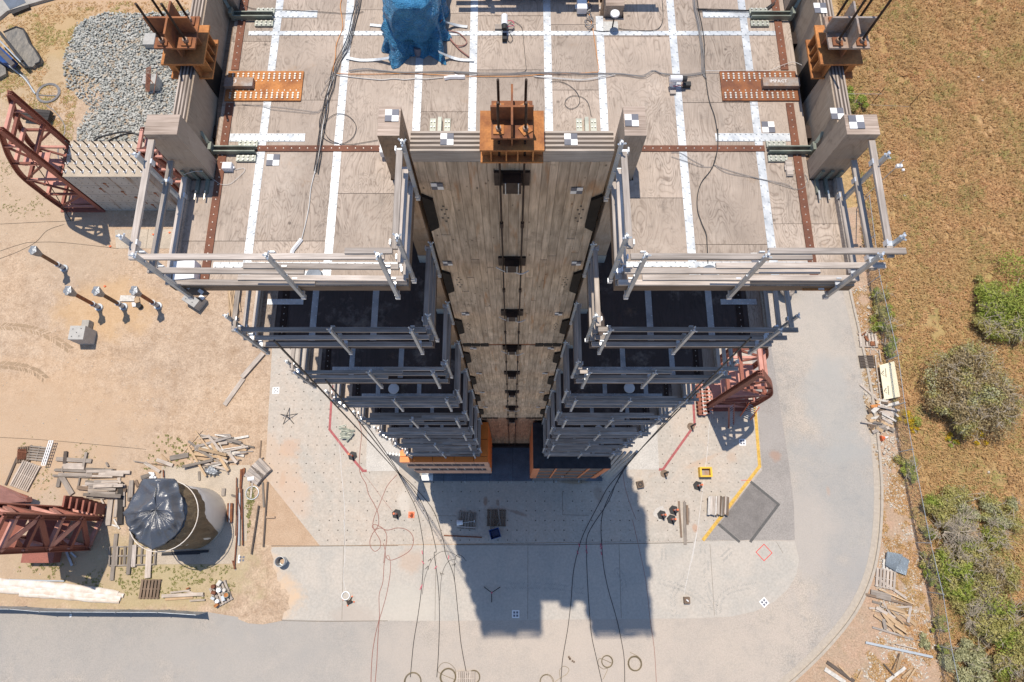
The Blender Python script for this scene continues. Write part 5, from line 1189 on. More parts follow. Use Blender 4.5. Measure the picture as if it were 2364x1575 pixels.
# ---- red frames with a curved back
def curved_frame(cx, y0, y1, s_, label, mirror=1, hgt=10.0):
    """two upright frames joined by rungs: straight chord at cx, curved chord bulging to side s_"""
    t = thing('buttress_frame', (cx, (y0+y1)/2, 0), label, 'steel frame', 'red steel buttress frames')
    prof = [(0, 2.75), (1.4, 2.8), (2.8, 2.75), (4.9, 2.55), (7.1, 1.7), (8.6, .9), (hgt, .1)]
    for y in (y0, y1):
        m = MB(); m.hbeam((cx, y, 0), (cx, y, hgt), .34, .30, .03, (0, 1, 0)); m.build('straight_chord', 'truss', t)
        cp = smooth_path([(cx+s_*b, y, a) for a, b in prof], 4)
        m = MB()
        for a, b in zip(cp, cp[1:]): m.beam(a, b+(b-a)*.05, .42, .035, (0, 1, 0)) if False else m.beam(a, b+(b-a)*.04, .05, .42, (0, 1, 0))
        m.build('curved_chord', 'truss', t)
        m = MB()
        for a, b in zip(cp, cp[1:]): m.beam(a+Vector((-s_*.16, 0, 0)), b+Vector((-s_*.16, 0, 0)), .22, .03, (0, 1, 0))
        m.build('curved_web', 'truss', t)
        zz = [.4, 2.2, 4.2, 6.2, 8.2]
        def cb(z_):
            for (a, b), (c_, d) in zip(prof, prof[1:]):
                if a <= z_ <= c_: return b+(d-b)*(z_-a)/(c_-a)
        for i, z_ in enumerate(zz):
            m = MB(); m.beam((cx, y, z_), (cx+s_*cb(z_), y, z_), .16, .14); m.build('cross_bar', 'truss' if i % 2 else 'trusspink', t)
            if i < 4:
                m = MB(); m.beam((cx, y, z_), (cx+s_*cb(zz[i+1]), y, zz[i+1]), .13, .12) if i % 2 else m.beam((cx+s_*cb(z_), y, z_), (cx, y, zz[i+1]), .13, .12); m.build('diagonal_brace', 'truss', t)
    for z_, off, mt in ((9.2, .35, 'trusspink'), (8.0, .9, 'truss'), (6.4, 1.7, 'trusspink'), (6.9, .1, 'truss'), (4.2, 2.4, 'truss'), (2.2, 2.5, 'trusspink'), (.5, 2.6, 'truss'), (4.4, .1, 'truss')):
        m = MB(); m.beam((cx+s_*off, y0, z_), (cx+s_*off, y1, z_), .2, .2); m.build('rung', mt, t)
    m = MB(); m.box(*(sorted((cx+s_*.1, cx+s_*2.3))), y0+.2, y1-.2, 3.0, 3.05); m.build('floor_plate', 'trusspink', t)
    m = MB(); m.box(*(sorted((cx+s_*.2, cx+s_*2.2))), y0+.2, y1-.2, .35, .42); m.build('floor_plate', 'trusspink', t)
    m = MB(); m.box(*(sorted((cx+s_*.2, cx+s_*1.9))), y0+.2, y0+1.2, 5.6, 5.64); m.build('floor_plate', 'trusspink', t)
    m = MB(); m.box(*(sorted((cx-s_*.3, cx+s_*3.0))), y0-.3, y0+.3, 0, .07); m.box(*(sorted((cx-s_*.3, cx+s_*3.0))), y1-.3, y1+.3, 0, .07); m.build('base_plate', 'truss', t)
    return t
curved_frame(-30.75, 23.15, 25.7, -1, 'rust red curved frame standing against the bolted concrete block')
curved_frame(13.3, 8.1, 10.5, 1, 'rust red curved frame beside the yellow line, right of the tower')
# second frame hidden behind the right end of the block
t = thing('lattice_frame', (-24.0, 24.6, 0), 'faded red lattice behind the right end of the bolted block', 'steel frame')
m = MB()
for y in (23.9, 25.5):
    m.hbeam((-24.5, y, 0), (-24.5, y, 6.6), .3, .28, .03, (0, 1, 0)); m.hbeam((-22.6, y, 0), (-24.0, y, 6.6), .3, .28, .03, (0, 1, 0))
m.build('upright', 'truss', t)
m = MB()
for z_ in (1, 2.6, 4.2, 5.8, 6.5):
    m.beam((-24.5, 23.9, z_), (-24.5, 25.5, z_), .2, .2); m.beam((-24.5, 23.9, z_), (-23.3, 23.9, z_), .16, .16); m.beam((-24.5, 23.9, z_), (-24.4, 25.5, z_-1.4), .14, .14)
m.build('cross_bar', 'trusspink', t)
# ladders under the right frame and red steel parts beside it
def ladder(p, q, wd, n, mat, label, rmat='platl'):
    p, q = Vector(p), Vector(q); t = thing('ladder', p, label, 'ladder'); d = (q-p).normalized(); sd = d.cross(Vector((0, 0, 1))).normalized()
    for s_ in (-1, 1): m = MB(); m.beam(p+sd*s_*wd/2, q+sd*s_*wd/2, .05, .09); m.build('side_rail', mat, t)
    for i in range(n):
        c_ = p.lerp(q, (i+.5)/n); m = MB(); m.beam(c_-sd*wd/2, c_+sd*wd/2, .05, .04); m.build('rung', rmat, t)
    return t
ladder(at(V, 386, 615), at(V, 388, 470, 2.5), .42, 9, 'truss', 'grey ladder leaning against the right red frame')
ladder(at(V, 480, 560)+Vector((0, 0, .1)), at(V, 545, 470, 1.2), .7, 8, 'orangeplastic', 'red and silver step ladder under the curved red frame')
for i, (x, w_, l_) in enumerate(((145, .26, 6.2), (172, .2, 6.3), (192, .24, 6.0), (213, .18, 5.2))):
    a = at(V, x, 330); b = at(V, x+(18 if i < 2 else 14), 545 if i < 2 else 535); t = thing('steel_beam', b, 'bright red steel beam lying beside the frame, %s from the left' % ('first', 'second', 'third', 'fourth')[i], 'steel beam', 'bright red beams beside the right frame')
    m = MB(); m.hbeam(a+Vector((0, 0, .25)), b+Vector((0, 0, .25)), w_, .3, .03); m.build('beam_section', 'trusspink' if i % 2 else 'truss', t)
    m = MB()
    for j in range(7): c_ = b.lerp(a, (j+.5)/8)+Vector((0, 0, .3)); m.box(c_.x-.18, c_.x+.18, c_.y-.05, c_.y+.05, .1, .42)
    m.build('stiffener', 'platl' if i % 2 else 'rebar', t)
# ---- red box lattice lower left
def lattice_tower():
    a = at(O, 742, 775); b = at(O, 650, 985); a.z = b.z = 0
    ax = (b-a).normalized(); out = Vector((ax.y, -ax.x, 0)); out = -out if out.x > 0 else out      # away from the viewer side, to the left
    t = thing('lattice_frame', (a+b)/2, 'dark red braced lattice standing among lumber at the lower left', 'steel frame')
    W_ = (b-a).length; Dp = 2.2; Hh = 8.6
    cs = [a, b, b+out*Dp, a+out*Dp]
    for p in cs: m = MB(); m.hbeam(p, p+Vector((0, 0, Hh)), .32, .3, .03, ax); m.build('upright', 'truss', t)
    for (p, q) in ((0, 1), (1, 2), (2, 3), (3, 0)):
        P0, P1 = cs[p], cs[q]
        for i, z_ in enumerate((.15, 2.0, 3.9, 5.8, 7.6, 8.5)):
            m = MB(); m.beam(P0+Vector((0, 0, z_)), P1+Vector((0, 0, z_)), .24, .22); m.build('cross_bar', 'truss' if i % 2 else 'trusspink', t)
        for i, (z0, z1) in enumerate(((.2, 2.0), (2.0, 3.9), (3.9, 5.8), (5.8, 7.6))):
            m = MB(); s_ = i % 2
            m.beam((P0 if s_ else P1)+Vector((0, 0, z0)), (P1 if s_ else P0)+Vector((0, 0, z1)), .36, .1, out if p in (0, 2) else ax); m.build('diagonal_brace', 'trusspink' if s_ else 'truss', t)
    m = MB()
    for z_ in (3.0, 6.6): m.prism([tuple(v[:2]) for v in cs], z_, z_+.04)
    m.build('floor_plate', 'truss', t)
    for j in range(6):
        c_ = a+out*(-.1+.33*j)+Vector((0, .25+.0*j, 0)); m = MB(); m.prism([(c_.x-.06, c_.y), (c_.x+.06, c_.y), (c_.x+.06, c_.y+.7), (c_.x-.06, c_.y+.7)], .1, 1.1+.15*j); m.build('gusset_plate', 'truss', t)
    m = MB(); m.box(b.x-3.6, b.x-1.6, b.y-.9, b.y-.2, .2, .9); m.build('lower_gusset', 'truss', t)
    return t
lattice_tower()
t = thing('steel_frame_piece', at(O, 60, 640), 'pale red wedge shaped steel piece at the left edge', 'steel frame')
m = MB(); pts = [at(O, -120, 500, 2.2), at(O, -10, 540, 2.2), at(O, 190, 625, 1.2), at(O, 195, 650, .8), at(O, -120, 680, .8)]
m.add(pts+[p-Vector((0, 0, .5)) for p in pts], [(0, 1, 2, 3, 4), (9, 8, 7, 6, 5)]+[(i, (i+1) % 5, 5+(i+1) % 5, 5+i) for i in range(5)]); m.build('web_plate', 'trusspink', t)
m = MB(); m.hbeam(at(O, -100, 660, .3), at(O, 205, 640, .3), .4, .5); m.hbeam(at(O, -100, 520, 1.9), at(O, 200, 625, 1.0), .2, .2); m.build('edge_beam', 'truss', t)
# ---- tank under tarp
tc = Vector((-20.45, .85, 0)); tk = thing('water_tank', tc, 'white round tank half wrapped in black sheet and brown netting', 'tank')
m = MB(); m.tube([tc, tc+Vector((0, 0, 4.2)), tc+Vector((0, 0, 4.6)), tc+Vector((0, 0, 4.9))], [1.86, 1.86, 1.5, .6], 64); m.build('tank_shell', 'tank', tk, smooth=True)
from mathutils import noise as mnoise
k = NT('black_plastic_sheet'); c = k.co(False); nz = k.noise(c, 2.2, 6, .6, .8)
k.set('Base Color', (.075, .083, .105, 1)); k.set('Roughness', .3); k.set('Specular IOR Level', .9); k.bump(k.math('ADD', nz, k.math('MULTIPLY', k.math('ABSOLUTE', k.math('SUBTRACT', k.noise(k.co(False, (1, 2.6, 1)), 1.3, 5, .6, 1.0), .5)), -2.0)), .7, .04); MT['bsheet'] = k.m
k = NT('brown_netting'); c = k.co(False, (1, 1, .25)); nz = k.noise(c, 3.5, 5, .6, .6)
k.set('Base Color', k.mix(k.ramp(nz, [(.3, 0.0), (.7, 1.0)]), (.10, .07, .042), (.19, .14, .085))); k.set('Roughness', .8); k.bump(nz, 1.0, .15); MT['net'] = k.m
vs, fs = [], []; n = 120; hs = 14
for j in range(hs+1):
    for i in range(n):
        a = i/n*2*math.pi; lowz = 1.9+1.3*math.sin(a+2.6)+.25*mnoise.noise(Vector((math.cos(a)*3, math.sin(a)*3, 0)))
        tt = max(0, min(1, ((a if a < 3.3 else a-2*math.pi)+.55)/.5)) if a < 1.9 or a > 4.2 else 0; lowz = .35+2.9*tt+.25*mnoise.noise(Vector((a*5, 0, 0)))
        z_ = 4.95-(4.95-lowz)*j/hs; r = (1.93 if z_ < 4.2 else 1.93-.32*(z_-4.2))+.05*mnoise.noise(Vector((math.cos(a)*5, math.sin(a)*5, z_*.7)))*(1+j/6)+.02*math.sin(a*26+z_)
        vs.append((tc.x+r*math.cos(a), tc.y+r*math.sin(a), z_))
for j in range(hs):
    for i in range(n): i2 = (i+1) % n; fs.append((j*n+i, (j+1)*n+i, (j+1)*n+i2, j*n+i2))
m = MB(); m.add(vs, fs); m.build('netting', 'net', tk, smooth=True)
# cap sheet: corners pulled out, ridges from a raised frame
cor = [P(v[0], v[1], 5.25) for v in [(284.5, 1184), (330, 1105.5), (402, 1105.5), (424, 1182), (410, 1228), (350.5, 1268), (304, 1232)]]
cor = [at(TK, x, y, 5.25) for x, y in [(28, 670), (345, 105), (872, 108), (960, 330), (1025, 655), (1005, 850), (925, 985), (760, 1150), (505, 1280), (290, 1160), (150, 960), (60, 830)]]
inn = [at(TK, x, y, 5.80) for x, y in [(235, 665), (560, 350), (585, 150), (740, 380), (820, 655), (850, 780), (800, 900), (640, 950), (485, 965), (400, 900), (330, 800), (260, 740)]]
ctr = at(TK, 560, 620, 5.62); n = 84; vs = []; fs = []
def ringp(cs, i):
    t_ = i/n*len(cs); a = int(t_) % len(cs); f_ = t_-int(t_); p = cs[a].lerp(cs[(a+1) % len(cs)], f_); return p, f_
rowsN = 16
for j in range(rowsN+1):
    for i in range(n):
        po, f_ = ringp(cor, i); pi, _ = ringp(inn, i); s_ = j/rowsN
        p = po.lerp(pi, min(1, s_*1.8)) if s_ < .556 else pi.lerp(ctr, (s_-.556)/.444)
        sag = math.sin(math.pi*f_); p = Vector(p); p.z += -.30*sag*(1 if s_ < .556 else (1-s_)*2.2)*math.sin(math.pi*min(1, s_*1.2+.15))+.15*mnoise.noise(Vector((i*.42, s_*2.2, 1)))+.13*mnoise.noise(p*2.2)+.07*mnoise.noise(Vector((i*1.1, s_*1.5, 6)))
        if j == 0: p += (p-tc-Vector((0, 0, 5.25))).normalized()*.02*sag
        vs.append(tuple(p))
for j in range(rowsN):
    for i in range(n): i2 = (i+1) % n; fs.append((j*n+i, (j+1)*n+i, (j+1)*n+i2, j*n+i2)[::-1])
b = len(vs); 
for i in range(n):
    p = Vector(vs[i]); d = (p-tc); d.z = 0; vs.append((p.x-d.normalized().x*.12, p.y-d.normalized().y*.12, 4.95))
for i in range(n): i2 = (i+1) % n; fs.append((i, i2, b+i2, b+i)[::-1])
m = MB(); m.add(vs, fs); m.build('cover_sheet', 'bsheet', tk, smooth=True)
m = MB()
for z_, r in ((4.35, 2.02),):
    m.tube([(tc.x+r*math.cos(a/40*2*math.pi), tc.y+r*math.sin(a/40*2*math.pi), z_) for a in range(40)], .03, 5, True)
m.build('tie_rope', 'dirtbag', tk)
# ---- pipes with wrapped tops
def pipe_post(bc, tc_, hgt, label, mat='pipe'):
    b = at(Q, *bc); t = thing('pipe_post', b, label, 'pipe', 'standing pipes with wrapped tops'); h = hgt
    m = MB(); m.cyl(b, b+Vector((0, 0, h)), .13, .13, 14); m.build('pipe', mat, t)
    m = MB(); m.cyl(b, b+Vector((0, 0, .12)), .28, .28, 14); m.cyl(b+Vector((0, 0, .25)), b+Vector((0, 0, .6)), .17, .17, 14); m.cyl(b+Vector((0, 0, .75)), b+Vector((0, 0, .85)), .19, .19, 14); m.build('coupling', 'galvpipe', t)
    m = MB(); tp_ = b+Vector((0, 0, h)); N_ = 14; vs = []
    for j, (r, dz) in enumerate(((.15, -.5), (.20, -.25), (.26, .0), (.29, .28), (.02, .33))):
        for i in range(N_):
            a = i/N_*2*math.pi; rr = r*(1+.16*math.sin(i*2.3+j)); vs.append((tp_.x+rr*math.cos(a)*.9, tp_.y+rr*math.sin(a)*1.15, tp_.z+dz))
    m.add(vs, [(j*N_+i, j*N_+(i+1) % N_, (j+1)*N_+(i+1) % N_, (j+1)*N_+i) for j in range(4) for i in range(N_)]); m.build('wrapped_top', 'silver', t)
    return t
pipe_post((545, 622), None, 3.0, 'lone brown pipe with silver wrapped top, farthest up the sand', 'pipe')
pipe_post((838, 950), None, 3.2, 'rusty pipe with silver wrapped top, nearest the square block', 'rust')
pipe_post((1045, 945), None, 3.0, 'brown pipe with silver wrapped top, middle of the row of three')
pipe_post((1335, 938), None, 2.9, 'rusty pipe with torn wrapped top beside the small tray', 'rust')
# ---- concrete blocks
def block(c, x, y, sx, sy, sz, rot, label, mat='concp', inserts=True):
    p = at(c, x, y); t = thing('concrete_block', p, label, 'concrete block', 'pale concrete counterweights'); m = MB(); m.obox(p+Vector((0, 0, sz/2)), sx, sy, sz, rot); ob = m.build('block_body', mat, t)
    md = ob.modifiers.new('bevel', 'BEVEL'); md.width = .02; md.segments = 2
    if inserts:
        m = MB(); R_ = Matrix.Rotation(rot, 3, 'Z')
        for dx, dy in ((-.28, .25), (.25, .28), (-.28, -.28), (.2, -.25), (0, 0)):
            q_ = p+R_@Vector((dx*sx, dy*sy, sz+.003)); m.cyl(q_-Vector((0, 0, .01)), q_, .04, .04, 10)
        m.build('lifting_insert', 'blk', t)
    return t
block(Q, 745, 1205, 1.05, 1.0, 1.3, 0, 'square pale concrete block with five inserts on the sand')
block(Q, 752, 1110, .5, .7, .5, 0, 'low grey block just behind the square one', 'conc', False)
block(Q, 1665, 905, 1.15, .95, .9, -.55, 'turned concrete block half under the deck corner')
block(A, 1410, 790, 1.05, .9, 1.0, 0, 'pale block with rusty bars among the grey stones')
t = thing('rebar_bundle', at(A, 1345, 760, 1.0), 'rusty bars lying across the block among the stones', 'bars')
m = MB()
for i in range(5): m.tube([at(A, 1325+i*10, 615-i*4, 1.03+.02*i), at(A, 1318+i*8, 830, 1.03)], .025, 6)
m.tube([at(A, 1422, 650, 1.02), at(A, 1392, 840, 1.02)], .02, 6); m.tube([at(A, 1335, 690, 1.06), at(A, 1385, 755, 1.06)], .03, 6); m.build('bar', 'rebar', t)
block(A, 1385, 400, .9, 1.1, .6, 0, 'pale block partly hidden behind the left saddle', 'concp', False)
# small tray and junk near the pipes
t = thing('junk_tray', at(Q, 1075, 875), 'pale wooden tray on the sand beside the torn wrapped pipe', 'tray'); m = MB(); m.obox(at(Q, 1078, 875)+Vector((0, 0, .06)), 1.05, .45, .1); m.build('tray_board', 'whitew', t)
m = MB(); m.obox(at(Q, 1160, 890)+Vector((0, 0, .1)), .35, .4, .05, .3); m.build('small_board', 'pine', label='small fresh board leaning on the pale tray', cat='board')
m = MB()
for i in range(4): m.tube([at(Q, 1115+i*2, 915+i*9)+Vector((0, 0, .07)), at(Q, 1150, 912+i*9)+Vector((0, 0, .07))], .05, 8)
m.build('paper_rolls', 'white', label='little white rolls beside the pale tray', cat='rolls')
t = thing('black_bucket', at(Q, 1185, 942), 'round black bucket by the pale tray', 'bucket'); m = MB(); m.cyl(at(Q, 1185, 942), at(Q, 1185, 942)+Vector((0, 0, .3)), .17, .2, 16); m.build('bucket_body', 'rubber', t)
for i, (x, y) in enumerate(((930, 436), (885, 772), (1293, 336), (1430, 320))):
    m = MB(); p = at(Q, x, y); m.cyl(p, p+Vector((0, 0, .08)), .09, .07, 8); m.build('orange_plug', 'orangeplastic', label='small orange marker cap on the sand, %s' % ('left of the deck corner', 'above the pipe row', 'between the left railing bars', 'rightmost behind the left railing')[i], cat='marker cap', group='small orange caps on the sand')
# ---- pallets
def pallet(c, x, y, L_, W_, rot, mat, label, n=7, top=True, cat='pallet', cross=False):
    p = at(c, x, y); t = thing('pallet', p, label, cat); R_ = Matrix.Rotation(rot, 3, 'Z')
    for dy in (-1, 0, 1):
        a = p+R_@Vector((-L_/2, dy*W_*.46, .06)); b = p+R_@Vector((L_/2, dy*W_*.46, .06)); board('stringer', a, b, .06, .1, mat, t)
    for i in range(n):
        u = -L_/2+L_*(i+.5)/n; a = p+R_@Vector((u, -W_/2, .125)); b = p+R_@Vector((u, W_/2, .125)); board('slat', a, b, L_/n*.66, .025, mat, t)
    for i in (0, n//2, n-1):
        u = -L_/2+L_*(i+.5)/n; a = p+R_@Vector((u, -W_/2, .0)); b = p+R_@Vector((u, W_/2, .0)); board('bottom_slat', a+Vector((0, 0, .013)), b+Vector((0, 0, .013)), L_/n*.6, .02, mat, t)
    return t
pallet(O, 190, 467, 1.35, 1.75, math.pi/2+.0-.3+1.55, 'lamA', 'large pale slatted pallet beside a long board at the far left', 9)
pallet(O, 180, 312, .9, 1.05, .1, 'brownw', 'brown pallet under rusty bars at the far left', 6)
pallet(O, 280, 305, 1.0, 1.3, math.pi/2-.1, 'oldw', 'grey pallet between the rusty one and the white ladder rack', 6)
t = thing('rusty_grates', at(O, 165, 305)+Vector((0, 0, .15)), 'rusty grate pieces on the brown pallet', 'grates'); m = MB()
for i in range(7): m.beam(at(O, 148+i*9, 275)+Vector((0, 0, .18)), at(O, 142+i*9, 350)+Vector((0, 0, .18)), .05, .06)
m.beam(at(O, 145, 290)+Vector((0, 0, .23)), at(O, 215, 300)+Vector((0, 0, .23)), .06, .04); m.build('bar', 'rebar', t)
t = thing('white_rack', at(O, 342, 300), 'white welded rack standing beside the grey pallet', 'rack')
for dx in (-14, 14, 0): m = MB(); m.beam(at(O, 372+dx, 210, .4), at(O, 315+dx, 388, .4), .05, .06); m.build('rack_bar', 'white', t)
m = MB()
for i in range(9): u = i/8; m.beam(at(O, 358-57*u, 214+176*u, .38), at(O, 386-57*u, 214+176*u, .38), .04, .04)
m.build('rack_rung', 'white', t)
pallet(O, 1092, 1285, 1.3, 1.15, 0, 'brownw', 'brown pallet lying in the weeds below the tank pad', 6)
pallet(O, 1605, 1320, 1.15, 1.3, .5, 'rail', 'pallet heaped with buckets and scrap near the road', 6)
for i, (x, y, r, mt) in enumerate(((1655, 1325, .2, 'green'), (1600, 1240, .16, 'whitew'), (1560, 1265, .15, 'rebar'), (1560, 1310, .14, 'rebar'), (1600, 1290, .17, 'white'), (1630, 1350, .15, 'galvpipe'), (1590, 1370, .14, 'white'), (1580, 1400, .13, 'rusto'), (1640, 1290, .13, 'whitew'), (1555, 1350, .12, 'galvpipe'))):
    p = at(O, x, y)+Vector((0, 0, .14)); t = thing('scrap_can', p, 'small %s can on the heaped pallet, %s' % ({'green': 'green', 'whitew': 'dusty white', 'rebar': 'rusty', 'white': 'white', 'galvpipe': 'grey', 'rusto': 'orange'}[mt], ('rightmost', 'topmost', 'upper left', 'far left', 'upper middle', 'lower right', 'lower middle', 'lowest', 'upper right', 'lower left')[i]), 'can', 'cans on the heaped pallet'); m = MB(); m.cyl(p, p+Vector((0, 0, .25)), r*.85, r*.85, 10) if i % 2 == 0 else m.obox(p+Vector((0, 0, .1)), r*2, r*1.3, .2, i); m.build('can_body', mt, t)
    if i == 0: m = MB(); m.cyl(p+Vector((0, 0, .25)), p+Vector((0, 0, .255)), r*.7, r*.7, 10); m.build('can_content', 'rusto', t)
pallet(AA, 972, 795, 1.15, 1.05, -.06, 'oldw', 'pallet in the tower shadow carrying a white bucket and rod', 6)
pallet(AA, 1305, 765, 1.25, 1.05, -.02, 'brownw', 'pallet in the tower shadow with a wooden frame on top', 7)
t = thing('bucket', at(AA, 895, 820)+Vector((0, 0, .14)), 'pale tub tipped on the left shadowed pallet', 'bucket'); p = at(AA, 893, 820)+Vector((0, 0, .33)); m = MB(); m.cyl(p+Vector((-.18, .0, 0)), p+Vector((.2, .02, 0)), .19, .14, 18); m.build('tub', 'plast', t)
m = MB(); m.beam(at(AA, 930, 820, .35), at(AA, 1055, 803, .3), .04, .05); m.obox(at(AA, 1055, 803, .3), .06, .16, .1); m.build('handle_rod', 'platl', label='white rod with cross handle on the left shadowed pallet', cat='rod')
board('loose_board', at(AA, 820, 860, .12), at(AA, 1080, 878, .12), .07, .05, 'rail', label='pale batten along the lower side of the left shadowed pallet', cat='board')
board('loose_board', at(AA, 1325, 662, .2), at(AA, 1352, 850, .25), .09, .05, 'oldw', label='pale slanting batten on the right shadowed pallet', cat='board')
board('loose_board', at(AA, 1240, 690, .2), at(AA, 1240, 900, .2), .05, .05, 'oldw', label='thin upright batten on the right shadowed pallet', cat='board')
board('loose_board', at(AA, 1315, 850, .2), at(AA, 1345, 790, .25), .05, .05, 'oldw', label='short brace on the right shadowed pallet', cat='board')
t = thing('blue_bin', at(AA, 1290, 945), 'dark blue open bin on the concrete in the shadow', 'bin'); p = at(AA, 1290, 940)
m = MB(); R_ = Matrix.Rotation(.3, 3, 'Z'); lo = [(-.25, -.22), (.25, -.22), (.25, .22), (-.25, .22)]; up = [(-.33, -.3), (.33, -.3), (.33, .3), (-.33, .3)]
vs = [p+R_@Vector((x, y, .02)) for x, y in lo]+[p+R_@Vector((x, y, .75)) for x, y in up]+[p+R_@Vector((x*.92, y*.92, .75)) for x, y in up]+[p+R_@Vector((x*.92, y*.92, .06)) for x, y in lo]
m.add(vs, [(3, 2, 1, 0)]+[(i, (i+1) % 4, 4+(i+1) % 4, 4+i) for i in range(4)]+[(4+i, 4+(i+1) % 4, 8+(i+1) % 4, 8+i) for i in range(4)]+[(8+i, 8+(i+1) % 4, 12+(i+1) % 4, 12+i) for i in range(4)]+[(12, 13, 14, 15)]); m.build('bin_body', 'blueplastic', t)
m = MB(); m.cyl(at(AA, 710, 963)+Vector((0, 0, .05)), at(AA, 1140, 985)+Vector((0, 0, .05)), .04, .04, 8); m.build('steel_rod', 'rebar', label='long brown rod lying half in the tower shadow', cat='rod')
# ---- traffic cones and posts
def cone(c, x, y, label, tip=False):
    p = at(c, x, y); t = thing('traffic_cone', p, label, 'traffic cone', 'orange traffic cones')
    m = MB(); m.obox(p+Vector((0, 0, .02)), .4, .4, .04) ; m.build('cone_base', 'orangeplastic', t)
    m = MB(); a = p+Vector((0, 0, .04)); d = Vector((.0, 0, .55)); m.cyl(a, a+d, .15, .035, 20); m.build('cone_body', 'orangeplastic' if not tip else 'rust', t); return t
cone(AA, 342, 730, 'orange traffic cone on a square base beside the guy cables')
p = at(X, 597, 1350); t = thing('traffic_cone', p, 'fallen orange and white traffic cone by the kerb', 'traffic cone', 'orange traffic cones')
m = MB(); m.obox(p+Vector((-.05, 0, .18)), .04, .36, .36, .2); m.build('cone_base', 'orangeplastic', t); m = MB(); m.cyl(p+Vector((-.02, 0, .18)), p+Vector((.2, .05, .12)), .16, .1, 16); m.build('cone_body', 'orangeplastic', t); m = MB(); m.cyl(p+Vector((.2, .05, .12)), p+Vector((.5, .12, .07)), .101, .03, 16); m.build('white_band', 'white', t)
def delineator(c, x, y, label, col='orangeplastic', d=(.35, .05), round_=False):
    p = at(c, x, y); t = thing('delineator_post', p, label, 'delineator', 'orange delineator posts on rubber bases')
    m = MB(); m.cyl(p, p+Vector((0, 0, .06)), .33 if not round_ else .26, .31 if not round_ else .25, 6 if not round_ else 20); m.build('rubber_base', 'rubber' if not round_ else 'brownw', t)
    m = MB(); m.cyl(p+Vector((0, 0, .06)), p+Vector((0, 0, 1.05)), .055, .05, 12); m.build('post', col, t)
    m = MB(); m.cyl(p+Vector((0, 0, 1.05)), p+Vector((0, 0, 1.14)), .07, .06, 12); m.build('grip', col, t)
    m = MB(); m.cyl(p+Vector((0, 0, .5)), p+Vector((0, 0, .62)), .058, .058, 12); m.build('band', 'white' if col == 'orangeplastic' else 'rubber', t); return t
delineator(S, 835, 687, 'orange post on a black base standing on the left red line')
delineator(S, 1197, 1165, 'orange post on a black base beside the traffic cone')
delineator(W, 365, 72, 'orange post on a black base below the yellow crate')
delineator(W, 182, 258, 'orange post, topmost of the three by the long boards')
delineator(W, 92, 295, 'orange post on the white stain, leftmost of the three')
delineator(W, 166, 328, 'orange post, lowest of the three by the long boards')
delineator(N, 2095, 588, 'dark post on a round base at the bend of the right red line', 'rubber', round_=True)
delineator(N, 1805, 1100, 'dark post on a round base at the foot of the right red line', 'rubber', round_=True)
m = MB(); m.cyl(at(W, 88, 285), at(W, 88, 285)+Vector((0, 0, .004)), .5, .5, 20)
m2 = MB(); p = at(W, 85, 282); m2.sheet([(p.x+(.5+.12*math.sin(i*2.7))*math.cos(i/14*2*math.pi), p.y+(.42+.1*math.cos(i*1.9))*math.sin(i/14*2*math.pi)) for i in range(14)], .0235); tag(m2.build('white_stain', 'padl'), kind='structure')
# yellow crate, speaker box, bin, camera box
p = at(N, 2238, 1088); t = thing('yellow_crate', p, 'yellow open steel crate on the concrete', 'crate')
for dx, dy, sx, sy in ((-.34, 0, .12, .64), (.34, 0, .12, .64), (0, -.27, .56, .1), (0, .27, .56, .1)):
    m = MB(); m.box(p.x+dx-sx/2, p.x+dx+sx/2, p.y+dy-sy/2, p.y+dy+sy/2, .02, .5); m.build('crate_side', 'yellow', t)
m = MB(); m.box(p.x-.28, p.x+.28, p.y-.22, p.y+.22, .02, .16); m.build('crate_floor', 'rustg', t)
p = at(N, 1537, 1220); t = thing('speaker_box', p, 'small dark box with a ring at the shadow edge', 'box'); m = MB(); m.obox(p+Vector((0, 0, .15)), .45, .45, .3, .2); m.build('box_body', 'brownw', t)
m = MB(); m.tube([(p.x+.12*math.cos(i/16*6.283), p.y+.12*math.sin(i/16*6.283), .31) for i in range(16)], .03, 6, True); m.build('ring', 'blk', t)
p = at(U, 2232, 775); t = thing('camera_box', p, 'brown box with a white lens at the end of the right white cord', 'box'); m = MB(); m.obox(p+Vector((0, 0, .16)), .36, .38, .32, 0); m.build('box_body', 'brownw', t)
m = MB(); m.obox(p+Vector((0, 0, .35)), .16, .07, .05, -.7); m.build('lens', 'plast', t)
p = at(T, 395, 400); t = thing('trash_bin', p, 'round galvanised bin open on top, on the concrete strip', 'bin'); N_ = 28
def rg(r, z_): return [(p.x+r*math.cos(i/N_*6.2832), p.y+r*math.sin(i/N_*6.2832), z_) for i in range(N_)]
m = MB(); vs = rg(.27, 0)+rg(.31, .72)+rg(.285, .72)+rg(.25, .05); m.add(vs, [(j*N_+i, j*N_+(i+1) % N_, (j+1)*N_+(i+1) % N_, (j+1)*N_+i) for j in range(3) for i in range(N_)]+[tuple(3*N_+i for i in range(N_))]); m.build('bin_shell', 'galvpipe', t)
m = MB(); m.tube(rg(.31, .73), .018, 6, True); m.build('rim', 'platl', t)
m = MB()
for s_ in (-1, 1): m.tube(smooth_path([(p.x+s_*.31, p.y-.08, .5), (p.x+s_*.38, p.y, .48), (p.x+s_*.31, p.y+.08, .5)]), .015, 6)
m.build('handle', 'galvpipe', t); m = MB(); m.cyl((p.x, p.y, .06), (p.x, p.y, .2), .2, .15, 14); m.build('rubbish', 'sandt', t)
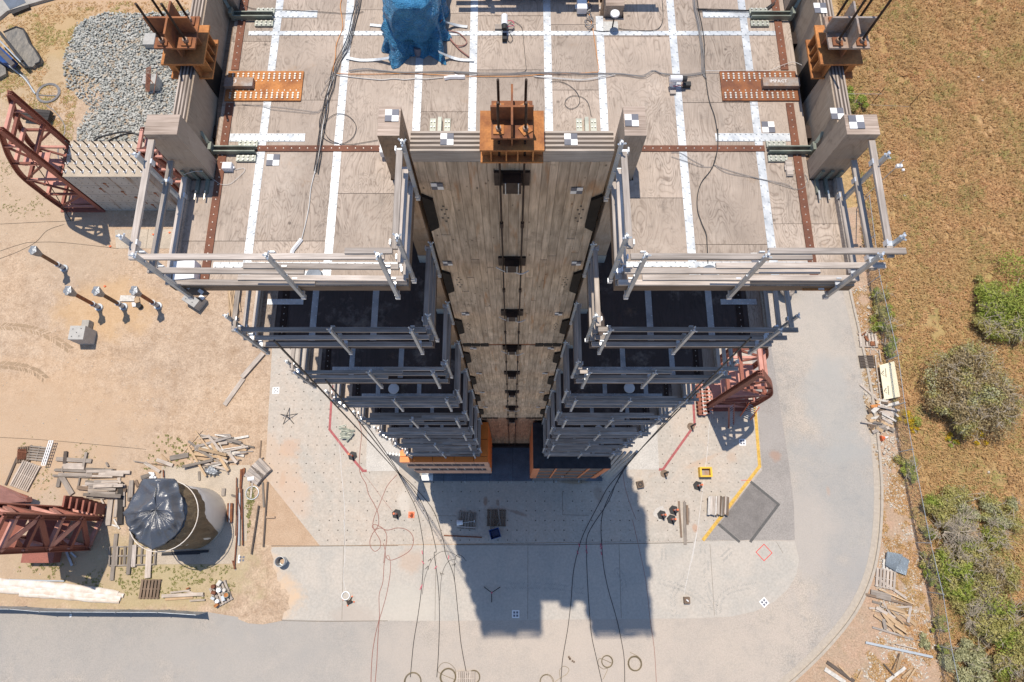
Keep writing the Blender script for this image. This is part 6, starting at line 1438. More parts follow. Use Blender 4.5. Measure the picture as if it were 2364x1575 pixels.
# tripods
def tripod(c, x, y, R__, n, mat, label, rot=0, h=1.2):
    p = at(c, x, y); t = thing('tripod', p, label, 'tripod')
    for i in range(n):
        a = rot+i/n*2*math.pi; m = MB(); m.tube([p+Vector((0, 0, h)), p+Vector((R__*math.cos(a), R__*math.sin(a), 0))], .025, 6); m.build('leg', mat, t)
    m = MB(); m.cyl(p+Vector((0, 0, h-.1)), p+Vector((0, 0, h+.05)), .06, .05, 10); m.build('head', 'pink' if n == 3 else mat, t); return t
tripod(U, 358, 698, .6, 3, 'blk', 'three legged black tripod in the tower shadow', math.pi/2*3-.02, .5)
tripod(S, 312, 365, .62, 5, 'blk', 'five legged black stand on the left apron', .35, .5)
p = at(T, 1010, 755); t = thing('reel_stand', p, 'white ring lying on a small dark stand, at the end of the cord', 'reel stand'); m = MB(); q_ = at(T, 998, 733)+Vector((0, 0, .08)); m.tube([q_+Vector((.24*math.cos(i/24*6.283), .24*math.sin(i/24*6.283), 0)) for i in range(24)], .035, 7, True); m.build('ring', 'white', t)
m = MB(); q_ = at(T, 1035, 790)+Vector((0, 0, .12)); m.obox(q_, .28, .2, .2, .4); m.build('stand_body', 'darksteel', t)
for i, (x, y) in enumerate(((1060, 740), (1078, 792), (1015, 828), (975, 770))):
    m = MB(); e = at(T, x, y)+Vector((0, 0, .03)); m.beam(q_, e, .07, .06); m.build('leg', 'rubber', t); m = MB(); m.cyl(e-Vector((0, 0, .02)), e+Vector((0, 0, .06)), .045, .045, 8); m.build('foot', 'orangeplastic', t)
# heap of steel angles
for i in range(11):
    x0_, y0_ = 720+rnd.uniform(0, 30), 455+i*9+rnd.uniform(-4, 4); a = at(S, x0_, y0_)+Vector((0, 0, .05+.025*i)); b = at(S, x0_+rnd.uniform(60, 110), y0_+rnd.uniform(-22, 12))+Vector((0, 0, .05+.02*i))
    t = thing('steel_angle', (a+b)/2, '%s angle of the small steel heap, %s from the top' % ('pale' if i % 3 == 0 else 'grey green', ('first', 'second', 'third', 'fourth', 'fifth', 'sixth', 'seventh', 'eighth', 'ninth', 'tenth', 'eleventh')[i]), 'steel angle', 'steel angles heaped on the left apron'); m = MB(); m.beam(a, b, .09, .02); m.beam(a+Vector((0, .04, .04)), b+Vector((0, .04, .04)), .02, .09); m.build('angle', 'green' if i % 3 else 'greenp', t)
m = MB(); m.beam(at(S, 788, 570)+Vector((0, 0, .2)), at(S, 848, 500)+Vector((0, 0, .25)), .12, .04); m.beam(at(S, 765, 545)+Vector((0, 0, .1)), at(S, 790, 500)+Vector((0, 0, .3)), .1, .04); m.build('steel_angle', 'green', label='longest angle sticking out of the small steel heap', cat='steel angle')
# ground targets
target(S, 203, 148, .016, .46, .05, 'white ground target with five dark squares on the left apron', n=5, grp='white ground targets')
target(O, 1752, 1067, .016, .48, 0, 'white ground target with four squares on the tank pad corner', n=4, grp='white ground targets')
target(U, 588, 911, .02, .46, 0, 'white ground target with four squares in the tower shadow', n=4, grp='white ground targets')
target(W, 872, 961, .02, .46, .68, 'white ground target turned on edge near the strip curve', n=4, grp='white ground targets')
target(V, 464, 727, .016, .44, 0, 'white ground target with four squares below the right red frame', n=4, grp='white ground targets')
# lumber stack right
p = at(V, 288, 1170)
for i in range(17):
    x = 222+i*8; lay = i % 3; mt = ('whitew', 'lamA', 'rail')[i % 3] if i < 7 else ('oldw', 'brownw', 'lamA')[i % 3]
    t_ = rnd.uniform(-6, 6); board('stacked_board', at(V, x, 1107+t_)+Vector((0, 0, .32+.09*rnd.random())), at(V, x-3, 1235+t_)+Vector((0, 0, .32)), .09 if i % 4 else .16, .09, mt, label='%s board of the bundle beside the yellow line, number %s from its left end' % (TONE.get(mt, 'grey'), ('one', 'two', 'three', 'four', 'five', 'six', 'seven', 'eight', 'nine', 'ten', 'eleven', 'twelve', 'thirteen', 'fourteen', 'fifteen', 'sixteen', 'seventeen')[i]), cat='board', group='boards of the bundle beside the yellow line')
for y in (1125, 1215): board('bearer', at(V, 215, y)+Vector((0, 0, .12)), at(V, 358, y+6)+Vector((0, 0, .12)), .12, .2, 'brownw', label='%s bearer timber under the lumber bundle' % ('upper' if y < 1200 else 'lower'), cat='timber', group='bearers under the lumber bundle')
for i, (x0_, y0_, x1_, y1_, w_, mt, lb) in enumerate(((20, 1137, 38, 1390, .12, 'brownw', 'dark long plank, leftmost beside the three orange posts'), (60, 1142, 65, 1440, .2, 'oldw', 'longest grey plank reaching the joint line'), (76, 1165, 80, 1300, .16, 'brownw', 'medium plank right of the longest one'), (91, 1185, 92, 1284, .08, 'oldw', 'short thin plank, rightmost of the four'))):
    board('plank', at(V, x0_, y0_)+Vector((0, 0, .05)), at(V, x1_, y1_)+Vector((0, 0, .05)), w_, .06, mt, label=lb, cat='plank')
# ---- loose boards by list
LB = [
 (O, 'old board on the sand near the tank', [(1235, 340, 1370, 315, .32, 'oldw'), (1140, 350, 1258, 392, .22, 'lamA'), (1055, 372, 1165, 437, .2, 'lamA'), (975, 360, 1090, 378, .06, 'oldw'), (1100, 378, 1255, 398, .06, 'brownw'), (1445, 435, 1448, 500, .14, 'oldw'), (1625, 558, 1620, 612, .24, 'oldw'), (1680, 605, 1720, 618, .12, 'oldw'), (1190, 425, 1193, 480, .07, 'rebar'), (1025, 480, 1090, 460, .25, 'oldw'), (1170, 310, 1220, 360, .08, 'pine')]),
 (O, 'skid timber of the frames left of the tank', [(415, 345, 670, 360, .26, 'oldw'), (485, 290, 478, 378, .22, 'lamB'), (635, 295, 612, 400, .16, 'oldw'), (405, 420, 620, 420, .12, 'oldw'), (462, 395, 620, 400, .4, 'lamA'), (400, 425, 655, 436, .14, 'oldw'), (390, 465, 690, 476, .14, 'oldw'), (435, 457, 680, 462, .22, 'oldw'), (437, 480, 425, 548, .24, 'oldw'), (447, 462, 530, 600, .32, 'oldw'), (585, 480, 567, 565, .1, 'oldw'), (462, 400, 460, 440, .08, 'oldw')]),
 (O, 'long timber lying between the lumber stack and the tank', [(883, 515, 878, 818, .34, 'blackw'), (868, 475, 838, 765, .2, 'lamA'), (808, 640, 788, 825, .32, 'lamA'), (906, 545, 905, 690, .12, 'rail'), (940, 540, 938, 650, .14, 'oldw'), (962, 500, 955, 625, .28, 'oldw'), (985, 500, 1005, 545, .2, 'brownw'), (848, 885, 815, 1222, .24, 'oldw'), (962, 870, 935, 1180, .24, 'oldw'), (1090, 990, 1078, 1205, .36, 'lamA'), (985, 965, 975, 1125, .26, 'rail'), (790, 640, 780, 720, .1, 'rail'), (830, 780, 870, 850, .1, 'whitew'), (775, 370, 790, 400, .12, 'oldw'), (740, 635, 775, 700, .1, 'rail'), (820, 820, 862, 836, .1, 'whitew')]),
 (O, 'thin rail of the low timber grid beside the tank pad', [(800, 980, 1140, 975, .08, 'oldw'), (800, 1047, 1120, 1040, .1, 'oldw'), (795, 1117, 1135, 1105, .08, 'oldw'), (802, 980, 800, 1120, .1, 'oldw'), (860, 978, 852, 1118, .12, 'oldw'), (885, 1000, 880, 1110, .08, 'brownw'), (912, 975, 905, 1112, .16, 'oldw'), (1035, 975, 1028, 1100, .12, 'oldw'), (1138, 970, 1128, 1105, .1, 'oldw')]),
 (O, 'weathered scrap board in the weeds by the lower fence', [(1180, 1335, 1480, 1320, .2, 'lamA'), (1200, 1360, 1400, 1345, .16, 'pine'), (1350, 1300, 1480, 1335, .12, 'lamA'), (1240, 1310, 1380, 1295, .1, 'lamA'), (1380, 1370, 1490, 1362, .1, 'lamA'), (1355, 1285, 1380, 1275, .08, 'rust'), (45, 535, 130, 335, .14, 'lamB'), (480, 1000, 530, 1115, .14, 'galvpipe'), (520, 1020, 560, 1055, .1, 'galvpipe')]),
 (S, 'long thin board at the sandy edge of the apron', [(140, 900, 105, 1435, .09, 'lamB'), (67, 1095, 8, 1495, .09, 'lamB'), (84, 560, 70, 718, .08, 'brownw'), (98, 905, 108, 1108, .12, 'oldw'), (70, 730, 105, 700, .06, 'oldw'), (130, 1192, 200, 1190, .12, 'sandt')]),
 (K, 'pale board of the line leading down from the deck corner', [(452, 1058, 248, 1290, .32, 'lamA'), (262, 1295, 80, 1550, .30, 'lamA')]),
 (Y, 'weathered board among the planks strewn below the kerb', [(490, 850, 690, 990, .16, 'lamA'), (442, 950, 580, 985, .42, 'oldw'), (405, 960, 722, 1035, .14, 'brownw'), (495, 925, 735, 1028, .08, 'pine'), (455, 1010, 590, 1045, .14, 'oldw'), (433, 1055, 520, 1062, .12, 'lamA'), (475, 1052, 715, 1178, .1, 'brownw'), (520, 1085, 610, 1215, .2, 'pine'), (530, 1080, 680, 1212, .24, 'pine'), (540, 1100, 660, 1232, .14, 'pine'), (540, 1060, 705, 1108, .14, 'pine'), (718, 1040, 698, 1155, .16, 'rail'), (590, 1052, 718, 1045, .12, 'lamA'), (525, 1130, 542, 1200, .2, 'oldw'), (510, 1035, 640, 1100, .12, 'lamA'), (455, 1187, 735, 1270, .12, 'rail'), (408, 1292, 868, 1392, .14, 'galvpipe'), (580, 1302, 720, 1282, .05, 'pine'), (612, 1302, 755, 1335, .07, 'lamA'), (640, 1370, 590, 1480, .06, 'brownw'), (655, 1370, 622, 1488, .16, 'pine'), (680, 1465, 548, 1562, .17, 'whitew'), (750, 1470, 690, 1560, .1, 'pine'), (717, 1480, 655, 1535, .12, 'pine'), (128, 1475, 268, 1568, .24, 'whitew'), (143, 1427, 330, 1560, .2, 'lamB'), (220, 1450, 305, 1535, .08, 'pine'), (380, 1485, 355, 1535, .07, 'pine'), (530, 1440, 600, 1520, .08, 'lamB'), (880, 1310, 905, 1320, .05, 'plast')]),
 (X, 'grey board reaching from the kerb into the scrap heap', [(440, 942, 600, 1085, .14, 'lamA'), (490, 985, 680, 1168, .14, 'lamA'), (548, 730, 590, 1050, .07, 'lamA'), (578, 680, 592, 775, .05, 'lamA'), (515, 680, 520, 715, .05, 'lamA')]),
]
zc = 0
for c, lab, rows in LB:
    for x0_, y0_, x1_, y1_, w_, mt in rows:
        pp_ = [(r_[0]+r_[2], r_[1]+r_[3]) for r_ in rows]; tail_ = lab[lab.index(' '):]; noun = 'timber' if 'timber' in lab else 'rail' if 'thin rail' in lab else 'board'
        dv_ = at(c, x1_, y1_)-at(c, x0_, y0_); short_ = {'old': ('board', 'near the tank top'), 'ski': (noun, 'of the skid frames'), 'lon': (noun, 'between stack and tank'), 'thi': ('rail', 'of the timber grid'), 'wea': ('board', 'strewn by the fence' if c is O else 'strewn below the kerb'), 'pal': ('board', 'of the board line'), 'gre': ('board', 'by the scrap heap')}[lab[:3]]
        if c is S: short_ = ('board', 'at the sandy apron edge')
        lab2 = blabel(short_, mt, dv_.length, math.atan2(dv_.y, dv_.x), where(x0_+x1_, y0_+y1_, pp_))
        zc = (zc+1) % 5; th_ = .05 if w_ < .2 else .07; z_ = .03+.022*zc+th_/2
        board('loose_board', at(c, x0_, y0_)+Vector((0, 0, z_)), at(c, x1_, y1_)+Vector((0, 0, z_+rnd.uniform(-.01, .03))), w_, th_, mt, label=lab2, cat='board', group=lab.replace('board', 'boards').replace('timber', 'timbers'))
def heap(c, poly, n, ang, da, L_, w_, mats, label, seed, hz=.3, base=('board', 'of the heap')):
    r_ = random.Random(seed); xs_ = [p[0] for p in poly]; ys_ = [p[1] for p in poly]; k_ = 0
    while k_ < n:
        x, y = r_.uniform(min(xs_), max(xs_)), r_.uniform(min(ys_), max(ys_))
        if not inpoly(x, y, poly): continue
        p = at(c, x, y); a = ang+r_.uniform(-da, da); l_ = r_.uniform(*L_)/2; z_ = .06+r_.random()*hz*k_/n+.1*k_/n; d = Vector((math.cos(a), math.sin(a), r_.uniform(-.05, .05)))*l_
        mt = r_.choice(mats); board('heaped_board', p-d+Vector((0, 0, z_)), p+d+Vector((0, 0, z_)), r_.uniform(*w_), r_.uniform(.03, .06), mt, label=blabel(base, mt, 2*l_, a, where(x, y, poly)), cat='board', group=label.replace('board', 'boards')); k_ += 1
heap(O, [(1490, 190), (1640, 170), (1770, 250), (1750, 350), (1620, 400), (1430, 390)], 56, -.35, .75, (.5, 2.8), (.05, .2), ['lamA', 'oldw', 'pine', 'oldw', 'rail', 'whitew', 'lamA'], 'board in the jumbled heap above the tank pad', 3, base=('board', 'of the tank heap'))
heap(O, [(725, 420), (870, 440), (850, 500), (730, 500)], 12, 0, .06, (1.4, 2.0), (.12, .26), ['oldw', 'lamA', 'brownw', 'oldw'], 'board in the upper part of the stack left of the tank', 4, .3, base=('board', 'of the upper stack'))
heap(O, [(665, 510), (840, 510), (800, 630), (690, 630)], 22, -.04, .07, (1.2, 2.2), (.12, .26), ['oldw', 'lamA', 'oldw', 'rail', 'brownw'], 'board in the fanned stack left of the tank', 5, .4, base=('board', 'of the fanned stack'))
heap(X, [(500, 1090), (640, 1080), (680, 1150), (670, 1260), (560, 1300), (510, 1230)], 44, .05, .8, (.35, 1.5), (.07, .3), ['pine', 'pine', 'rail', 'lamA', 'oldw', 'brownw', 'rusto', 'whitew'], 'offcut in the scrap wood heap beside the kerb', 6, .3, base=('offcut', 'of the kerbside heap'))
heap(Y, [(490, 1060), (640, 1040), (690, 1110), (650, 1200), (540, 1180)], 12, -.7, .5, (.6, 2.2), (.08, .2), ['pine', 'pine', 'lamA'], 'fresh board in the fan of planks below the kerb', 8, .15, base=('plank', 'of the plank fan'))
pallet(Y, 545, 855, 1.3, 1.15, -.22, 'lamA', 'pale pallet below the corrugated sheet', 6)
pallet(X, 497, 610, 1.3, 1.0, -.03, 'lamA', 'pale pallet with rusty scrap beside the kerb', 6)
pallet(X, 488, 770, .9, 1.0, 1.6, 'lamB', 'dark slatted pallet beside the cream sheet', 8)
m = MB(); m.obox(at(X, 524, 638)+Vector((0, 0, .2)), .3, .3, .1); m.obox(at(X, 480, 600)+Vector((0, 0, .2)), .18, .4, .12, .4); m.tube([at(X, 445, 575)+Vector((0, 0, .2)), at(X, 475, 552)+Vector((0, 0, .2))], .05, 6); m.build('rusty_scrap', 'rust', label='rusty steel scrap on the pale pallet beside the kerb', cat='scrap')
# corrugated sheet
t = thing('corrugated_sheet', at(Y, 612, 750), 'grey corrugated roofing sheets on a white pallet', 'roofing sheet'); m = MB()
def corr(pts, amp, n, z_):
    a, b, c_, d = [at(Y, x, y)+Vector((0, 0, z_)) for x, y in pts]; vs = []; fs = []
    for i in range(n+1):
        u = i/n; h = amp*(1 if i % 2 else -1); vs += [a.lerp(b, u)+Vector((0, 0, h)), d.lerp(c_, u)+Vector((0, 0, h))]
    for i in range(n): fs.append((2*i, 2*i+2, 2*i+3, 2*i+1)[::-1])
    return vs, fs
m.add(*corr([(545, 665), (655, 688), (600, 800), (535, 760)], .03, 22, .28)); m.build('sheet', 'corr', t)
m = MB(); m.add(*corr([(640, 690), (702, 725), (682, 832), (598, 800)], .03, 16, .22)); m.build('sheet', 'corr', t)
pallet(Y, 580, 765, 1.1, .6, -.25, 'whitew', 'white pallet edge under the corrugated sheets', 5)
# cream board with prints
pts4 = [at(X, 567, 805), at(X, 677, 775), at(X, 721, 1040), at(X, 603, 1063)]; ctrp = sum(pts4, Vector())/4
t = thing('gypsum_sheet', ctrp, 'cream sheet with two dark triangle prints leaning by the fence', 'sheet')
m = MB(); m.prism([tuple(p[:2]) for p in pts4], .35, .38); m.build('sheet_board', 'foam', t)
GY = (2010, 820, 13.06)
for (tx, ty) in ((370, 550), (450, 1075)):
    m = MB(); z_ = .3815
    def q3(pts): m.sheet([tuple(at(GY, x, y, .38)[:2]) for x, y in pts], z_)
    q3([(tx-55, ty+5), (tx-10, ty-60), (tx+0, ty-45), (tx-30, ty+12)]); q3([(tx-10, ty-60), (tx+18, ty-95), (tx+25, ty-45), (tx+5, ty-42)]); q3([(tx+8, ty+55), (tx+45, ty+90), (tx+45, ty+65), (tx+22, ty+45)]); q3([(tx-55, ty+5), (tx-5, ty+62), (tx+0, ty+48), (tx-32, ty+8)]); q3([(tx-5, ty-10), (tx+14, ty-25), (tx+30, ty+5), (tx+20, ty+30), (tx+14, ty)])
    m.build('triangle_print', 'blk', t)
    a, b = at(GY, tx+72, ty-150, .3815), at(GY, tx+98, ty+130, .3815); m = MB(); d = (b-a)
    r_ = random.Random(ty); u = 0
    while u < .97:
        l_ = r_.uniform(.03, .06); m.beam(a+d*u, a+d*min(u+l_*.7, 1), .09*r_.uniform(.7, 1), .001); u += l_
    m.build('faint_print', 'printg' if 'printg' in MT else 'glassm', t)
# white box, hoop and cinder blocks by the tank pad
p = at(O, 1832, 493); t = thing('white_canister', p, 'small white canister on a stick by the apron corner', 'canister'); m = MB(); m.cyl(p+Vector((-.2, 0, .3)), p+Vector((.22, .06, .3)), .15, .15, 16); m.build('canister', 'plast', t); m = MB(); m.beam(p+Vector((0, 0, .05)), p+Vector((0, -1.2, .05)), .12, .05); m.build('stick', 'rail', t)
for i, (x, y, rt, lb) in enumerate(((95, 790, -.75, 'upper'), (40, 850, -.6, 'lower'))):
    p = at(S, x, y); t = thing('timber_pack', p, 'short pack of weathered boards by the apron corner, %s one' % lb, 'board pack', 'short packs of boards by the apron corner')
    for j in range(4):
        d = Vector((math.cos(rt), math.sin(rt), 0)); sd = Vector((-d.y, d.x, 0)); o_ = sd*(j-1.5)*.2; board('pack_board', p-d*.55+o_+Vector((0, 0, .2)), p+d*.55+o_+Vector((0, 0, .2)), .19, .35, 'lamA' if j % 2 else 'rail', t)
m = MB(); p = at(O, 1828, 590); m.tube([(p.x+.42*math.cos(i/28*6.283), p.y+.42*math.sin(i/28*6.283), .04) for i in range(28)], .035, 6, True); m.build('hoop', 'galvpipe', label='grey hoop lying round a green weed', cat='hoop')
p = at(O, 1540, 430)
t = thing('plastic_sack', p, 'crumpled clear and teal plastic on the tank pad', 'plastic'); 
rumple('sack', [([tuple(at(O, x, y)[:2]) for x, y in [(1480, 430), (1520, 395), (1560, 400), (1600, 435), (1590, 462), (1550, 468), (1500, 455)]], .03), ([tuple(at(O, x, y)[:2]) for x, y in [(1500, 430), (1530, 405), (1560, 410), (1590, 438), (1580, 455), (1550, 460), (1510, 450)]], .3)], 'silver', t, 4, .06, 40)
# pipe rack right of the tank
for i, (x0_, y0_, x1_, y1_, r, mt, lb) in enumerate(((1762, 415, 1700, 1140, .045, 'rebar', 'longest rusty bar right of the tank'), (1742, 590, 1736, 970, .06, 'galvpipe', 'pale grey pipe right of the tank'), (1757, 560, 1764, 970, .05, 'rebar', 'rusty pipe just right of the pale one'), (1720, 480, 1718, 750, .035, 'rebar', 'thin rusty bar on the left of the bar rack'), (1750, 420, 1745, 560, .06, 'rust', 'short rust pipe at the head of the bar rack'), (1775, 410, 1772, 470, .06, 'rust', 'short bent rust piece at the top of the bar rack'), (1728, 550, 1712, 900, .03, 'rebar', 'thin bar between the pale pipe and the tank'), (1735, 640, 1760, 790, .03, 'rebar', 'crossing thin bar over the pale pipe'), (1690, 1080, 1708, 1140, .05, 'rebar', 'short rusty stub at the pad edge'), (1660, 665, 1655, 800, .07, 'rust', 'dark rust channel beside the tank, left one'), (1685, 665, 1680, 805, .09, 'rust', 'dark rust channel beside the tank, right one'), (1672, 665, 1668, 805, .04, 'galvpipe', 'thin pale bar between the two rust channels'))):
    m = MB(); m.cyl(at(O, x0_, y0_)+Vector((0, 0, .12+.02*(i % 4))), at(O, x1_, y1_)+Vector((0, 0, .12+.02*(i % 4))), r, r, 8); m.build('metal_bar', mt, label=lb, cat='bar')
for x0_, y0_, x1_, y1_, lb in ((1175, 1030, 1512, 1012, 'upper'), (1172, 1040, 1450, 1030, 'lower')):
    m = MB(); m.beam(at(O, x0_, y0_)+Vector((0, 0, .05)), at(O, x1_, y1_)+Vector((0, 0, .05)), .16 if lb == 'upper' else .06, .06); m.build('black_strip', 'blk', label='%s black strip lying across the tank shadow' % lb, cat='strip')
# black timbers, mats and blue machine upper left
for i in range(3):
    a = at(A, 235, 1030+i*28)+Vector((0, 0, .4)); b = at(A, 498-i*8, 1055+i*28)+Vector((0, 0, .4)); board('black_timber', a, b, .30, .35, 'blackw', label='black square timber behind the red frame, %s' % ('farthest', 'middle', 'nearest')[i], cat='timber', group='black timbers behind the red frame')
k = NT('worn_rubber_mat'); c = k.co(False); nz = k.noise(k.co(False, (3, 1, 1)), 1.6, 6, .65); k.set('Base Color', k.mix(k.ramp(nz, [(.35, 0.0), (.7, 1.0)]), (.13, .125, .12), (.30, .27, .23))); k.set('Roughness', .9); k.bump(nz, .8, .1); MT['mat'] = k.m
matp = [(60, 320), (175, 272), (238, 292), (262, 340), (290, 410), (340, 470), (392, 560), (385, 590), (345, 608), (320, 630), (225, 620), (150, 500)]
t = thing('rubber_mat', at(A, 250, 460), 'thick dark worn mat with cut edge at the upper left', 'mat'); m = MB(); m.prism(P2(A, matp), .02, .32); m.build('mat_body', 'mat', t)
m = MB(); ps = [at(A, x, y)+Vector((0, 0, .33)) for x, y in matp[:9]]; m.tube(ps, .07, 6); m.build('mat_rim', 'blk', t)
t = thing('rubber_mat', at(A, 40, 660), 'smaller dark worn mat under the blue machine', 'mat'); m = MB(); m.prism(P2(A, [(-40, 560), (30, 590), (75, 640), (80, 690), (-10, 738), (-60, 735)]), .02, .3); m.build('mat_body', 'mat', t)
t = thing('blue_machine', at(A, 60, 480), 'blue and black steel machine at the left edge', 'machine')
a, b = at(A, -40, 330, 1.0), at(A, 205, 580, .8); m = MB(); m.beam(a, b, .10, .5); m.build('machine_beam', 'corr', t); m = MB(); m.beam(a+Vector((.35, .3, .1)), b+Vector((.1, .1, .2)), .2, .2); m.build('machine_rail', 'blk', t)
m = MB(); m.prism(P2(A, [(-60, 400), (0, 420), (150, 560), (120, 600), (60, 600), (-60, 520)], .5), .3, .9); m.build('machine_body', 'blueplastic', t); m = MB(); m.beam(at(A, -30, 440, 1.0), at(A, 120, 590, .9), .35, .1); m.build('machine_cover', 'glassm', t)
m = MB(); m.tube(smooth_path([at(A, 20, 500, .95), at(A, 90, 600, .6), at(A, 150, 650, .2), at(A, 230, 720, .1), at(A, 320, 850, .1)]), .06, 6); m.build('machine_hose', 'galvpipe', t)
# white rolled sheets at lower left
for i, (pts, w_, lb) in enumerate((([(-40, 1238), (300, 1258), (600, 1290), (860, 1322)], .42, 'topmost'), ([(-40, 1262), (300, 1282), (600, 1308), (900, 1334)], .34, 'second'), ([(-40, 1286), (300, 1306), (600, 1328), (880, 1352)], .38, 'third'), ([(150, 1318), (400, 1332), (600, 1350), (870, 1374)], .34, 'lowest'))):
    c_ = smooth_path([at(O, x, y) for x, y in pts], 10); vs = []; fs = []; N_ = 10; n_ = len(c_)
    for j, p in enumerate(c_):
        a = c_[max(j-1, 0)]; b = c_[min(j+1, n_-1)]; d = (b-a).normalized(); sd = Vector((-d.y, d.x, 0)); tap = 1-.35*max(0, (j/n_-.75)*4)
        for q_ in range(N_):
            an = math.pi*q_/(N_-1); rr = w_/2*tap*(1+.22*mnoise.noise(Vector((j*.35, q_*.9, i*7.0)))); vs.append(tuple(p+sd*math.cos(an)*rr*1.2+Vector((0, 0, math.sin(an)*rr*.8+.02))))
    for j in range(n_-1):
        for q_ in range(N_-1): fs.append((j*N_+q_, (j+1)*N_+q_, (j+1)*N_+q_+1, j*N_+q_+1))
    m = MB(); m.add(vs, fs); m.build('rolled_sheet', 'dirtbag', label='long rolled white sheeting along the lower fence, the %s roll' % lb, cat='rolled sheet', group='rolled white sheeting along the lower fence', smooth=True)
m = MB(); m.cyl(at(O, 0, 1218)+Vector((0, 0, .05)), at(O, 470, 1228)+Vector((0, 0, .05)), .05, .05, 8); m.build('metal_bar', 'galvpipe', label='pale pipe lying above the white rolled sheeting', cat='bar')
# tyre and cart under the roof edge, right
p = at(L, 2095, 487); t = thing('spare_wheel', p, 'dusty wheel lying beside a dark trailer beneath the right deck edge', 'wheel')
m = MB(); m.tube([(p.x+.40*math.cos(i/28*6.283), p.y+.40*math.sin(i/28*6.283), .75) for i in range(28)], .13, 8, True); m.build('tyre', 'oldw', t); m = MB(); m.cyl(p+Vector((0, 0, .7)), p+Vector((0, 0, .8)), .3, .2, 16); m.build('rim', 'rail', t)
p = at(L, 2090, 440); t = thing('trailer', p, 'dark flat trailer mostly hidden beneath the right deck edge', 'trailer'); m = MB(); m.box(p.x-1.3, p.x+.95, p.y-.2, p.y+2.2, .35, .62); m.build('trailer_bed', 'roofk', t)
m = MB()
for s_ in (-1.3, .95): m.tube([(p.x+s_-.1, p.y+1, .35), (p.x+s_+.1, p.y+1, .35)], .35, 16)
m.build('wheel', 'rubber', t); m = MB(); m.box(p.x-.1, p.x+.1, p.y-.5, p.y-.2, .45, .7); m.build('hitch', 'rustg', t)
# orange bundle beneath the left deck: fresh laths on sand
heap(K, [(100, 470), (240, 470), (240, 640), (110, 640)], 12, math.pi/2+.12, .12, (2.0, 2.6), (.05, .12), ['pine'], 'fresh lath in the bundle under the left deck edge', 21, .1, base=('lath', 'of the lath bundle'))
# small pallet at lower edge
pallet(T, 2155, 1530, 1.15, .8, 0, 'lamA', 'small pale pallet cut by the lower edge', 9)
# dog-like scrap near lower edge: two dark rags
m = MB()
for x, y, s_ in ((1105, 1330, .11), (1112, 1345, .08), (1135, 1362, .07), (1150, 1372, .07)): p = at(U, x, y); m.obox(p+Vector((0, 0, .04)), s_*1.6, s_, .06, x)
m.build('rag', 'brownw', label='small brown rags lying on the road', cat='rags')
m = MB(); p = at(T, 250, 1468) if False else at(O, 515, 1478); m.obox(p+Vector((0, 0, .03)), .12, .2, .05, .2); m.build('paper_scrap', 'white', label='scrap of white paper on the road at the lower left', cat='paper')
p = at(O, 1120, 462); t = thing('white_rag', p, 'white plastic scrap by the tank top', 'plastic'); m = MB()
for i in range(5): m.obox(p+Vector((rnd.uniform(-.3, .3), rnd.uniform(-.2, .2), .05+.03*i)), .25, .16, .1, i)
m.build('scrap', 'plast', t)
# ================================================================ FENCES, STONES, PLANTS
def fence(pts, h, label, posts_at=None, mesh_mat='cable_g', cell=.14, screen=None, dense=1):
    t = thing('chain_link_fence', pts[0], label, 'fence'); 
    L_ = [0]
    for a, b in zip(pts, pts[1:]): L_.append(L_[-1]+(b-a).length)
    def along(s_):
        s_ = max(0, min(s_, L_[-1])); i = max(j for j in range(len(L_)-1) if L_[j] <= s_+1e-9); return pts[i].lerp(pts[i+1], (s_-L_[i])/(L_[i+1]-L_[i]))
    for p in pts:
        m = MB(); m.cyl(p, p+Vector((0, 0, h+.05)), .035, .035, 8); m.cyl(p+Vector((0, 0, h+.05)), p+Vector((0, 0, h+.1)), .045, .02, 8); m.build('fence_post', 'post', t)
    m = MB(); m.tube([p+Vector((0, 0, h)) for p in pts], .018, 6); m.build('top_rail', 'post', t)
    m = MB(); s_ = 0; r = .0035; step = cell
    while s_ < L_[-1]:
        for dr in (-1, 1):
            e = s_+dr*h
            if 0 <= e <= L_[-1]:
                a = along(s_); b = along(e); mid = along((s_+e)/2); m.tube([a+Vector((0, 0, .02)), mid+Vector((0, 0, h/2)), b+Vector((0, 0, h))], r, 3, cap=False)
        s_ += step
    tag(m.build('wire_mesh', mesh_mat, t), kind='stuff')
    if screen:
        for a, b in zip(pts, pts[1:]):
            m = MB(); vs = []; n = 12
            for j in range(n+1):
                p = a.lerp(b, j/n); o_ = Vector((0, .03*math.sin(j*1.3), 0)); vs += [p+o_+Vector((0, 0, .25)), p+o_*.5+Vector((0, 0, h-.02))]
            m.add(vs, [(2*j, 2*j+2, 2*j+3, 2*j+1) for j in range(n)]); m.build('screen_panel', screen, t)
    return t
fence(FENCE, 1.6, 'chain link fence with thin posts running down beside the field')
MT['screen'] = simple('grey_fence_screen', (.42, .44, .46), .8, 0, .15, 2, fine=30)
fence([at(O, x, y) for x, y in ((-350, 1400), (-120, 1408), (195, 1412), (410, 1430), (630, 1432), (940, 1434), (1230, 1435), (1500, 1452))], 1.5, 'low fence with grey screen between yard and road, lower left', screen='screen')
t = thing('wire_fence', at(D, 1860, 930), 'thin wire fence line with two slender posts in the upper field', 'fence')
for (x0_, y0_) in ((1808, 942), (2148, 962)): m = MB(); a = at(D, x0_, y0_); m.cyl(a, a+Vector((0, 0, 1.9)), .03, .03, 6); m.build('fence_post', 'pipe', t)
m = MB(); m.tube([at(D, 1540, 850, 1.8), at(D, 1905, 852, 1.8)], .02, 5); m.tube([at(D, 1800, 950, .3), at(D, 2150, 965, .3)], .012, 4); m.build('wire', 'rail', t)
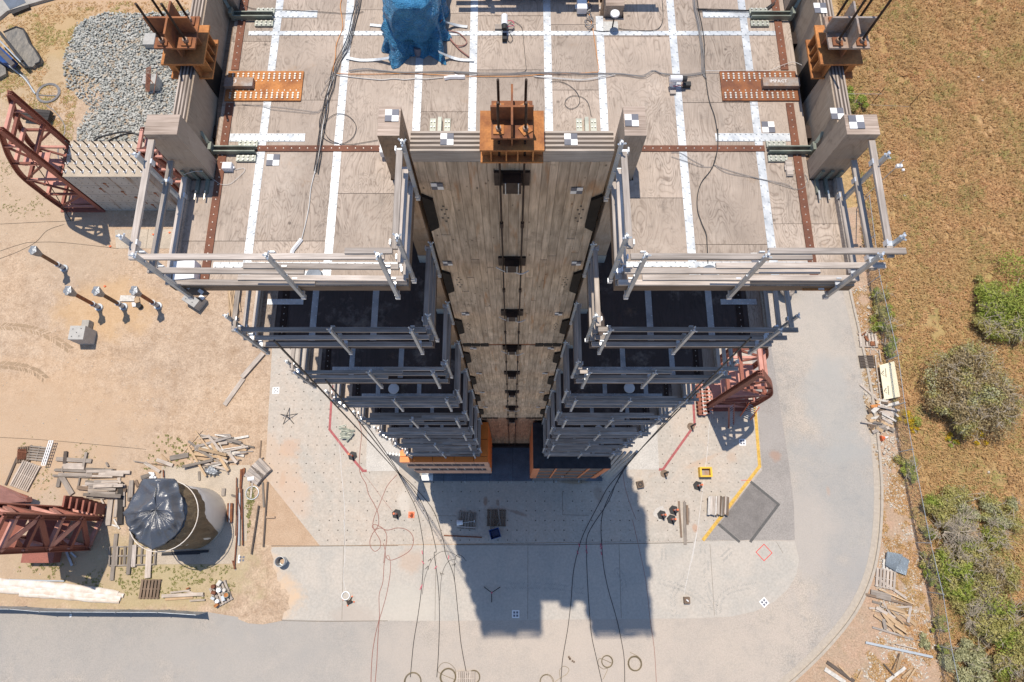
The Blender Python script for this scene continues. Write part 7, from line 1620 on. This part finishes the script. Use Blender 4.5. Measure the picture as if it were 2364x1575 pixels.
t = thing('light_pole', at(J, 1630, 605), 'thin leaning pole with small white fixture beyond the right railing', 'pole'); a = at(J, 1640, 600, 1.0); b = at(J, 2000, 262, 8.0)
m = MB(); m.tube([at(J, 1630, 608, 0), a, b], .03, 6); m.build('pole_shaft', 'post', t); m = MB(); m.obox(at(J, 1962, 312, 7.4), .35, .2, .2); m.obox(at(J, 1998, 345, 7.2), .14, .14, .1); m.build('fixture', 'plast', t)
# ---- rocks
def scatter_blobs(name, poly, n, rmin, rmax, mat, label, cat, seed, clump=None, flat=.6, z0=.0, wpos=None):
    r_ = np.random.RandomState(seed); phi = (1+5**.5)/2
    base = np.array([(-1, phi, 0), (1, phi, 0), (-1, -phi, 0), (1, -phi, 0), (0, -1, phi), (0, 1, phi), (0, -1, -phi), (0, 1, -phi), (phi, 0, -1), (phi, 0, 1), (-phi, 0, -1), (-phi, 0, 1)])/1.9
    F = np.array([(0, 11, 5), (0, 5, 1), (0, 1, 7), (0, 7, 10), (0, 10, 11), (1, 5, 9), (5, 11, 4), (11, 10, 2), (10, 7, 6), (7, 1, 8), (3, 9, 4), (3, 4, 2), (3, 2, 6), (3, 6, 8), (3, 8, 9), (4, 9, 5), (2, 4, 11), (6, 2, 10), (8, 6, 7), (9, 8, 1)])
    xs_ = [p[0] for p in poly]; ys_ = [p[1] for p in poly]; V_ = []; FF = []; k_ = 0
    while k_ < n:
        x, y = r_.uniform(min(xs_), max(xs_)), r_.uniform(min(ys_), max(ys_))
        if not inpoly(x, y, poly): continue
        if clump and not clump(x, y, r_): continue
        s_ = rmin+(rmax-rmin)*r_.rand()**2.2; b = base*(1+.28*r_.randn(12, 1)*.6)*s_*np.array([r_.uniform(.8, 1.4), r_.uniform(.7, 1.1), flat*r_.uniform(.7, 1.2)])
        a = r_.uniform(0, 6.28); ca, sa = math.cos(a), math.sin(a); t_ = r_.uniform(-.5, .5); ct, st = math.cos(t_), math.sin(t_)
        b = b@np.array([[ca, sa, 0], [-sa, ca, 0], [0, 0, 1]]); b = b@np.array([[1, 0, 0], [0, ct, st], [0, -st, ct]])
        b += np.array([x, y, z0+s_*flat*.35+(r_.rand()*.12 if z0 >= 0 and s_ > .08 else 0)]); V_.append(b); FF.append(F+12*k_); k_ += 1
    V_ = np.concatenate(V_); FF = np.concatenate(FF)
    me = bpy.data.meshes.new(name); me.vertices.add(len(V_)); me.vertices.foreach_set('co', V_.astype(np.float32).ravel())
    me.loops.add(len(FF)*3); me.loops.foreach_set('vertex_index', FF.astype(np.int32).ravel()); me.polygons.add(len(FF)); me.polygons.foreach_set('loop_start', np.arange(0, len(FF)*3, 3, dtype=np.int32)); me.update(calc_edges=True); me.validate()
    me.materials.append(MT[mat]); o = bpy.data.objects.new(name, me); COL.objects.link(o); tag(o, label, cat, None, 'stuff'); return o
k = NT('crushed_stone'); c = k.wco(); 
v = k.n('ShaderNodeTexVoronoi', Vector=c, Scale=4.0).outputs['Color']; hs_ = k.n('ShaderNodeSeparateColor', i0=v).outputs[0]
base = k.mix(k.ramp(hs_, [(.1, 0.0), (.9, 1.0)]), (.30, .305, .28), (.50, .49, .45)); base = k.mix(k.ramp(k.n('ShaderNodeSeparateColor', i0=v).outputs[1], [(.82, 0.0), (.9, .7)]), base, (.50, .40, .29))
k.set('Base Color', base); k.set('Roughness', .9); k.bump(k.noise(c, 14, 4), .5, .03); MT['stone'] = k.m
rockp = P2(A, [(780, 180), (960, 115), (1300, 130), (1480, 110), (1720, 110), (1640, 400), (1640, 1060), (1330, 1080), (1330, 1290), (700, 1290), (700, 1200), (820, 1050), (930, 960), (960, 900), (900, 720), (700, 640), (600, 560), (640, 420), (690, 260)])
sparse = P2(A, [(700, 200), (560, 560), (620, 800), (800, 960), (760, 1050), (690, 1180), (950, 1200), (1000, 700), (900, 500)])
scatter_blobs('stones', rockp, 24000, .035, .115, 'stone', 'heap of blue grey crushed stones left of the tower', 'stones', 5)
scatter_blobs('loose_stones', sparse, 3000, .02, .11, 'stone', 'loose stones scattered at the edge of the grey stone heap', 'stones', 6)
def vclump(x, y, r_): return mnoise.noise(Vector((x*.5, y*.5, 2)))+.6*mnoise.noise(Vector((x*1.7, y*1.7, 1))) > .05*r_.rand()-.1
vp = P2(X, [(375, 220), (500, 190), (560, 560), (640, 780), (700, 1100), (740, 1500), (640, 1568), (560, 1500), (470, 1050), (430, 600)])
scatter_blobs('verge_pebbles', vp, 1500, .02, .085, 'pebble', 'pale pebbles strewn on the reddish verge by the kerb', 'pebbles', 8, vclump)
vp2 = P2(Y, [(500, 20), (640, 20), (720, 400), (800, 850), (880, 1200), (960, 1568), (300, 1568), (520, 1200), (480, 900), (530, 600)])
scatter_blobs('verge_pebbles', vp2, 2600, .02, .08, 'pebble', 'pale pebbles strewn on the lower verge among the planks', 'pebbles', 9, vclump)
fpoly = [tuple(p[:2]) for p in (P(2010, -20), P(2400, -20), P(2400, 1600), P(2230, 1600), P(2080, 900), P(2010, 500))]
scatter_blobs('field_stones', fpoly, 130, .03, .10, 'pebble', 'few pale stones scattered in the dry field', 'stones', 12)
dpoly = [tuple(p[:2]) for p in (P(-20, 100), P(420, 300), P(420, 800), P(600, 1000), P(560, 1390), P(-20, 1390))]
scatter_blobs('sand_pebbles', dpoly, 900, .012, .045, 'pebble', 'tiny pebbles scattered over the sandy yard', 'pebbles', 13, vclump)
# ---- leaves / grass
def leafmat(name, c1, c2, c3=None, sc=1.2, trans=.25):
    k = NT(name); c = k.wco(); n1 = k.noise(c, sc, 4, .7); n2 = k.noise(c, 14, 2)
    base = k.mix(k.ramp(n1, [(.35, 0.0), (.65, 1.0)]), c1, c2)
    if c3: base = k.mix(k.ramp(k.noise(c, sc*1.7, 4, .7), [(.55, 0.0), (.68, .9)]), base, c3)
    base = k.mix(1.0, base, k.ramp(n2, [(.3, .75), (.7, 1.15)]), 'MULTIPLY')
    k.set('Base Color', base); k.set('Roughness', .75); k.set('Specular IOR Level', .2)
    tr = k.n('ShaderNodeBsdfTranslucent', Color=base); mx = k.n('ShaderNodeMixShader', i0=trans)
    k.t.links.new(k.b.outputs[0], mx.inputs[1]); k.t.links.new(tr.outputs[0], mx.inputs[2]); k.t.links.new(mx.outputs[0], k.t.nodes['Material Output'].inputs[0]); return k.m
MT['grassdry'] = leafmat('dry_grass_blades', (.68, .43, .225), (.60, .42, .20), (.46, .30, .145), .35)
MT['grassgrn'] = leafmat('greenish_grass_blades', (.44, .41, .15), (.54, .45, .19), None, 1.0)
MT['leaf_brown'] = leafmat('olive_brown_leaves', (.36, .28, .14), (.49, .39, .22), (.58, .48, .35), 1.6)
MT['leaf_green'] = leafmat('fresh_green_leaves', (.30, .37, .07), (.43, .47, .11), (.52, .48, .19), 1.2)
MT['leaf_olive'] = leafmat('olive_green_leaves', (.41, .39, .13), (.53, .47, .19), (.60, .51, .27), 1.2)
MT['leaf_grey'] = leafmat('grey_green_leaves', (.43, .43, .24), (.54, .52, .31), None, 1.5)
MT['leaf_yel'] = leafmat('yellow_flowers', (.72, .50, .03), (.62, .46, .05), None, 3)
MT['twig'] = simple('bare_grey_twig', (.46, .39, .31), .8, 0, .2, 5)
MT['weed'] = leafmat('weed_leaves', (.25, .26, .09), (.36, .34, .14), None, 2)
def quads(name, cen, nrm, size, asp, mat, parent=None, label=None, cat=None, group=None, kind=None, r_=None, origin=(0, 0, 0)):
    n = len(cen); r_ = r_ or np.random.RandomState(1); t = np.cross(nrm, r_.randn(n, 3)); t /= np.linalg.norm(t, axis=1)[:, None]+1e-9; b = np.cross(nrm, t); b /= np.linalg.norm(b, axis=1)[:, None]+1e-9
    s_ = size[:, None]; V_ = np.stack([cen-t*s_-b*s_*asp, cen+t*s_*.2-b*s_*asp*.0-b*s_*asp*.9, cen+t*s_+b*s_*asp*.2, cen-t*s_*.1+b*s_*asp], 1).reshape(-1, 3)-np.array(origin)
    me = bpy.data.meshes.new(name); me.vertices.add(4*n); me.vertices.foreach_set('co', V_.astype(np.float32).ravel()); me.loops.add(4*n); me.loops.foreach_set('vertex_index', np.arange(4*n, dtype=np.int32))
    me.polygons.add(n); me.polygons.foreach_set('loop_start', np.arange(0, 4*n, 4, dtype=np.int32)); me.update(calc_edges=True); me.materials.append(MT[mat])
    o = bpy.data.objects.new(name, me); COL.objects.link(o)
    if parent: o.parent = parent
    return tag(o, label, cat, group, kind)
def bush(c, x, y, R__, hh, mats, nleaf, label, seed, kind='bush', lobes=14, ls=.075, twigs=60, asp=1.0, cat='bush', twmat='twig', tl=(.3, .9), squash=1.0, shape=None):
    p = at(c, x, y); r_ = np.random.RandomState(seed); t = thing(kind, p, label, cat)
    ctrs = []
    for i in range(lobes):
        a = r_.uniform(0, 6.28); q_ = R__*math.sqrt(r_.rand())*(r_.choice((.7, .8, .95)) if lobes < 50 else .84); ctrs.append((q_*math.cos(a)*asp, q_*math.sin(a), hh*(.45+.35*r_.rand())*(1-.45*(q_/R__)**2), R__*r_.uniform(.16, .40)))
    tot = nleaf; cen = []; nr = []
    for k_, (cx, cy, cz, rr) in enumerate(ctrs):
        m_ = int(tot/lobes); d = r_.randn(m_, 3); d /= np.linalg.norm(d, axis=1)[:, None]; d[:, 2] = np.abs(d[:, 2])*1.0-.25
        rad = rr*(1-.45*r_.rand(m_, 1)**1.5)*(1+.25*np.sin(d[:, :1]*9+k_)*np.cos(d[:, 1:2]*8)); rad = rad*np.where(r_.rand(m_, 1) < .10, r_.uniform(1.1, 1.55, (m_, 1)), 1.0); q_ = d*rad*np.array([1, 1, .8*squash])+np.array([cx, cy, cz]); cen.append(q_); nr.append(d+r_.randn(m_, 3)*.7)
    cen = np.concatenate(cen); nr = np.concatenate(nr); nr /= np.linalg.norm(nr, axis=1)[:, None]; keep = cen[:, 2] > .05; cen, nr = cen[keep], nr[keep]
    pick = r_.rand(len(cen))
    sh = np.array([mnoise.noise(Vector((a*.9+seed, b*.9, 0))) for a, b in cen[:, :2]])
    acc = 0
    for mt, fr in mats:
        if len(mats) == 1: sel = np.ones(len(cen), bool)
        else: v_ = (sh*.9+.5+.25*(pick-.5)).clip(0, .999); sel = (v_ >= acc) & (v_ < acc+fr)
        acc += fr
        if sel.sum() < 3: continue
        quads('crown', cen[sel], nr[sel], ls*(.5+.9*r_.rand(sel.sum())), .45, mt, t, r_=r_)
    m = MB()
    for i in range(5):
        a = i*1.3+seed; m.tube([(0, 0, 0), (R__*.2*math.cos(a), R__*.2*math.sin(a), hh*.3), (R__*.55*math.cos(a), R__*.55*math.sin(a), hh*.55)], [.07, .05, .02], 6)
    b = np.array(m.v); me = bpy.data.meshes.new('trunk'); me.from_pydata(m.v, [], m.f); me.materials.append(MT[twmat]); o = bpy.data.objects.new('trunk', me); COL.objects.link(o); o.parent = t
    if twigs:
        m = MB()
        for i in range(twigs):
            cx, cy, cz, rr = ctrs[r_.randint(lobes)]; a = r_.uniform(0, 6.28); l_ = r_.uniform(*tl); q_ = Vector((cx+rr*.3*math.cos(a), cy+rr*.3*math.sin(a), cz+rr*.45)); e = q_+Vector((l_*math.cos(a), l_*math.sin(a), r_.uniform(.05, .35)))
            md_ = (q_+e)/2+Vector((r_.uniform(-.08, .08), r_.uniform(-.08, .08), .08)); m.tube([q_, md_, e], [.022, .014, .005], 4)
            for w_ in range(3): e2 = md_+Vector((r_.uniform(-.3, .3), r_.uniform(-.3, .3), r_.uniform(0, .2))); m.tube([md_, e2], [.010, .004], 3)
        me = bpy.data.meshes.new('twigs'); me.from_pydata(m.v, [], m.f); me.materials.append(MT['twig']); o = bpy.data.objects.new('twigs', me); COL.objects.link(o); o.parent = t; o['kind'] = 'stuff'
    return t
bush(X, 1195, 1010, 3.3, 2.6, [('leaf_brown', .62), ('leaf_olive', .2), ('leaf_grey', .18)], 30000, 'large round olive brown bush beyond the cream sheet', 3, lobes=60, ls=.075, twigs=170, asp=1.0)
bush(X, 1560, 330, 3.0, 1.8, [('leaf_green', 1.0)], 17000, 'bright green bush at the right edge', 5, lobes=20, ls=.07, twigs=0)
bush(X, 1440, 500, 2.2, 1.4, [('leaf_olive', .6), ('leaf_green', .4)], 11000, 'paler green and grey bush under the bright green one', 6, lobes=14, ls=.06, twigs=90)
bush(X, 1385, 240, 1.3, .8, [('leaf_green', .5), ('leaf_olive', .5)], 4000, 'small green outgrowth above the grey bush', 7, lobes=8, ls=.06, twigs=0)
bush(Y, 930, 370, 1.7, 1.2, [('leaf_olive', .7), ('leaf_green', .3)], 9000, 'soft olive bush just behind the fence, upper one', 8, lobes=12, ls=.06, twigs=0)
bush(Y, 1080, 330, 1.9, 1.0, [('leaf_olive', .5), ('leaf_grey', .5)], 8000, 'feathery pale green bush behind the upper fence bush', 9, lobes=12, ls=.06, twigs=20)
bush(Y, 1300, 420, 1.6, 1.0, [('leaf_olive', .6), ('leaf_grey', .4)], 6000, 'feathery pale green bush farther out in the field', 10, lobes=10, ls=.06, twigs=20)
bush(Y, 1010, 580, 1.9, 1.3, [('leaf_grey', .5), ('leaf_olive', .5)], 1200, 'leafless grey brushwood tangle behind the fence', 11, lobes=12, ls=.05, twigs=260, tl=(.3, 1.0))
bush(Y, 1240, 560, 1.4, 1.0, [('leaf_olive', .6), ('leaf_green', .4)], 5500, 'light green bush right of the bare tangle', 12, lobes=9, ls=.06, twigs=40)
bush(Y, 1000, 760, 1.9, 1.5, [('leaf_green', .6), ('leaf_olive', .4)], 10000, 'dense green bush below the bare tangle', 13, lobes=14, ls=.07, twigs=20)
bush(Y, 1180, 830, 2.3, 1.4, [('leaf_olive', .6), ('leaf_brown', .4)], 11000, 'broad olive bush in the middle of the fence thicket', 14, lobes=15, ls=.065, twigs=40)
bush(Y, 1060, 950, 1.7, .8, [('leaf_olive', 1.0)], 5000, 'low olive shrub along the fence', 15, lobes=10, ls=.06, twigs=10)
bush(Y, 1200, 1080, 1.9, 1.2, [('leaf_grey', .5), ('leaf_olive', .5)], 3500, 'half bare grey shrub in the lower thicket', 16, lobes=12, ls=.055, twigs=240, tl=(.3, 1.0))
bush(Y, 1340, 1230, 2.5, 2.0, [('leaf_olive', .7), ('leaf_green', .3)], 13000, 'pale yellowish green bush in the lower right', 17, lobes=18, ls=.075, twigs=20)
bush(Y, 1450, 1480, 2.6, 2.0, [('leaf_brown', .55), ('leaf_green', .45)], 12000, 'dark green bush in the lower right corner', 18, lobes=16, ls=.065, twigs=90)
bush(Y, 1050, 1340, .9, .8, [('leaf_grey', 1.0)], 2200, 'silvery grey plant at the fence, upper one', 19, lobes=7, ls=.085, twigs=0)
bush(Y, 1130, 1480, 1.5, 1.0, [('leaf_grey', 1.0)], 4500, 'silvery grey plant at the fence, large lower one', 20, lobes=10, ls=.085, twigs=20)
bush(Y, 955, 1420, .7, .5, [('leaf_grey', 1.0)], 1200, 'silvery grey plant growing through the fence', 21, lobes=6, ls=.08, twigs=0)
bush(Y, 790, 1275, .55, .4, [('leaf_grey', 1.0)], 800, 'small silvery plant on the verge at a board end', 22, lobes=5, ls=.08, twigs=0)
bush(D, 1650, 930, 1.3, .9, [('leaf_green', .7), ('leaf_olive', .3)], 4500, 'small green bush beside the ribbed right wall', 23, lobes=8, ls=.06, twigs=0)
bush(X, 800, 1200, .8, .6, [('leaf_yel', .6), ('leaf_green', .4)], 1500, 'yellow flowering plant at the fence by the brown bush', 24, lobes=8, ls=.05, twigs=0)
bush(X, 850, 1290, .35, .4, [('leaf_yel', 1.0)], 420, 'small yellow flower clump below the larger one at the fence', 26, lobes=5, ls=.05, twigs=0)
bush(X, 1310, 1345, .8, .4, [('leaf_yel', 1.0)], 950, 'yellow flower clump at the foot of the brown bush, right', 25, lobes=8, ls=.05, twigs=0, asp=1.7)
bush(X, 1135, 1375, .6, .4, [('leaf_yel', .5), ('leaf_green', .5)], 600, 'yellow and green clump at the foot of the brown bush, left', 27, lobes=6, ls=.05, twigs=0)
# hedge weeds under the fence
for i, (c, x, y, r, lb) in enumerate(((X, 560, 270, .8, 'first'), (X, 590, 400, .95, 'second'), (X, 600, 520, .95, 'third'), (X, 625, 640, .9, 'fourth'), (X, 640, 720, .6, 'fifth'), (Y, 680, 70, .7, 'sixth'), (Y, 700, 150, .5, 'seventh'), (Y, 810, 540, .6, 'eighth'), (Y, 840, 760, .8, 'ninth'), (Y, 865, 870, .6, 'tenth'), (Y, 900, 1180, .6, 'eleventh'), (Y, 930, 1330, .6, 'twelfth'))):
    bush(c, x, y, r, .7, [('leaf_olive', .5), ('leaf_green', .5)], 2200, 'dark scrubby weed on the verge side of the fence, %s from the top' % lb, 40+i, lobes=8, ls=.05, twigs=6, kind='weed_bush', cat='weed')
def grass(name, poly, n, hmin, hmax, mat, label, seed, thr=None, wd=.02, lean=.6, cat='grass'):
    r_ = np.random.RandomState(seed); xs_ = np.array(poly); pts = []; 
    while len(pts) < n:
        xy = np.stack([r_.uniform(xs_[:, 0].min(), xs_[:, 0].max(), 4000), r_.uniform(xs_[:, 1].min(), xs_[:, 1].max(), 4000)], 1)
        for x, y in xy:
            if inpoly(x, y, poly) and (thr is None or mnoise.noise(Vector((x*.45, y*.45, seed)))+.7*mnoise.noise(Vector((x*1.6, y*1.6, seed))) > thr): pts.append((x, y))
            if len(pts) >= n: break
    p = np.array(pts); V_ = []; nb = 5
    for j in range(nb):
        a = r_.uniform(0, 6.28, n); h = r_.uniform(hmin, hmax, n); l_ = h*r_.uniform(.2, 1, n)*lean*1.6; o_ = r_.uniform(-.07, .07, (n, 2)); ca, sa = np.cos(a), np.sin(a); bx = p[:, 0]+o_[:, 0]; by = p[:, 1]+o_[:, 1]; w_ = wd*(.6+.8*r_.rand(n))
        V_.append(np.stack([np.stack([bx-sa*w_, by+ca*w_, np.full(n, .005)], 1), np.stack([bx+sa*w_, by-ca*w_, np.full(n, .005)], 1), np.stack([bx+ca*l_, by+sa*l_, h], 1)], 1))
    V_ = np.concatenate(V_).reshape(-1, 3); nt_ = len(V_)//3; me = bpy.data.meshes.new(name); me.vertices.add(len(V_)); me.vertices.foreach_set('co', V_.astype(np.float32).ravel()); me.loops.add(len(V_)); me.loops.foreach_set('vertex_index', np.arange(len(V_), dtype=np.int32)); me.polygons.add(nt_); me.polygons.foreach_set('loop_start', np.arange(0, len(V_), 3, dtype=np.int32)); me.update(calc_edges=True); me.materials.append(MT[mat])
    o = bpy.data.objects.new(name, me); COL.objects.link(o); return tag(o, label, cat, None, 'stuff')
fieldp = [tuple(P(u, v)[:2]) for u, v in ((1935, -30), (2420, -30), (2420, 1620), (2180, 1620), (2150, 1400), (2096, 1150), (2050, 900), (2010, 700), (1985, 500), (1940, 250))]
grass('dry_grass', fieldp, 40000, .04, .30, 'grassdry', 'dry reddish brown grass covering the field', 3, -.55, .035, 1.0)
grass('green_grass', fieldp, 5000, .08, .28, 'grassgrn', 'greener grass patches in the dry field', 4, .22, .035, 1.0)
yp = P2(A, [(0, 180), (520, 20), (1700, 10), (1700, 130), (760, 180), (600, 560), (700, 900), (650, 1300), (300, 1000), (0, 900)])
grass('yard_grass', yp, 3000, .02, .07, 'grassdry', 'thin dry grass on the ground at the upper left', 5, -.25, .03, 1.2)
grass('yard_grass', yp, 1300, .02, .08, 'grassgrn', 'olive grass tufts at the upper left', 6, .16, .03, 1.2)
wp = P2(O, [(150, 1080), (470, 1100), (700, 1150), (1140, 1115), (1750, 1120), (1700, 1290), (1500, 1350), (900, 1350), (500, 1270), (120, 1230)])
grass('yard_weeds', wp, 420, .01, .06, 'weed', 'green weeds sprinkled below the tank pad', 7, -.1, .06, 1.0, 'weeds')
grass('yard_weeds', P2(O, [(1100, 150), (1450, 230), (1480, 400), (1050, 420)]), 90, .02, .10, 'weed', 'few green weeds beside the jumbled boards', 8, -.1, .06, 1.0, 'weeds')
grass('yard_weeds', P2(O, [(1810, 540), (1850, 540), (1840, 620), (1800, 900), (1780, 700)]), 70, .02, .10, 'weed', 'weeds along the pad edge and in the hoop', 9, None, .06, 1.0, 'weeds')
grass('verge_grass', vp, 1200, .02, .10, 'grassdry', 'thin dry grass on the upper verge', 10, .0, .03, 1.0)
grass('verge_grass', vp2, 2600, .02, .13, 'grassdry', 'dry grass on the lower verge', 11, -.02, .03, 1.0)
grass('sand_weeds', P2(R, [(0, 500), (120, 640), (420, 1000), (560, 1150), (300, 1200), (0, 1200)]), 120, .01, .05, 'weed', 'tiny weeds in the sand below the red curved frame', 12, .1, .04, 1.0, 'weeds')
grass('sand_weeds', P2(O, [(100, 150), (700, 250), (640, 640), (50, 640)]), 80, .01, .05, 'weed', 'tiny weeds round the skid timbers', 13, .1, .04, 1.0, 'weeds')
